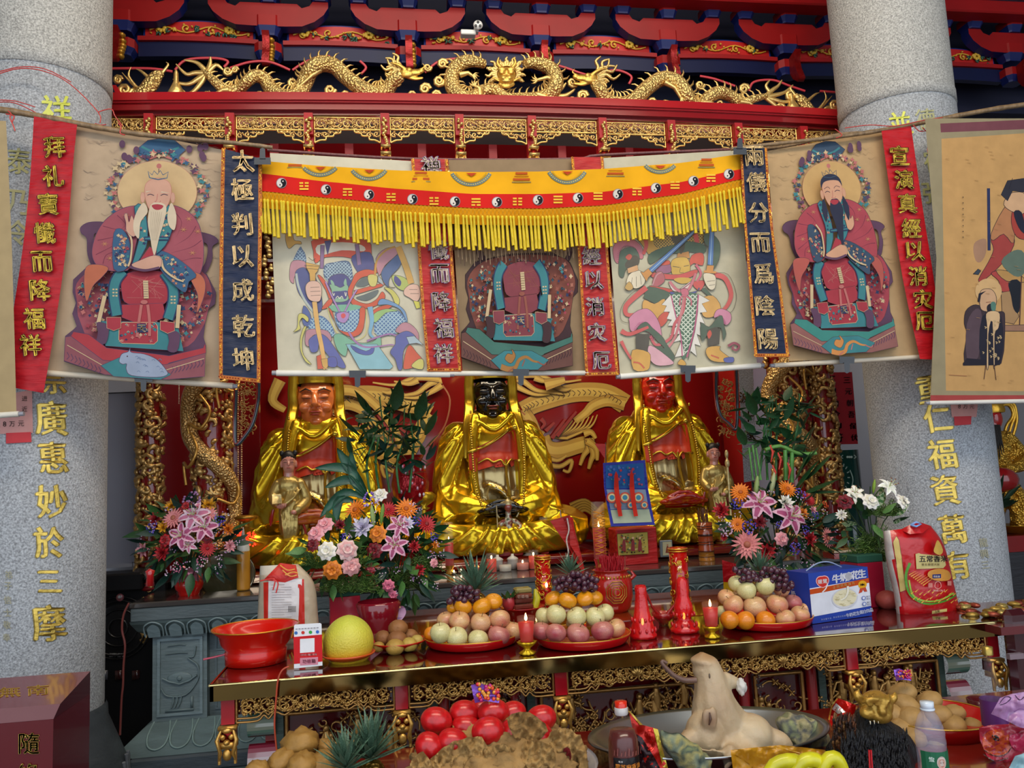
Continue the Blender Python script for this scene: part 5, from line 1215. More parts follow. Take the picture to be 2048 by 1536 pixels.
# ---------------- gilt dragon columns ----------------
def gilt(x0,x1,Y,label,seed,rad=None,z0=1.0,z1=3.35,dragon_=False):
 X=(P(x0,900,Y).x+P(x1,900,Y).x)/2;r_=abs(P(x1,900,Y).x-P(x0,900,Y).x)/2*.86;q=random.Random(seed)
 t=thing('gilt_column',label,'column',(X,Y,z0));MB('#8c1216').lathe([(r_*.9,z0),(r_*.9,z1)],(X,Y,0),24).build('red_core','lacquer',t)
 m=MB('#d0a868');cy=lambda a,z,d:V((X+sin(a)*(r_*.95+d),Y-cos(a)*(r_*.95+d),z))
 n=int((z1-z0)/.055)
 for i in range(n):
  z=z0+.055*i
  for j in range(6):
   a=q.uniform(-2,2);L=[];a0=q.uniform(0,6);s=q.uniform(.022,.042);k2=q.choice((-1,1));tn=q.uniform(.35,.85)
   for k in range(7):b=a0+k2*tn*k;rr=s*(1-.1*k);L.append(cy(a+cos(b)*rr/r_,z+sin(b)*rr,q.uniform(.004,.02)))
   m.tube(L,[.009,.014,.016,.015,.013,.010,.005],5)
  a=q.uniform(-1.6,1.6);m.ell(cy(a,z,.008),(q.uniform(.016,.028),)*3,8,5)
  for k in range(5):b=k*1.257;m.ell(cy(a+cos(b)*.03/r_,z+sin(b)*.03,.01),(.013,.011,.013),6,4)
 m.build('carved_clouds','gold',t)
 if dragon_:
  L=[];N=60
  for i in range(N):k=i/N;L.append(cy(-1.3+2.9*(.5+.5*sin(k*11)),z0+.25+(z1-z0-.5)*k,.03))
  MB('#d8b070').tube(L,[.03+.02*sin(pi*i/N)for i in range(N)],10).build('dragon_body','goldsc',t)
  m=MB('#d0a050')
  for k in range(9):
   zz=z0+.5+.22*k;a=.9*sin(k*2);pp=[cy(a,zz,.05),cy(a+.4,zz-.1,.075),cy(a+.1,zz-.2,.08),cy(a-.5,zz-.17,.06),cy(a-.4,zz-.3,.05)];m.tube([V(p)for p in spl([tuple(p)for p in pp],False,4)],.009,6)
  m.build('dragon_whiskers','gold',t)
 return t
gilt(275,327,4.98,'slim gilt carved column nearest the left granite column',1,z0=.8)
gilt(382,466,5.0,'thick gilt dragon column left of the orange-faced statue',2,dragon_=True)
gilt(1540,1618,5.0,'thick gilt dragon column behind the right bamboo stems',3,dragon_=True)
gilt(1626,1676,5.0,'slim gilt carved column in front of the red calligraphy sheet',4,z0=.8)
def beads(label,x,y0,y1,Y,col,r=.006):
 t=thing('bead_string',label,'bead string',P(x,y0,Y));a,b=P(x,y0,Y),P(x,y1,Y);n=int((a-b).length/(r*2.3));m=MB(col)
 for i in range(n):m.ell(a.lerp(b,i/n),(r,r,r),6,4)
 m.build('beads','gold',t)
for x in(483,476):beads(('nearer','second, paler')[x<480]+' string of tiny gilt beads hanging beside the thick left dragon column',x,770,1060,5.1,'#d8b48c')
beads('string of white beads hanging by the left slim gilt column',358,765,810,4.9,'#e0d8c0',.004)
def ovalf(label,L,Y,seed):
 t=thing('curved_hanging_frame',label,'frame',P(*L[0],Y));pp=spl(L,False,5)
 MB('#2c3a48').tube([P(x,y,Y)for x,y in pp],.013,6).build('dark_rim','lacquer',t);MB('#8c2014').tube([P(x-3,y-1,Y-.01)for x,y in pp],.005,5).build('red_rim','lacquer',t)
 m=MB('#b8884c');q=random.Random(seed);x0=min(p[0]for p in pp);x1=max(p[0]for p in pp)
 for k in range(70):
  y=q.uniform(760,870);x=q.uniform(x0+6,x1-8)
  a0=q.uniform(0,6);m.tube([P(x+6*cos(a0+b*.9)*(1-b*.1),y+6*sin(a0+b*.9)*(1-b*.1),Y+.01)for b in range(5)],.004,4)
 m.build('gilt_openwork','gold',t)
ovalf('curved dark blue hanging frame beside the left dragon column',pts('517,766 516,800 506,845 490,872 472,888 470,840 472,780'),4.8,1)
ovalf('curved dark blue hanging frame right of the red-faced statue',pts('1432,740 1432,790 1440,830 1458,848 1472,856 1474,800 1472,740'),4.9,2)
t=thing('hanging_couplet_board','narrow grey board with small brown characters right of the red-faced statue','board',P(1490,800,5.05))
MB('#7c8088').prism([(1476,735),(1506,733),(1514,960),(1488,965)],lambda a,b,k:P(a,b,5.12-k),.02,scol='#c9b49c').build('board','granite',t,smooth=False)
S=Surf(plane(5.095));[S.text(c,x,y,22,'#6c4a2c',.02)for c,x,y in(('波',1489,795),('十',1497,833),('家',1501,870))];S.mb.build('lettering','print',t,smooth=False)
# ---------------- right side: calligraphy sheet, drum, plaster ----------------
t=thing('calligraphy_sheet','dark red calligraphy sheet hung behind the right slim gilt column','poster',P(1650,745,5.45))
MB('#7c1018').prism([(1600,746),(1704,744),(1716,888),(1612,890)],lambda a,b,k:P(a,b,5.45-k),.006).build('sheet','print',t,smooth=False)
S=Surf(plane(5.44));q=random.Random(4)
for i,col in enumerate(('三元朝吾保伏','玉皇勅令神符','天官賜福臨門')):
 for j,c in enumerate(col):S.text(c,1694-i*38+j*3+(i==1)*6,760+j*23,13 if i!=1 else 18,'#2a080c',.03)
S.mb.build('brushwork','print',t,smooth=False)
t=thing('green_drum','dark green cylinder with pale markings below the calligraphy sheet','drum',P(1690,960,5.3));b=P(1688,1010,5.4);
MB('#0f3a34').lathe([(0,-1.3),(.13,-1.3),(.13,.46),(0,.46)],(b.x,b.y,P(1688,1030,5.4).z),28).build('barrel','lacquer',t)
S=Surf(plane(5.255));S.stroke('1686,917 1682,914 1686,910',1.5,'#a8b0a4',3);[S.circ(1695+k*4,914,2.4,'#a8b0a4',n=8)for k in range(3)];S.stroke('1708,917 1712,914 1708,910',1.5,'#a8b0a4',3)
for k in range(14):a=k*.45;S.stroke([(1684+cos(a)*11,955+sin(a)*22),(1684+cos(a)*16,955+sin(a)*28)],2,'#9aa89c',0)
S.stroke('1700,940 1706,960 1700,985',2,'#9aa89c');S.mb.build('markings','print',t,smooth=False)
t=thing('warrior_statue','red-faced gold warrior statue with black beard beyond the right column','statue',P(1995,1050,5.0));Y0=5.0
def Q(L,r_):return('t',[P(x,y,Y0-d)for x,y,d in L],[v*.0032 for v in r_])
vs,fs=blob([Q([(1992,870,0),(1990,900,0),(1990,950,0),(1995,1000,.05)],[16,30,32,34]),Q([(1975,880,0),(1962,920,.05),(1970,950,.12)],[14,13,10]),Q([(2010,870,0),(2036,900,.03),(2042,930,.1),(2015,940,.15)],[14,14,13,10]),Q([(1985,990,.1),(1970,1030,.2),(1972,1080,.2)],[22,20,16]),Q([(2010,980,.1),(2040,1010,.2),(2040,1070,.2)],[24,22,16])]+[Q([(1975+k*9,885,.08),(1972+k*9,930,.1)],[2,3])for k in range(5)]+[Q([(2000,960+k*12,.12),(2030,965+k*14,.17)],[2.4,3])for k in range(5)],.011,1)
MB('#c89c3c').add([v+V((noise.noise(v*22),noise.noise(v*22+V((7,0,0))),0))*.03 for v in vs],fs).build('armour','goldsc',t)
vs,fs=blob([('e',P(1984,838,Y0),(.062,.07,.085)),('e',P(1981,852,Y0),(.05,.06,.05)),('t',[P(1985,832,Y0-.06),P(1984,843,Y0-.075)],[.01,.014]),('e',P(1975,833,Y0-.05),(.016,.012,.008)),('e',P(1993,833,Y0-.05),(.016,.012,.008))],.006,1);MB('#a01c1c').add(vs,fs).build('head','headpaint',t)
m=MB('#120e0c');
for k in range(12):x=1970+k*2.6;m.tube([P(x,850,Y0-.07),P(x-3+k*.6,880,Y0-.12),P(x-6+k*1.4,915+10*sin(k),Y0-.12)],[.006,.007,.002],5)
m.build('beard','feather',t)
m=MB('#d8a83c');m.lathe([(.07,0),(.075,.02),(.06,.07),(.02,.09),(.01,.13)],P(1985,826,Y0),14,fl=(7,.08))
for s in(0,9,18):m.tube([P(x,y,Y0+.05)for x,y in spl([(1990+s*.3,815),(2016+s*.5,810-s*.2),(2026+s*.4,830),(2014+s,850),(2008+s,870)],False,4)],.011,6)
m.build('helmet','gold',t)
m=MB('#8c1418');m.ell(P(2005,960,Y0-.3),(.11,.07,.08),12,8).ell(P(1985,1000,Y0-.3),(.06,.05,.1),12,8);m.build('sash','lacquer',t)
t=thing('side_altar','dark red side altar with gold dishes at the far right edge','altar',P(2010,1090,4.8));a,b=P(1945,1085,4.7),P(2100,1085,4.7)
MB('#7c1216').box(((a.x+b.x)/2+.1,5.0,a.z-.02),(b.x-a.x+.3,.7,.1)).build('cloth_top','lacquer',t,smooth=False);MB('#3b3a40').box(((a.x+b.x)/2+.15,5.0,a.z/2-.06),(b.x-a.x+.2,.6,a.z-.1)).build('stone_body','stone',t,smooth=False)
MB('#24242a').box(P(2040,1200,4.68),(.42,.04,.6)).build('recess_shade','stone',t,smooth=False)  # dark slab on the altar front, painted as the shade of a hollow
t=thing('gold_dish','yellow offering dish on the side altar at far right','dish',P(2020,1062,4.8));MB('#b88a24').lathe([(0,0),(.06,0),(.12,.05),(.13,.055),(.11,.05),(0,.02)],P(2030,1066,4.8),20).build('dish_body','gold',t)
pl=thing('dark_potted_plant','dark leafy plant standing before the warrior statue','plant',P(1990,1000,4.6));q=random.Random(9)
MB('#2c1c16').lathe([(.04,0),(.06,.08),(.05,.09),(0,.09)],P(1992,1050,4.6),12).build('pot','plastic',pl)
for k in range(16):
 a=q.uniform(.3,2.84);l=q.uniform(30,90);x,y=1990,1020;m=MB('#16301c');m.tube([P(x,y,4.6),P(x+cos(a)*l*.5,y-sin(a)*l*.7,4.55),P(x+cos(a)*l*.8,y-sin(a)*l,4.5)],[.005,.02,.002],5,flat=.3);m.build('leaf','leaf',pl)
t=thing('roller_blind','pale grey hanging blind with an aluminium bottom bar behind the left column','blind',P(245,760,5.0))
MB('#8b8b96').prism([(205,786),(277,783),(274,1126),(205,1130)],lambda a,b,k:P(a,b,5.1-k),.004).build('sheet','plaster',t,smooth=False)
MB('#c4c4cc').prism([(203,1138),(270,1133),(270,1143),(203,1148)],lambda a,b,k:P(a,b,5.08-k),.02).build('bottom_bar','steel',t,smooth=False)
m=MB('#333338');m.tube([P(205,787,5.08),P(277,784,5.08)],.004,6).tube([P(210,1126,5.07),P(210,1140,5.07)],.002,5).tube([P(265,1124,5.07),P(265,1138,5.07)],.002,5);m.build('fixings','plastic',t)
# ---------------- stone altar ----------------
SG,SG2='#5c6b70','#6f8080'
AX0,AX1,AY=-1.36,2.66,4.42
al=thing('stone_altar','long grey-green carved stone altar carrying the statues, behind the offering table','altar',(.7,5.2,0))
MB('#3a3634').box(((AX0+AX1)/2,(AY+6.2)/2,1.035),(AX1-AX0,6.2-AY,.03),b=.006).build('top_slab','lacquer',al,smooth=False)
MB('#4c585c').box(((AX0+AX1)/2,(AY+6.2)/2+.005,.987),(AX1-AX0-.01,6.2-AY,.066),b=.004).build('slab_edge','stone',al,smooth=False)
cym=[(.0,.954),(.004,.94),(.03,.90),(.075,.87),(.09,.862)]
m=MB(SG2)
for(a,b)in zip(cym,cym[1:]):
 m.add([V((AX0+a[0],AY+.01+a[0],a[1])),V((AX1-a[0],AY+.01+a[0],a[1])),V((AX1-b[0],AY+.01+b[0],b[1])),V((AX0+b[0],AY+.01+b[0],b[1])),V((AX0+a[0],6.1,a[1])),V((AX0+b[0],6.1,b[1]))],[(0,1,2,3),(0,3,5,4)])
m.build('cyma_moulding','stone',al)
pet=MB('#74868a');
for(s_,d)in((1,0),(.66,.012)):
 L=[(-.044*s_,-.082),(-.046*s_,-.04),(-.036*s_,-.016),(0,0),(.036*s_,-.016),(.046*s_,-.04),(.044*s_,-.082)]
 if s_==1:pet.tube([V((x,.002+(-z)*.55-(.0),z*.95-.004))for x,z in spl(L,False,3)],.0045,5)
 else:pet.prism([(x,z*.86-.018)for x,z in spl(L,False,3)],lambda x,z,k:V((x,(-z)*.62+.004-k,z)),.009)
n=37;first=None
for i in range(n):
 X=AX0+.11+(AX1-AX0-.2)*i/(n-1);z=.952
 if first is None:first=pet.build('lotus_petal','stone',al,loc=(0,0,0));o=first
 else:o=first.copy();COL.objects.link(o)
 o.location=V((X,AY+.004,z))-V(al['_w'])
def relief(mb,fn,x0,x1,z0,z1,seed,r):vine(mb,fn,x0,x1,z0,z1,seed,r,None,True)
def frame(mb,x0,x1,z0,z1,y,w_,d=.012):
 for c,s in((((x0+x1)/2,z1-w_/2),(x1-x0,w_)),(((x0+x1)/2,z0+w_/2),(x1-x0,w_)),((x0+w_/2,(z0+z1)/2),(w_,z1-z0-2*w_)),((x1-w_/2,(z0+z1)/2),(w_,z1-z0-2*w_))):mb.box((c[0],y-d/2,c[1]),(s[0],d,s[1]))
MB('#5e6d72').box(((AX0+AX1)/2,5.32,.65),(AX1-AX0-.3,1.5,.45)).build('body','stone',al,smooth=False)
for k,(x0,x1)in enumerate(((-1.27,-1.0),(2.3,2.57))):
 MB('#647579').box(((x0+x1)/2,4.58,.65),(x1-x0,.14,.43)).build('corner_block','stone',al,smooth=False)
 m=MB('#71848a');frame(m,x0+.025,x1-.02,.46,.85,4.512,.014);m.build('panel_border','stone',al,smooth=False)
 m=MB('#63767a');fy=lambda x,z:V((x,4.503,z));xc=(x0+x1)/2
 m.tube([fy(xc-.06,.81),fy(xc+.0,.815),fy(xc+.03,.81)],.003,4).tube([fy(xc-.07,.77),fy(xc,.773),fy(xc+.04,.77)],.003,4)
 L=[V(p)for p in spl([tuple(fy(xc+.08,.8)),tuple(fy(xc+.07,.75)),tuple(fy(xc+.04,.745)),tuple(fy(xc+.09,.7)),tuple(fy(xc+.09,.63)),tuple(fy(xc+.03,.56)),tuple(fy(xc-.06,.56)),tuple(fy(xc-.09,.6))],False,4)];m.tube(L,.0045,5)
 m.ell(V((xc,4.508,.645)),(.062,.008,.03),18,8).ell(V((xc,4.5,.645)),(.014,.007,.014),12,6).tube([fy(xc-.085,.65),fy(xc-.05,.63),fy(xc,.615),fy(xc+.05,.63),fy(xc+.085,.655)],.006,5)
 for a in range(3):m.tube([fy(xc-.03+a*.02,.56),fy(xc-.03+a*.018,.53),fy(xc-.04+a*.016,.5)],.005,5)
 m.box((xc+.06,4.505,.52),(.012,.008,.06)).box((xc,4.505,.485),(.14,.008,.01));m.build('relief','stone',al)
for i in range(8):
 x0=-.97+.42*i;x1=x0+.38
 for(za,zb)in((.76,.855),(.60,.745),(.46,.585)):
  m=MB('#5f6f76');frame(m,x0,x1,za,zb,4.572,.008,.01);m.build('panel_border','stone',al,smooth=False)
  if za!=.60:m=MB('#6d7d86');vine(m,lambda x,z,d:V((x,4.566-d*.4,z)),x0+.01,x1-.01,za+.01,zb-.01,i,.0034,4);m.build('relief','stone',al)
m=MB('#6b7f82')
for(ya,za,yb,zb)in((4.52,.44,4.46,.40),(4.46,.40,4.38,.33),(4.38,.33,4.36,.31)):
 e=ya-4.5;m.add([V((AX0+.08+e,ya,za)),V((AX1-.08,ya,za)),V((AX1-.08,yb,zb)),V((AX0+.08+(yb-4.5),yb,zb)),V((AX0+.08+e,6,za)),V((AX0+.08+(yb-4.5),6,zb))],[(0,1,2,3),(0,3,5,4)])
m.build('base_moulding','stone',al)
for i in range(26):
 X=AX0+.1+.11*i;m=MB('#78908f');m.tube([V((X+dx,4.52-(.44-z)*1.5 if z>.4 else 4.46-(.4-z)*1.14-.006,z))for dx,z in spl([(0,.435),(-.012,.39),(.0,.35),(.04,.335),(.078,.35),(.09,.39),(.078,.435)],False,3)],.005,5);m.build('base_petal','stone',al)
for(y,z,h,c)in((4.33,.27,.08,'#3f4a52'),(4.29,.2,.06,'#6a8082'),(4.25,.12,.1,'#454f58'),(4.2,.04,.08,'#5c6c72')):
 MB(c).box((.7,(y+6)/2,z),(AX1-AX0+(4.5-y)*2-.3,6-y,h),b=.01).build('plinth_step','stone',al,smooth=False)
 # ---------------- red shelf step on the altar below the statues ----------------
t=thing('statue_plinth','dark red lacquer plinth under the three seated statues','plinth',(.7,5.4,1.05));MB('#5c0c10').box((.68,5.5,1.075),(3.9,1.1,.048),b=.006).build('step','lacquer',t,smooth=False)
# ---------------- offering table ----------------
TX0,TX1,TY0,TY1,TZ=-.64,2.36,2.925,4.22,.95
ot=thing('offering_table','long red lacquer table with polished brass edge and gilt carved apron','table',(.86,3.5,0))
M['tabletop']=mat('tabletop',.07,coat=.8,var=.25,vscale=3)
M['brass']=mat('brass',.1,1,var=.12,vscale=3,bump=.04,bscale=4)
MB('#3c0c0c').box(((TX0+TX1)/2,(TY0+TY1)/2,TZ-.012),(TX1-TX0-.02,TY1-TY0-.02,.024)).build('tabletop','tabletop',ot,smooth=False)
MB('#8a3a14').box((.86,3.85,TZ+.001),(2.3,.7,.003)).build('glass_covered_cloth','tabletop',ot,smooth=False)
m=MB('#8c7444')
prof=[(0,-.016),(0,-.003),(.006,.003),(.014,.004)]
m.box(((TX0+TX1)/2,TY0+.006,TZ-.03),(TX1-TX0,.012,.052)).box((TX0+.006,(TY0+TY1)/2,TZ-.03),(.012,TY1-TY0,.052)).box((TX1-.006,(TY0+TY1)/2,TZ-.03),(.012,TY1-TY0,.052))
m.build('brass_edge','brass',ot,smooth=False)
m=MB('#e0d090');m.tube([(TX0,TY0,TZ-.003),(TX1,TY0,TZ-.003)],.005,8).tube([(TX0,TY0,TZ-.003),(TX0,TY1,TZ-.003)],.005,8).tube([(TX1,TY0,TZ-.003),(TX1,TY1,TZ-.003)],.005,8);m.build('rim_bead','brass',ot)
YA=2.985
px=[-.59,-.0,.575,1.15,1.72,2.325]
for X in px:
 MB('#a0101c').box((X,YA,.85),(.044,.04,.09)).build('post','lacquer',ot,smooth=False)
 m=MB('#d0a050');a=V((X,YA-.01,.76));m.box(a+V((0,0,.035)),(.06,.05,.012)).box(a+V((0,.01,.01)),(.05,.05,.04),col='#8c1216').box(a+V((0,-.004,-.02)),(.058,.05,.02))
 for s in(-1,1):m.ell(a+V((s*.014,-.024,.008)),(.01,.008,.01),8,5).tube([a+V((s*.02,-.02,.03)),a+V((s*.032,-.03,0)),a+V((s*.02,-.03,-.045)),a+V((s*.028,-.02,-.07))],[.005,.008,.006,.004],6).tube([a+V((s*.026,-.018,-.03)),a+V((s*.026,-.02,-.08))],.006,5)
 m.ell(a+V((0,-.03,-.008)),(.012,.012,.01),8,6).ell(a+V((0,-.022,-.05)),(.016,.012,.02),8,6).ell(a+V((0,-.026,.03)),(.018,.01,.01),8,5);m.build('gilt_lion_bracket','gold',ot)
for i in range(5):
 x0,x1=px[i]+.026,px[i+1]-.026;W=x1-x0;fa=lambda x,z,d:V((x,YA-.006-d,z));m=MB('#b8894c')
 m.tube([fa(x0,.893,0),fa(x1,.893,0)],.004,4)
 for s,xa in((1,x0),(-1,x1)):m.tube([fa(xa,.893,0),fa(xa,.808,0)],.006,4)
 for off in(0,.013):
  L=[(0,.0),(.13,.0),(.17,.018),(.2,.004),(.24,.026),(.3,.012),(.36,.03),(.5,.043),(.64,.03),(.7,.012),(.76,.026),(.8,.004),(.83,.018),(.87,0),(1,0)]
  m.tube([fa(x0+W*u,.805+off+v,0)for u,v in spl(L,False,3)],.0042,5)
 m.build('apron_edge','gold',ot)
 m=MB('#c89c54');vine(m,fa,x0+.01,x0+W*.48,.824,.89,i*3+1,.0042,4);vine(m,fa,x0+W*.52,x1-.01,.824,.89,i*3+2,.0042,4);vine(m,fa,x0+.01,x1-.01,.85,.892,i*3+9,.003,12,False);vine(m,fa,x0+.01,x1-.01,.822,.86,i*3+8,.003,12,False)
 for k in range(5):a=(k-2)*.4;m.tube([fa(x0+W/2,.852,.01),fa(x0+W/2+sin(a)*.02,.852+cos(a)*.018,.02),fa(x0+W/2+sin(a)*.03,.852+cos(a)*.034,.008)],[.004,.008,.002],5)
 m.build('apron_vine','gold',ot)
 MB('#4a0d10').box(((x0+x1)/2,YA+.016,.862),(W,.01,.07)).build('apron_backing','lacquer',ot,smooth=False)
YL2=3.15
MB('#7c0e14').box(((TX0+TX1)/2,3.25,.45),(2.72,.14,.9)).build('body_board','lacquer',ot,smooth=False)
def relief_panel(x0,x1,z0,z1,seed):
 m=MB('#b48448')
 for(a,b)in(((x0,z1),(x1,z1)),((x0,z0),(x1,z0)),((x0,z0),(x0,z1)),((x1,z0),(x1,z1))):m.tube([V((a[0],YL2,a[1])),V((b[0],YL2,b[1]))],.008,6)
 m.build('relief_frame','gold',ot);MB('#4c0a0e').box(((x0+x1)/2,YL2+.025,(z0+z1)/2),(x1-x0,.01,z1-z0)).build('relief_ground','lacquer',ot,smooth=False)
 q=random.Random(seed);m=MB('#b08448');W,H=x1-x0,z1-z0
 g=lambda x,z,d=.01:V((x,YL2+.012-d,z))
 for k in range(int(W*110)):
  cx,cz=x0+W*q.uniform(.06,.94),z0+H*q.uniform(.1,.9);kind=q.random()
  if kind<.3:
   m.ell(g(cx,cz+.045),(.013,.013,.015),8,6).tube([g(cx,cz+.035),g(cx+q.uniform(-.01,.01),cz),g(cx,cz-.04)],[.012,.02,.016],8)
   for s in(-1,1):m.tube([g(cx,cz+.025),g(cx+s*.03,cz+q.uniform(-.02,.03),.02),g(cx+s*q.uniform(.02,.055),cz+q.uniform(-.03,.05),.02)],[.008,.008,.004],6)
   for s in(-1,1):m.tube([g(cx,cz-.03),g(cx+s*.02,cz-.06)],[.01,.006],6)
  elif kind<.6:
   L=[g(cx,cz)];a=q.uniform(0,6)
   for j in range(5):a+=q.uniform(-.8,.8);L.append(L[-1]+V((cos(a)*.03,0,sin(a)*.025)))
   m.tube([V(p)for p in spl([tuple(p)for p in L],False,3)],.0045,5)
   for p in L[2:]:
    for b in range(4):bb=b*1.6+a;m.tube([p,p+V((cos(bb)*.01,-.008,sin(bb)*.01)),p+V((cos(bb)*.02,0,sin(bb)*.02))],[.002,.006,.001],4)
  else:
   a0=q.uniform(0,6);s=q.uniform(.014,.03);m.tube([g(cx+cos(a0+j*.6)*s*(1-j*.07),cz+sin(a0+j*.6)*s*(1-j*.07))for j in range(10)],[.006-.0004*j for j in range(10)],5)
 for k in range(int(W*30)):cx=x0+W*q.random();m.ell(g(cx,z0+.03+.02*q.random()),(q.uniform(.02,.04),.014,.016),8,5)
 m.build('gilt_relief','gold',ot)
relief_panel(-.42,.1,.42,.775,1);relief_panel(.19,.39,.42,.76,2);relief_panel(.53,1.23,.42,.76,3);relief_panel(1.40,1.60,.42,.765,4);relief_panel(1.72,2.2,.42,.765,5)
for x in(-.445,.125,.49,1.27,1.685,2.215):MB('#33453c').box((x,YL2+.01,.6),(.03,.03,.4)).build('green_stile','stone',ot,smooth=False)
for x in(.155,.43,1.35,1.64):MB('#9c1018').tube([V((x,YL2-.0,.3)),V((x,YL2-.0,.8))],.022,12).build('red_colonnette','lacquer',ot)
for x in(.41,1.375):
 m=MB('#2c2c30');q=random.Random(1)
 for k in range(60):m.ell(V((x+.035+q.uniform(-.012,.012),YL2-.02,.4+q.random()*.38)),(.004,.003,.004),5,4,col=q.choice(['#b89a78','#5c1014','#3c3c44']))
 m.build('speckled_stile','paint',ot)
for x0,x1 in((-.555,-.455),(2.23,2.33)):
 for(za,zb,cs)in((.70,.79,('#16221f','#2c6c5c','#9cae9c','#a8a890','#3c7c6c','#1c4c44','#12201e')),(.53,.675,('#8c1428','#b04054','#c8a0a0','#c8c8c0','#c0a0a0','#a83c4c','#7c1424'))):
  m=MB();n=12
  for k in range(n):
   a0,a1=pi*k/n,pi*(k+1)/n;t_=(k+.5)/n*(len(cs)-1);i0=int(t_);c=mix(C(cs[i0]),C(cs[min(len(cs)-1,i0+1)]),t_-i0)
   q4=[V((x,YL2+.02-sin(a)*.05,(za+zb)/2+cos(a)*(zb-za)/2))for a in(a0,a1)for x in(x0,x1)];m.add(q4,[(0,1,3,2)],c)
  m.build('painted_roll','lacquer',ot)
  # ---------------- donation box ----------------
t=thing('donation_box','dark red box with gold characters and a sloping lid at lower left','donation box',(-1.4,2.9,0))
bx0,bx1=-1.72,-1.063
m=MB('#5a0f18');m.box(((bx0+bx1)/2,2.9,.462),(bx1-bx0,.3,.925)).build('body','lacquer',t,smooth=False)
A_=[V((bx0,3.05,1.0)),V((bx1,3.05,1.0)),V((bx1-.0,2.80,.957)),V((bx0,2.80,.957)),V((bx1,2.75,.925)),V((bx0,2.75,.925)),V((bx0,3.05,.9248)),V((bx1,3.05,.9248))]
m=MB('#6c1c24').add(A_,[(0,3,2,1)]).add(A_,[(3,5,4,2)],'#7c5a60').add(A_,[(5,6,7,4),(1,2,4,7),(0,1,7,6),(0,6,5,3)],'#4a0f18');m.build('lid','lacquer',t,smooth=False)
def plane3(a,n):a,n=V(a),V(n).normalized();return lambda x,y,k:(lambda d:CAM+d*((a+n*k-CAM).dot(n)/d.dot(n)))(ray(x,y))
S=Surf(plane3(A_[0],(A_[1]-A_[0]).cross(A_[2]-A_[1])*-1),step=.001);S.k=.001
vs,fs=glyph('無',.02)
for ch,x,y in(('無',19,1384),('南',76,1380)):
 vs,fs=glyph(ch,.02);S.k+=.0;S.mb.add([S.m(x+a*44,y-b*20-a*3)for a,b in vs],fs,'#c8a03c')
S.mb.build('lid_characters','paint',t,smooth=False)
S=Surf(lambda x,y,k:P(x,y,2.749-k),step=.001);S.text('隨',58,1487,42,'#d0b050',.02);S.text('緣',56,1548,42,'#d0b050',.02);S.mb.build('front_characters','goldpaint',t,smooth=False)
# ---------------- speaker and clutter behind the left column ----------------
t=thing('loudspeaker','large black loudspeaker standing behind the left column','loudspeaker',(-1.62,4.95,0))
sx=P(255,1300,4.9).x;MB('#0c0c0e').box((sx-.1,5.1,.55),(.62,.4,1.1),b=.01).build('cabinet','black',t,smooth=False)
c=P(238,1255,4.9);c.y=4.89;m=MB('#1a1a1c')
for r_,y in((.17,0),(.15,-.006),(.1,.004),(.05,-.01)):m.tube([c+V((cos(a*pi/16)*r_,y,sin(a*pi/16)*r_))for a in range(33)],.006,6)
m.ell(c+V((0,.02,0)),(.15,.02,.15),24,8);m.build('woofer','plastic',t)
m=MB('#3c3c40');c2=P(240,1195,4.88);m.ell(c2,(.022,.01,.022),12,6,col='#8c5054').ell(c2+V((0,-.01,.004)),(.01,.006,.01),10,5,col='#b0b0b0');
for k in range(8):m.ell(P(212+k*8,1172,4.88),(.007,.005,.007),6,4,col='#6c3c28')
for x in(208,238,272):m.box(P(x,1350,4.885),(.04,.01,.05),col='#3c1c1c' if x>210 else '#55555c')
m.build('controls','plastic',t)
S=Surf(plane(4.885),step=.0005);[S.text(c_,222+i*8,1310,8,'#b8b8b8',.03)for i,c_ in enumerate('相聚音响')];S.mb.build('lettering','print',t,smooth=False)
t=thing('amplifier','black amplifier with a folded cloth on the loudspeaker','amplifier',P(240,1155,4.9));MB('#141316').box(P(245,1160,5.0),(.3,.3,.1),b=.01).build('case','black',t,smooth=False)
string('dark red electric cable hanging down from the stone altar corner',[pts('258,1206 247,1230 244,1260 250,1290 247,1330 246,1370 243,1400 240,1470')],4.36,'plastic','#6c3430',.006,'cable','cable')
string('thin red cord hanging over the brass table edge',[pts('578,1333 565,1340 556,1360 552,1400 549,1450 553,1500')],2.9,'plastic','#b0462c',.0035,'hanging_string','string')
# ---------------- flowers ----------------
def _petal(m,L,W,curl_,tilt,az_,col,edge=None,n=4,cup=.15):
 """one petal growing along local direction; flower faces -Y"""
 vs=[];rows=5
 for i in range(rows+1):
  t=i/rows;wd=W*math.sin(pi*min(1,.12+.88*t))**.7*(1-.25*t)if i<rows else W*.08
  r_=L*(t*cos(tilt)-.0);d=-L*(t*sin(tilt))*(1)+curl_*L*t*t
  for j in(-1,-.5,0,.5,1):vs.append((r_,d-cup*wd*(1-abs(j))*-1,j*wd))
 Rm=Matrix.Rotation(az_,3,'Y');vs=[Rm@V((a,b,c))for a,b,c in vs];b0=len(m.v)
 m.v+=vs
 for i in range(rows):
  for j in range(4):
   a=i*5+j;m.f.append([b0+a,b0+a+1,b0+a+6,b0+a+5]);m.c.append(C(edge)if edge and(j in(0,3)or i==rows-1)else C(col))
def fl_lily(c1,c2):
 m=MB()
 for k in range(6):_petal(m,1.0,.23 if k%2 else .19,.75,.75,k*pi/3,c1,c2,cup=.3)
 for k in range(5):a=k*1.257;m.tube([(0,-.1,0),(cos(a)*.15,-.5,sin(a)*.15),(cos(a)*.25,-.62,sin(a)*.25)],.02,4,'#c8d0a0').ell((cos(a)*.26,-.64,sin(a)*.26),(.06,.03,.03),5,4,col='#8c3a18')
 return m
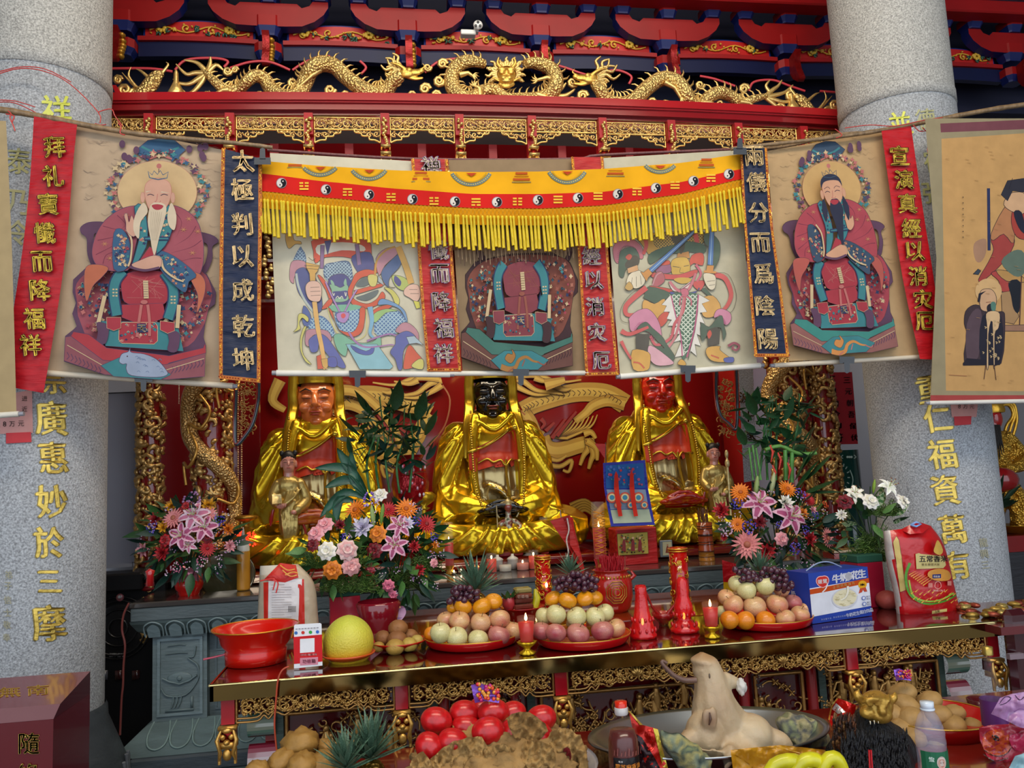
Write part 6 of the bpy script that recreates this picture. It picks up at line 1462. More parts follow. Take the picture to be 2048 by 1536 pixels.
def fl_gerb(c1,c2):
 m=MB()
 for ring,(n,L,tl)in enumerate(((18,1.0,.12),(16,.78,.3),(12,.5,.5))):
  for k in range(n):_petal(m,L,.13,.05,tl,2*pi*k/n+ring*.2,c1,None,cup=.2)
 m.ell((0,-.12,0),(.22,.12,.22),10,6,col=c2);return m
def fl_rose(c1,c2):
 m=MB()
 for ring,(n,L,tl,W)in enumerate(((8,1.0,.35,.5),(7,.9,.7,.46),(6,.74,.95,.4),(5,.58,1.15,.32),(4,.42,1.3,.26),(3,.28,1.4,.2))):
  for k in range(n):_petal(m,L,W,.35 if ring<2 else .05,tl,2*pi*k/n+ring*.7,mix(C(c1),C(c2),ring/5)and c1 if ring%2==0 else c2,None,cup=-.5)
 m.ell((0,-.2,0),(.22,.2,.22),10,8,col=c2);return m
def fl_carn(c1,c2):
 m=MB()
 for ring in range(4):
  n=11-ring
  for k in range(n):_petal(m,.95-.2*ring,.22,.2*(-1)**k,.3+.35*ring,2*pi*k/n+ring*.3,c1 if k%3 else c2,None)
 return m
def fl_stat(c1,c2):
 m=MB();q=random.Random(3)
 for k in range(26):a,b=q.uniform(0,6.3),q.random()**.5;m.ell((cos(a)*b*.9,-q.random()*.3,sin(a)*b*.9),(.14,.1,.14),5,4,col=c1 if k%3 else c2)
 return m
def fl_bud(c1,c2):
 m=MB();m.lathe([(.02,-1),(.16,-.6),(.22,-.1),(.2,.4),(.08,.9),(.01,1)],n=10,col=c1,fl=(3,.12));return m
_fk={}
def flower_proto(kind,c1,c2):
 key=(kind,c1,c2)
 if key not in _fk:
  mb={'lily':fl_lily,'gerbera':fl_gerb,'rose':fl_rose,'carnation':fl_carn,'statice':fl_stat,'lily_bud':fl_bud}[kind](c1,c2)
  o=mb.build(kind,'petal');_fk[key]=o.data;bpy.data.objects.remove(o)
 return _fk[key]
def _leafmesh(name,W,fold,col,c2,bend):
 m=MB();vs=[];n=7
 for i in range(n+1):
  t=i/n;wd=W*math.sin(pi*(.04+.96*t)**.8)**1.1 if i<n else .004;z=t;d=-bend*t*t
  for j in(-1,0,1):vs.append((j*wd,d+abs(j)*-fold*wd,z))
 for i in range(n):
  for j in(0,1):a=i*3+j;m.f.append([a,a+1,a+4,a+3]);m.c.append(C(col)if not(c2 and(j+i)%2)else C(c2))
 m.v=[V(v)for v in vs];o=m.build(name,'leaf');d=o.data;bpy.data.objects.remove(o);return d
LEAF={'broad':_leafmesh('leaf',.22,.35,'#25512c',None,.25),'dark':_leafmesh('leaf',.2,.3,'#163a30',None,.2),'lance':_leafmesh('leaf',.09,.4,'#2c5a34',None,.35),'pale':_leafmesh('leaf',.24,.35,'#4d7a3c',None,.2),'vari':_leafmesh('leaf',.26,.2,'#4c7a44','#a8b890',.1),'spike':_leafmesh('leaf',.07,.5,'#5c7c64',None,.12)}
def putleaf(par,kind,p,d,size,roll=0,name='leaf',lean=0):
 o=bpy.data.objects.new(name,LEAF[kind]);COL.objects.link(o);o.parent=par;q_=V(d).to_track_quat('Z','Y');o.rotation_euler=(q_.to_matrix()@Matrix.Rotation(roll,3,'Z')).to_euler();o.location=V(p)-V(par['_w']);o.scale=(size,)*3;return o
def bouquet(label,Y,cx,cy,rx,ry,flowers,nleaf,kinds,seed,pot=None,fern=None,name='flower_bouquet',fillers='#c8a8c0'):
 q=random.Random(seed);base=P(cx,cy+ry,Y);t=thing(name,label,'bouquet',base);px_=Y/1600;core=P(cx,cy+ry*.5,Y+.06)
 for(kd,x,y,s,c1,c2)in flowers:
  p=P(x,y,Y-.07-.09*(1-min(1,((x-cx)/rx)**2+((y-cy)/ry)**2)));o=bpy.data.objects.new(kd,flower_proto(kd,c1,c2));COL.objects.link(o);o.parent=t;o.location=p-base;o.scale=(s*px_*1.12,)*3
  d=V(((x-cx)/rx*.7,-1,-(y-cy)/ry*.5+.2))
  o.rotation_euler=((-d).to_track_quat('Y','Z').to_matrix()@Matrix.Rotation(q.uniform(0,6),3,'Y')).to_euler()if kd!='lily_bud' else(.1,q.uniform(-.3,.3),0)
 m=MB('#2c4c28')
 for(kd,x,y,s,c1,c2)in flowers:p=P(x,y,Y-.03);m.tube([p+V((0,.03,0)),(p+core)/2+V((0,.03,0)),core-V((0,0,.04))],.003,4)
 m.build('stems','leaf',t)
 for i in range(int(nleaf*1.5)):
  a=q.uniform(0,2*pi);b=q.random()**.5;x,y=cx+cos(a)*b*rx*.88,cy+sin(a)*b*ry*.88;dep=q.uniform(-.1,.07)
  d=V((cos(a)*b+q.uniform(-.5,.5),q.uniform(-.9,.1),-sin(a)*b+q.uniform(-.4,.6)));putleaf(t,q.choice(kinds),P(x,y,Y+dep),d,q.uniform(24,44)*px_,q.uniform(-1,1))
 m=MB('#d8c8d8');
 for i in range(26 if fillers else 0):
  a=q.uniform(0,2*pi);b=q.random()**.5;x,y=cx+cos(a)*b*rx,cy+sin(a)*b*ry
  for k in range(7):m.ell(P(x+q.uniform(-7,7),y+q.uniform(-8,8),Y-.11),(1.4*px_,)*3,5,4,col=q.choice([fillers,'#d8ccd4','#a880b0']))
 if fillers:m.build('filler_blossoms','petal',t)['kind']='stuff'
 if fern:
  m=MB('#47682c')
  for(x,y,r_)in fern:
   for k in range(70):
    a=q.uniform(0,6.3);L=r_*q.uniform(.4,1);x0,y0=x+q.uniform(-r_,r_)*.3,y+r_*.3;x1,y1=x0+cos(a)*L,y0-abs(sin(a))*L;p0,p1=P(x0,y0,Y-.02),P(x1,y1,Y-.04-q.random()*.05)
    m.tube([p0,(p0+p1)/2+V((0,0,.01)),p1],.0014,3,cap=False)
    for j in range(5):f_=.35+.13*j;c=p0.lerp(p1,f_);m.tube([c,c+V((q.uniform(-1,1),q.uniform(-.5,.2),q.uniform(-.4,1)))*.022],.0016,3,q.choice(['#5a7c34','#466828','#6c8a40']),cap=False)
  m.build('fern_sprays','leaf',t)['kind']='stuff'
 if pot:pot(t)
 return t
PK,PW=('#a0406c','#d8a8bc'),('#c06c8c','#dcc0cc')
RD,OR,PKG,YL_,DR_=('#b01822','#7c0c14'),('#e07a14','#a85008'),('#e08a88','#a86048'),('#e0a018','#a06a10'),('#7c1020','#5c0814')
PU,BL,WH,LV,PKR,ORR=('#7c5cb0','#a890c8'),('#4434a0','#6c5cc0'),('#e8e4dc','#d8d4c0'),('#c8c0d8','#e0dce8'),('#e0a0a8','#d88890'),('#e08424','#c06814')
def pot1(t):
 b=PZ(378,1190,1.05);MB('#c41a14').lathe([(.05,0),(.056,.012),(.056,.02),(.07,.035),(.075,.06),(.062,.1),(.056,.1)],b,28).build('red_pot','lacquer',t)
 MB('#c8788c').lathe([(.064,.07),(.075,.085),(.06,.11),(.05,.13),(.07,.15)],b,20,fl=(9,.12)).build('foil_wrap','foil',t)
bouquet('bouquet of pink lilies and gerberas in a red pot, left end of the stone altar',4.57,380,1082,100,82,[('lily',388,1032,38,*PW),('lily',408,1056,34,*PK),('lily',364,1072,34,*PK),('lily',378,1090,20,*PW),('gerbera',347,1036,19,*PKG),('gerbera',417,1028,15,*PKG),('carnation',344,1012,14,*YL_),('carnation',417,1010,14,*YL_),('rose',373,1016,14,*RD),('carnation',312,1038,13,*RD),('carnation',327,1054,12,*YL_),('statice',306,1054,12,*BL),('rose',330,1081,12,*RD),('carnation',325,1106,15,*RD),('carnation',288,1100,14,*PKR),('gerbera',415,1097,14,*RD),('carnation',457,1059,12,*OR),('carnation',460,1092,12,*PKR),('statice',439,1042,10,*BL),('statice',384,1000,16,'#a87ca8','#8c6090'),('statice',352,1135,10,*PW),('statice',405,1122,10,*PW),('rose',415,1074,11,*DR_)],90,['broad','dark','pale','dark'],1,pot1)
def pot2(t):
 b=PZ(758,1262,.95);MB('#7c1020').lathe([(.07,0),(.085,.05),(.1,.12),(.09,.13)],b,24).build('red_vase','lacquer',t)
bouquet('large mixed bouquet of lilies and gerberas standing behind the pomelo and pastry plate',3.95,790,1105,105,108,[('gerbera',711,1020,21,*OR),('gerbera',812,1018,21,*OR),('gerbera',777,1020,16,*RD),('gerbera',853,1048,18,*RD),('carnation',726,1055,22,*LV),('rose',756,1068,17,*ORR),('lily',799,1052,32,*PK),('lily',789,1091,34,*PK),('statice',743,1000,17,*PU),('rose',760,990,15,*WH),('carnation',814,1048,14,*LV),('rose',749,1101,16,*DR_),('carnation',828,1093,12,*RD),('lily_bud',745,1033,20,'#8ca060','#8ca060'),('lily_bud',764,1028,18,'#6c9038','#6c9038'),('statice',832,1043,9,*BL),('statice',867,1074,9,*BL),('carnation',838,1140,12,*RD),('rose',777,1171,12,'#e07890','#c86080'),('rose',785,1190,10,'#e07890','#c86080'),('rose',868,1126,9,*PKR),('carnation',870,1090,8,*ORR),('rose',740,1135,10,'#c84c58','#a83c48')],140,['dark','broad','dark','pale'],2,pot2,fern=[(850,1130,40),(800,1160,60)])
t=thing('anthurium_flower','lilac heart-shaped anthurium bract hanging at the front of the large bouquet','flower',P(790,1222,3.72));m=MB('#c8a0c8')
L=spl(pts('768,1212 778,1208 790,1214 806,1212 812,1226 800,1242 786,1236 772,1226'),True,4);m.prism(L,lambda x,y,k:P(x,y,3.72-k-.01*sin(x*.3)),.003);m.build('bract','petal',t);MB('#d8b070').tube([P(790,1222,3.7),P(800,1214,3.68)],.004,6).build('spadix','petal',t)
def pot3(t):
 b=PZ(688,1252,.95);w_=.072;a=.12
 MB('#b8283c').box(b+V((0,.05,.068)),(.14,.13,.135),rz=a,b=.004).build('red_paper_wrap','lacquer',t,smooth=False);MB('#1c5844').box(b+V((0,.05,.152)),(.142,.132,.036),rz=a,b=.004).build('green_foam','matte',t,smooth=False)
bouquet('rose and fern arrangement in a red square vase with green foam, behind the pomelo',3.85,672,1115,74,70,[('rose',650,1050,17,*PKR),('rose',632,1068,17,*PKR),('rose',626,1090,13,*DR_),('rose',654,1102,18,*WH),('rose',694,1100,20,'#e0c0bc','#d8a0a0'),('rose',665,1140,18,*ORR),('rose',702,1132,18,'#e0a8a8','#dc9898'),('carnation',680,1050,12,*DR_),('statice',690,1075,8,*BL)],34,['pale','broad'],3,pot3,fern=[(640,1120,55),(700,1120,60),(720,1170,50),(670,1170,50)],fillers=None)
t=thing('lily_leaf_spray','long arching dark green leaves rising left of the lucky bamboo','plant',P(742,1020,4.0))
for(a,b,c)in(((742,1000),(705,945),(674,896)),((742,1000),(700,940),(630,936)),((740,1000),(710,965),(702,900)),((742,1005),(690,985),(640,1035)),((740,1000),(700,960),(650,975)),((730,1010),(680,1000),(672,1050))):
 m=MB('#22503c');L=spl([a,b,c],False,5);vs=[];n=len(L)
 for i,(x,y)in enumerate(L):
  dx,dy=(L[min(i+1,n-1)][0]-L[max(i-1,0)][0],L[min(i+1,n-1)][1]-L[max(i-1,0)][1]);l=math.hypot(dx,dy);w_=9*sin(pi*(i/(n-1))**1.4)+.6;vs+=[P(x-dy/l*w_,y+dx/l*w_,3.93),P(x,y,3.945),P(x+dy/l*w_,y-dx/l*w_,3.93)]
 m.add(vs,[(3*i+j,3*i+j+1,3*i+j+4,3*i+j+3)for i in range(n-1)for j in(0,1)]);m.build('leaf','leaf',t)
bouquet('largest bouquet of pink lilies, gerberas and purple statice, behind the right fruit platter',4.0,1556,1065,118,92,[('gerbera',1481,985,20,*OR),('gerbera',1575,978,19,*OR),('carnation',1443,1021,18,*RD),('lily',1518,1008,46,*PK),('lily',1580,1034,46,*PK),('carnation',1571,1006,17,*WH),('gerbera',1616,999,16,*RD),('gerbera',1475,1049,15,*OR),('carnation',1519,1044,15,*DR_),('statice',1475,1008,12,*BL),('statice',1499,1054,14,*BL),('statice',1600,988,12,*BL),('statice',1589,1096,13,*BL),('statice',1560,1050,9,*BL),('statice',1630,1030,9,*BL),('statice',1610,1060,10,*BL),('carnation',1606,1026,11,*ORR),('gerbera',1494,1089,28,*PKG),('rose',1563,1078,15,*PKR),('carnation',1619,1078,16,*RD),('carnation',1533,1103,18,*RD),('gerbera',1655,1076,20,*PKG),('lily_bud',1513,975,22,'#8ca060','#8ca060'),('lily_bud',1545,968,22,'#a8b080','#a8b080'),('carnation',1625,1020,9,*PKR),('statice',1452,1058,14,'#c8a0b8','#e0d0d8'),('carnation',1448,1075,8,*RD),('statice',1650,1010,8,'#d84c18','#c83c10')],150,['dark','broad','dark','pale'],4,None)
def pot4(t):
 b=PZ(1746,1216,.95);MB('#981c34').box(b+V((0,.06,.1)),(.13,.13,.2),rz=.1,b=.004).build('red_paper_wrap','lacquer',t,smooth=False);MB('#174c3c').box(b+V((0,.06,.215)),(.132,.132,.035),rz=.1,b=.004).build('green_foam','matte',t,smooth=False)
bouquet('white lily and white rose arrangement in a red square vase beside the red rice bag',3.5,1746,1050,66,66,[('lily',1709,988,28,*WH),('lily',1776,975,30,'#e4e6d4','#f0f0ea'),('lily_bud',1748,973,14,'#7c9c30','#7c9c30'),('rose',1690,1004,17,*DR_),('rose',1741,1003,18,*WH),('rose',1804,1005,19,*WH),('carnation',1683,1030,12,*WH)],26,['broad','vari','pale'],5,pot4,fern=[(1776,1020,40),(1750,1080,50),(1730,1110,44),(1765,1110,40)],fillers=None)
def lucky(label,x0,x1,ytop,ybase,Y,n,seed,extra=None):
 q=random.Random(seed);t=thing('lucky_bamboo',label,'plant',P((x0+x1)/2,ybase,Y))
 m=MB('#3f7a3c')
 for i in range(5):
  x=x0+(x1-x0)*(.25+.5*i/4);L=spl([(x,ybase),(x+q.uniform(-8,8),ybase-60),(x+q.uniform(-14,14),ybase-110)],False,5);m.tube([P(a,b,Y+q.uniform(-.02,.02))for a,b in L],[.0065*(1.15 if k%3==0 else 1)for k in range(len(L))],7)
 for i in range(10):
  x=x0+(x1-x0)*q.uniform(.15,.9);m.tube([P(x,ybase-q.uniform(60,130),Y),P(x+q.uniform(-12,12),ytop+q.uniform(20,90),Y-.02)],.004,5)
 m.build('canes','leaf',t)
 for i in range(n):
  x=x0+(x1-x0)*q.random();y=ytop+35+(ybase-ytop-70)*q.random()**1.1;up=q.random();d=V((q.uniform(-1,1),q.uniform(-.7,.3),q.uniform(-.2,1.4)))
  putleaf(t,q.choice(['broad','lance','dark','broad']),P(x,y,Y+q.uniform(-.08,.06)),d,q.uniform(.06,.12),q.uniform(-1,1))
 for(x,y,dx,dz,s)in extra or[]:putleaf(t,'broad',P(x,y,Y-.06),V((dx,-.3,dz)),s)
 return t
lucky('lucky bamboo plant rising between the orange-faced and black-faced statues',700,858,770,985,4.45,140,1,[(745,830,-.4,1,.17),(790,820,.1,1,.18),(835,840,.15,1,.18),(720,870,-.6,.9,.16),(850,870,.3,1,.16)])
lucky('lucky bamboo plant rising in front of the right gilt dragon column',1484,1620,765,960,4.2,130,2,[(1510,830,-.3,1,.15),(1600,830,.5,1,.15),(1570,840,.1,1,.15),(1490,890,-.3,.9,.13)])
t=thing('bamboo_stalk_tower','tied green bamboo stalks with red ribbon rising from the largest bouquet','plant',P(1580,960,4.1))
for(a,b)in(((1583,965),(1584,905)),((1572,960),(1570,900)),((1506,960),(1498,895)),((1514,960),(1505,890)),((1522,960),(1512,896))):
 p0,p1=P(*a,4.1),P(*b,4.1);MB('#4f8a3c').tube([p0.lerp(p1,k/8)for k in range(9)],[(.011 if a[0]>1550 else .005)*(1.2 if k%3==0 else 1)for k in range(9)],8).build('stalk','leaf',t)
MB('#5a8c40').tube([P(x,y,4.1)for x,y in spl(pts('1530,900 1560,892 1590,905 1612,908 1632,906'),False,3)],.011,8).build('stalk','leaf',t)
for(x,y)in pts('1540,890 1556,905 1575,925 1545,930'):MB('#c0382c').tube([P(x,y,4.05),P(x+6,y+14,4.04),P(x+2,y+34,4.05)],[.004,.008,.003],5,flat=.4).build('red_ribbon','satin',t)
for(x,y,dx,dz,s)in((1585,985,.5,1,.22),(1600,990,.9,.6,.22),(1590,960,.3,1,.18),(1610,960,.7,1,.2),(1600,940,.5,1,.16),(1610,985,1,.2,.2)):putleaf(t,'broad',P(x,y,4.0),V((dx,-.2,dz)),s)
t=thing('red_ribbon_vase','red glittering decorated vase behind the left lucky bamboo','vase',P(825,1000,4.6));m=MB('#a8141c');m.lathe([(.05,0),(.09,.05),(.1,.12),(.085,.2),(.06,.24),(.08,.28)],P(822,1010,4.6),20,fl=(8,.06));m.build('body','foil',t)
q=random.Random(8);m=MB('#d8a0b0')
for k in range(26):m.ell(P(q.uniform(795,850),q.uniform(930,1000),4.48),(.008,.004,.012),5,4,col=q.choice(['#d8a0b0','#c83040','#e0c8c8']))
m.build('sequins','foil',t)
t=thing('gold_ornament','glittering gold cup ornament beside the black-faced statue','ornament',P(849,1010,4.6));MB('#c8a020').tube([P(848,1020,4.6),V((*P(848,1020,4.6)[:2],1.05))],.012,8).lathe([(.015,0),(.03,.01),(.012,.02),(.05,.05),(.06,.08),(.04,.1)],P(848,1020,4.6),18,fl=(9,.2)).build('cup','gold',t)
# ---------------- fruit ----------------
FR={}
def fruit_mesh(kind):
 if kind in FR:return FR[kind]
 c1,c2,sq={'apple':('#c86a5c','#d8b078',.9),'red_apple':('#a8384a','#c88878',.86),'pear':('#ccc584','#d8cf98',.96),'mandarin':('#e09a14','#dc8c10',.8),'orange':('#e08a18','#dc8010',.97),'peach_apple':('#cc8a6c','#d4b07c',.93)}[kind]
 m=MB(c1);n,k=22,14;vs=[]
 for i in range(k+1):
  ph=pi*i/k;r_=sin(ph)*(1+.05*cos(ph));z=cos(ph)*sq
  if 'apple' in kind or kind=='pear':z-=.22*math.exp(-(r_/.3)**2)*(1 if z>0 else-.6)
  if kind=='mandarin':z-=.1*math.exp(-(r_/.25)**2)*(1 if z>0 else-1)
  for j in range(n):th=2*pi*j/n;vs.append(V((r_*cos(th)*(1+.02*cos(2*th+1)),r_*sin(th),z)))
 m.add(vs,[(i*n+j,(i+1)*n+j,(i+1)*n+(j+1)%n,i*n+(j+1)%n)for i in range(k)for j in range(n)]);o=m.build('flesh','fruit');a,b=C(c1),C(c2)
 def cf(v):t_=.5+.5*noise.noise(v*1.6)+.35*v.z;return mix(a,b,max(0,min(1,t_)))
 setcol(o,cf);s=MB('#5c4426' if 'mandarin'!=kind else '#5c6c2c').tube([(0,0,sq*.72),(.03,0,sq*.95),(.1,.02,sq*1.2)]if kind not in('orange','mandarin')else[(0,0,sq*.84),(0,0,sq*.93)],[.03,.025,.035],6).build('stem','wood')
 FR[kind]=(o.data,s.data);bpy.data.objects.remove(o);bpy.data.objects.remove(s);return FR[kind]
def fruit(kind,x,y,r_,Y,label,group,rot=None,q=rnd):
 name={'red_apple':'apple','peach_apple':'apple','pear':'apple_pear'}.get(kind,kind);d,s=fruit_mesh(kind);p=P(x,y,Y);R_=r_*Y/1600
 t=thing(name,label,'fruit',p,group);t.rotation_euler=rot or(q.uniform(-.5,.5),q.uniform(-.4,.4),q.uniform(0,6));t.scale=(R_,)*3;t['_w']=(0,0,0)
 for nm,dd in(('flesh',d),('stem',s)):o=bpy.data.objects.new(nm,dd);COL.objects.link(o);o.parent=t
def platter(label,x,yf,Yc,r_,h=.035,cat='platter'):
 p=PZ(x,yf,.951);p=V((P(x,yf,Yc).x,Yc,.952));t=thing('fruit_platter',label,cat,p)
 MB('#b80c10').lathe([(0,.006),(r_*.86,.006),(r_*.9,.012),(r_*.985,h),(r_,h),(r_,h-.004),(r_*.93,.006),(r_*.88,0),(0,0)],p,56).build('dish','plastic',t);MB('#d8a838').tube([p+V((cos(a*pi/28)*r_*.993,sin(a*pi/28)*r_*.993,h))for a in range(57)],.0022,6).build('gold_rim','gold',t);return t
def crown(label,x,y,Y,s,n,seed,col=None):
 q=random.Random(seed);t=thing('pineapple',label,'pineapple',P(x,y,Y));MB('#8c6c2c').ell(P(x,y,Y)-V((0,0,s*.45)),(s*.36,s*.36,s*.5),16,10).build('skin','goldsc',t)
 for i in range(n):
  k=i/n;a=i*2.4;tl=.15+1.0*(1-k);d=V((cos(a)*sin(tl),sin(a)*sin(tl)*.8-.1,cos(tl)));putleaf(t,'spike',P(x,y,Y)+V((0,0,s*.25*k)),d,s*q.uniform(.75,1.05),q.uniform(-.3,.3),'crown_leaf')
 return t
def grapes(label,L,Y,r_,n,seed):
 q=random.Random(seed);t=thing('grape_bunch',label,'grapes',P(*L[0],Y));base=None;pp=[]
 for i in range(n):
  for tr in range(30):
   a=along(L,q.random());x,y=a[0]+q.uniform(-1,1)*14,a[1]+q.uniform(-1,1)*14;dd=q.uniform(-.035,.015)
   if all((x-b[0])**2+(y-b[1])**2+((dd-b[2])/.0022)**2>75 for b in pp):break
  pp.append((x,y,dd));p=P(x,y,Y+dd)
  if base is None:base=MB('#4a2434').ell((0,0,0),(r_,r_,r_*1.12),12,8).build('grape','grapeskin',t,loc=(0,0,0));o=base
  else:o=base.copy();COL.objects.link(o)
  o.location=p-V(t['_w']);o.rotation_euler=(q.uniform(0,1),q.uniform(0,1),0)
 MB('#6c5a34').tube([P(x,y-8,Y)for x,y in L],.0022,5).build('stalk','wood',t)
M['grapeskin']=mat('grapeskin',.25,coat=.3,var=.4,vscale=40)
YA_,YB_,YC_=3.27,3.13,3.2
platter('red round platter piled with apples left of the lit candle',945,1300,YA_,.192);platter('red round platter piled with apples right of the lit candle',1166,1300,YB_,.187);platter('red round platter of apples and oranges beside the blue drink carton',1535,1262,YC_,.185)
ORD=('leftmost','second from left','third from left','fourth from left','fifth from left')
def setf(L,Yc,where):
 names={'apple':'pink striped apple','red_apple':'dull red apple','pear':'pale green apple pear','mandarin':'orange mandarin','orange':'round orange','peach_apple':'blushed yellow-pink apple'};cnt={}
 for(k,x,y,r_,tier)in L:
  same=sorted(a[1]for a in L if a[0]==k and(a[4]==tier or(a[4]>2 and tier>2)));i=same.index(x);n=len(same);w_='' if n==1 else ORD[i]+' ' if i<n-1 else 'rightmost '
  fruit(k,x,y,r_,Yc+(-.125,-.075,-.05,-.02,.03)[tier],'%s%s in the %s of the %s'%(w_,names[k],('bottom row','middle row','top row','rear','rear')[tier],where),'%ss on the %s'%(names[k],where))
setf([('pear',881,1266,20.5,0),('pear',914,1275,21,0),('pear',956,1280,20.5,0),('red_apple',998,1271,22,0),('apple',1026,1262,20,1),('apple',919,1242,20.5,1),('peach_apple',961,1246,20.5,1),('apple',1000,1239,20.5,1),('apple',892,1240,18,3),('orange',862,1268,14,3),('mandarin',926,1213,18,2),('mandarin',964,1213,19.5,2),('mandarin',987,1203,18,3),('mandarin',905,1217,12,3),('apple',960,1262,18,3),('apple',1010,1255,17,4),('apple',930,1262,18,3),('apple',940,1228,16,4)],YA_,'left fruit platter')
setf([('red_apple',1083,1262,20,1),('red_apple',1112,1266,20.5,0),('red_apple',1156,1268,23,0),('red_apple',1205,1262,23,0),('apple',1232,1257,20,1),('mandarin',1178,1263,13,3),('orange',1134,1262,12,3),('pear',1089,1232,18,3),('pear',1112,1229,20,1),('pear',1153,1234,20.5,1),('pear',1190,1234,20,1),('pear',1210,1226,18.5,3),('pear',1150,1250,18,3),('mandarin',1106,1197,17,3),('mandarin',1135,1201,19,2),('mandarin',1170,1197,17,2),('mandarin',1188,1195,18,3),('apple',1190,1250,18,4),('mandarin',1150,1210,15,4)],YB_,'middle fruit platter')
setf([('orange',1459,1240,19,0),('orange',1491,1241,19,0),('orange',1531,1241,19.5,0),('apple',1571,1238,20.5,0),('apple',1600,1230,20,1),('apple',1612,1221,18,3),('pear',1446,1224,14,3),('apple',1453,1195,18,3),('apple',1467,1210,21,1),('peach_apple',1509,1214,23.5,1),('apple',1554,1209,22.5,1),('red_apple',1586,1205,18.5,3),('pear',1473,1167,17,3),('pear',1493,1181,20,2),('pear',1530,1171,20.5,2),('peach_apple',1563,1178,17,3),('apple',1530,1195,18,4),('orange',1520,1228,16,4),('apple',1480,1195,18,4)],YC_,'right fruit platter')
grapes('dark purple grape bunch on the mandarins of the left fruit platter',pts('905,1192 925,1188 945,1190'),YA_-.04,.0135,24,1)
grapes('dark purple grape bunch on the mandarins of the middle fruit platter',pts('1122,1168 1145,1160 1165,1162 1182,1175'),YB_-.03,.0125,46,2)
grapes('brownish purple grape bunch draped over the right fruit platter',pts('1478,1148 1500,1150 1525,1152 1550,1148 1568,1165 1572,1172'),YC_-.05,.0125,46,3)
crown('pineapple with grey-green crown behind the left fruit platter',952,1186,3.4,.15,44,1);crown('small pineapple with pale crown above the grapes of the middle platter',1140,1150,3.3,.085,30,2);crown('pineapple with dark narrow crown behind the right fruit platter',1520,1150,3.35,.1,34,3)
# ---------------- table things ----------------
def lath(name,label,cat,prof,p,col,m='plastic',n=32,extra=None,body='body',**k):
 t=thing(name,label,cat,p);MB(col).lathe(prof,p,n,**k).build(body,m,t);return t
T=.952
p=V((P(512,1300,3.24).x,3.24,T));t=lath('basin','empty red plastic basin with gold rim at the left end of the table','basin',[(0,.003),(.112,0),(.113,.045),(.108,.05),(.128,.075),(.135,.105),(.158,.125),(.16,.13),(.152,.128),(.128,.108),(.1,.06),(0,.055)],p,'#c81408',n=56)
MB('#d8902c').tube([p+V((cos(a*pi/28)*.159,sin(a*pi/28)*.159,.129))for a in range(57)],.003,6).build('gold_rim','gold',t)
string('short pink straw sticking out beside the red basin',[pts('407,1319 430,1314 450,1309')],3.2,'plastic','#b84a5c',.004,'straw','straw')
p=P(697,1284,3.14);t=thing('pomelo','large smooth yellow pomelo on an orange dish','fruit',p);o=MB('#ccb828').ell(p,(.093,.093,.098),36,26,fn=lambda d:1+.05*max(0,d.z)**3*-.0-.06*max(0,d.z)**2*abs(d.x)).build('flesh','pomelo' if False else 'plastic',t);
o.data.materials[0]=mat('pomelo',.38,bump=.35,bscale=160,var=.12,vscale=5,sss=.05);setcol(o,lambda v:mix(C('#cf9f1a'),C('#c8cc4a'),max(0,min(1,.5+v.z*6))))
t=lath('small_dish','small orange oval dish under the pomelo','dish',[(0,.004),(.06,.003),(.095,.022),(.1,.028),(.097,.03),(.06,.008),(0,.008)],V((P(697,1322,3.13).x,3.13,T)),'#c8501c')
p=V((P(797,1300,3.26).x,3.26,T));t=lath('bun_plate','shallow red plate holding brown pastries right of the pomelo','plate',[(0,.006),(.07,.005),(.105,.03),(.112,.036),(.107,.036),(.07,.012),(0,.012)],p,'#c4180c',n=40)
for i,(x,y,r_,dy,c)in enumerate(((796,1256,19,.0,'#8c5c30'),(794,1278,19,-.03,'#84542c'),(766,1276,17,.0,'#84542c'),(820,1272,16,.02,'#8c5c30'),(790,1294,18,-.07,'#a88438'),(757,1294,12,-.04,'#a88438'),(818,1289,16,-.05,'#b09440'),(834,1280,12,-.03,'#b49c4c'))):
 c0=P(x,y,3.25+dy);R_=r_*3.25/1600;t=thing('pastry',('top brown pastry','middle brown pastry','leftmost brown pastry','rearmost right brown pastry','front centre yellow pastry','leftmost yellow pastry','yellow pastry right of the front centre one','rightmost yellow pastry')[i]+' on the small red plate beside the pomelo','pastry',c0,'brown pastries on the red plate' if i<4 else 'yellow pastries on the red plate')
 m=MB(c);m.ell(c0,(R_,R_*.9,R_*.82),18,12,fn=lambda d:1+.05*noise.noise(d*2.3+V((i,0,0))));m.build('crust','bread',t);MB(c).tube([c0+V((-R_*.5,-R_*.6,R_*.4)),c0+V((0,-R_*.86,R_*.2)),c0+V((R_*.5,-R_*.7,R_*.1))],R_*.06,5).build('fold','bread',t)
t=thing('payment_stand','small red and white payment card stand without code, between red basin and pomelo','sign',P(616,1334,3.06));pq=[(586,1252),(643,1247),(645,1331),(588,1337)];Yp=3.06
MB('#e0e0e4').prism([(588,1252),(590,1249),(640,1246),(643,1248),(645,1331),(588,1337)],lambda x,y,k:P(x,y,Yp-k),.006).build('plate','plastic',t,smooth=False)
S=Surf(plane(Yp-.007),step=.0001);S.poly('587,1274 644,1269 645,1323 588,1328','#c8242a');S.poly('600,1278 629,1276 629,1304 600,1306','#e4e4e8');S.poly('600,1316 636,1314 636,1329 600,1331','#d08898')
for x,c in((592,'#3c6cb0'),(606,'#c83c34'),(621,'#3ca048'),(635,'#3c6cc0')):S.circ(x,1266-(x-590)*.05,3.4,c,n=10)
for i,c_ in enumerate('扫码支付随喜功德'):S.text(c_,602+i*4.2,1310-i*.2,4,'#e8c8c8',.02)
for i,c_ in enumerate('功德箱'):S.text(c_,609+i*9,1323-i*.5,8,'#b05070',.02)
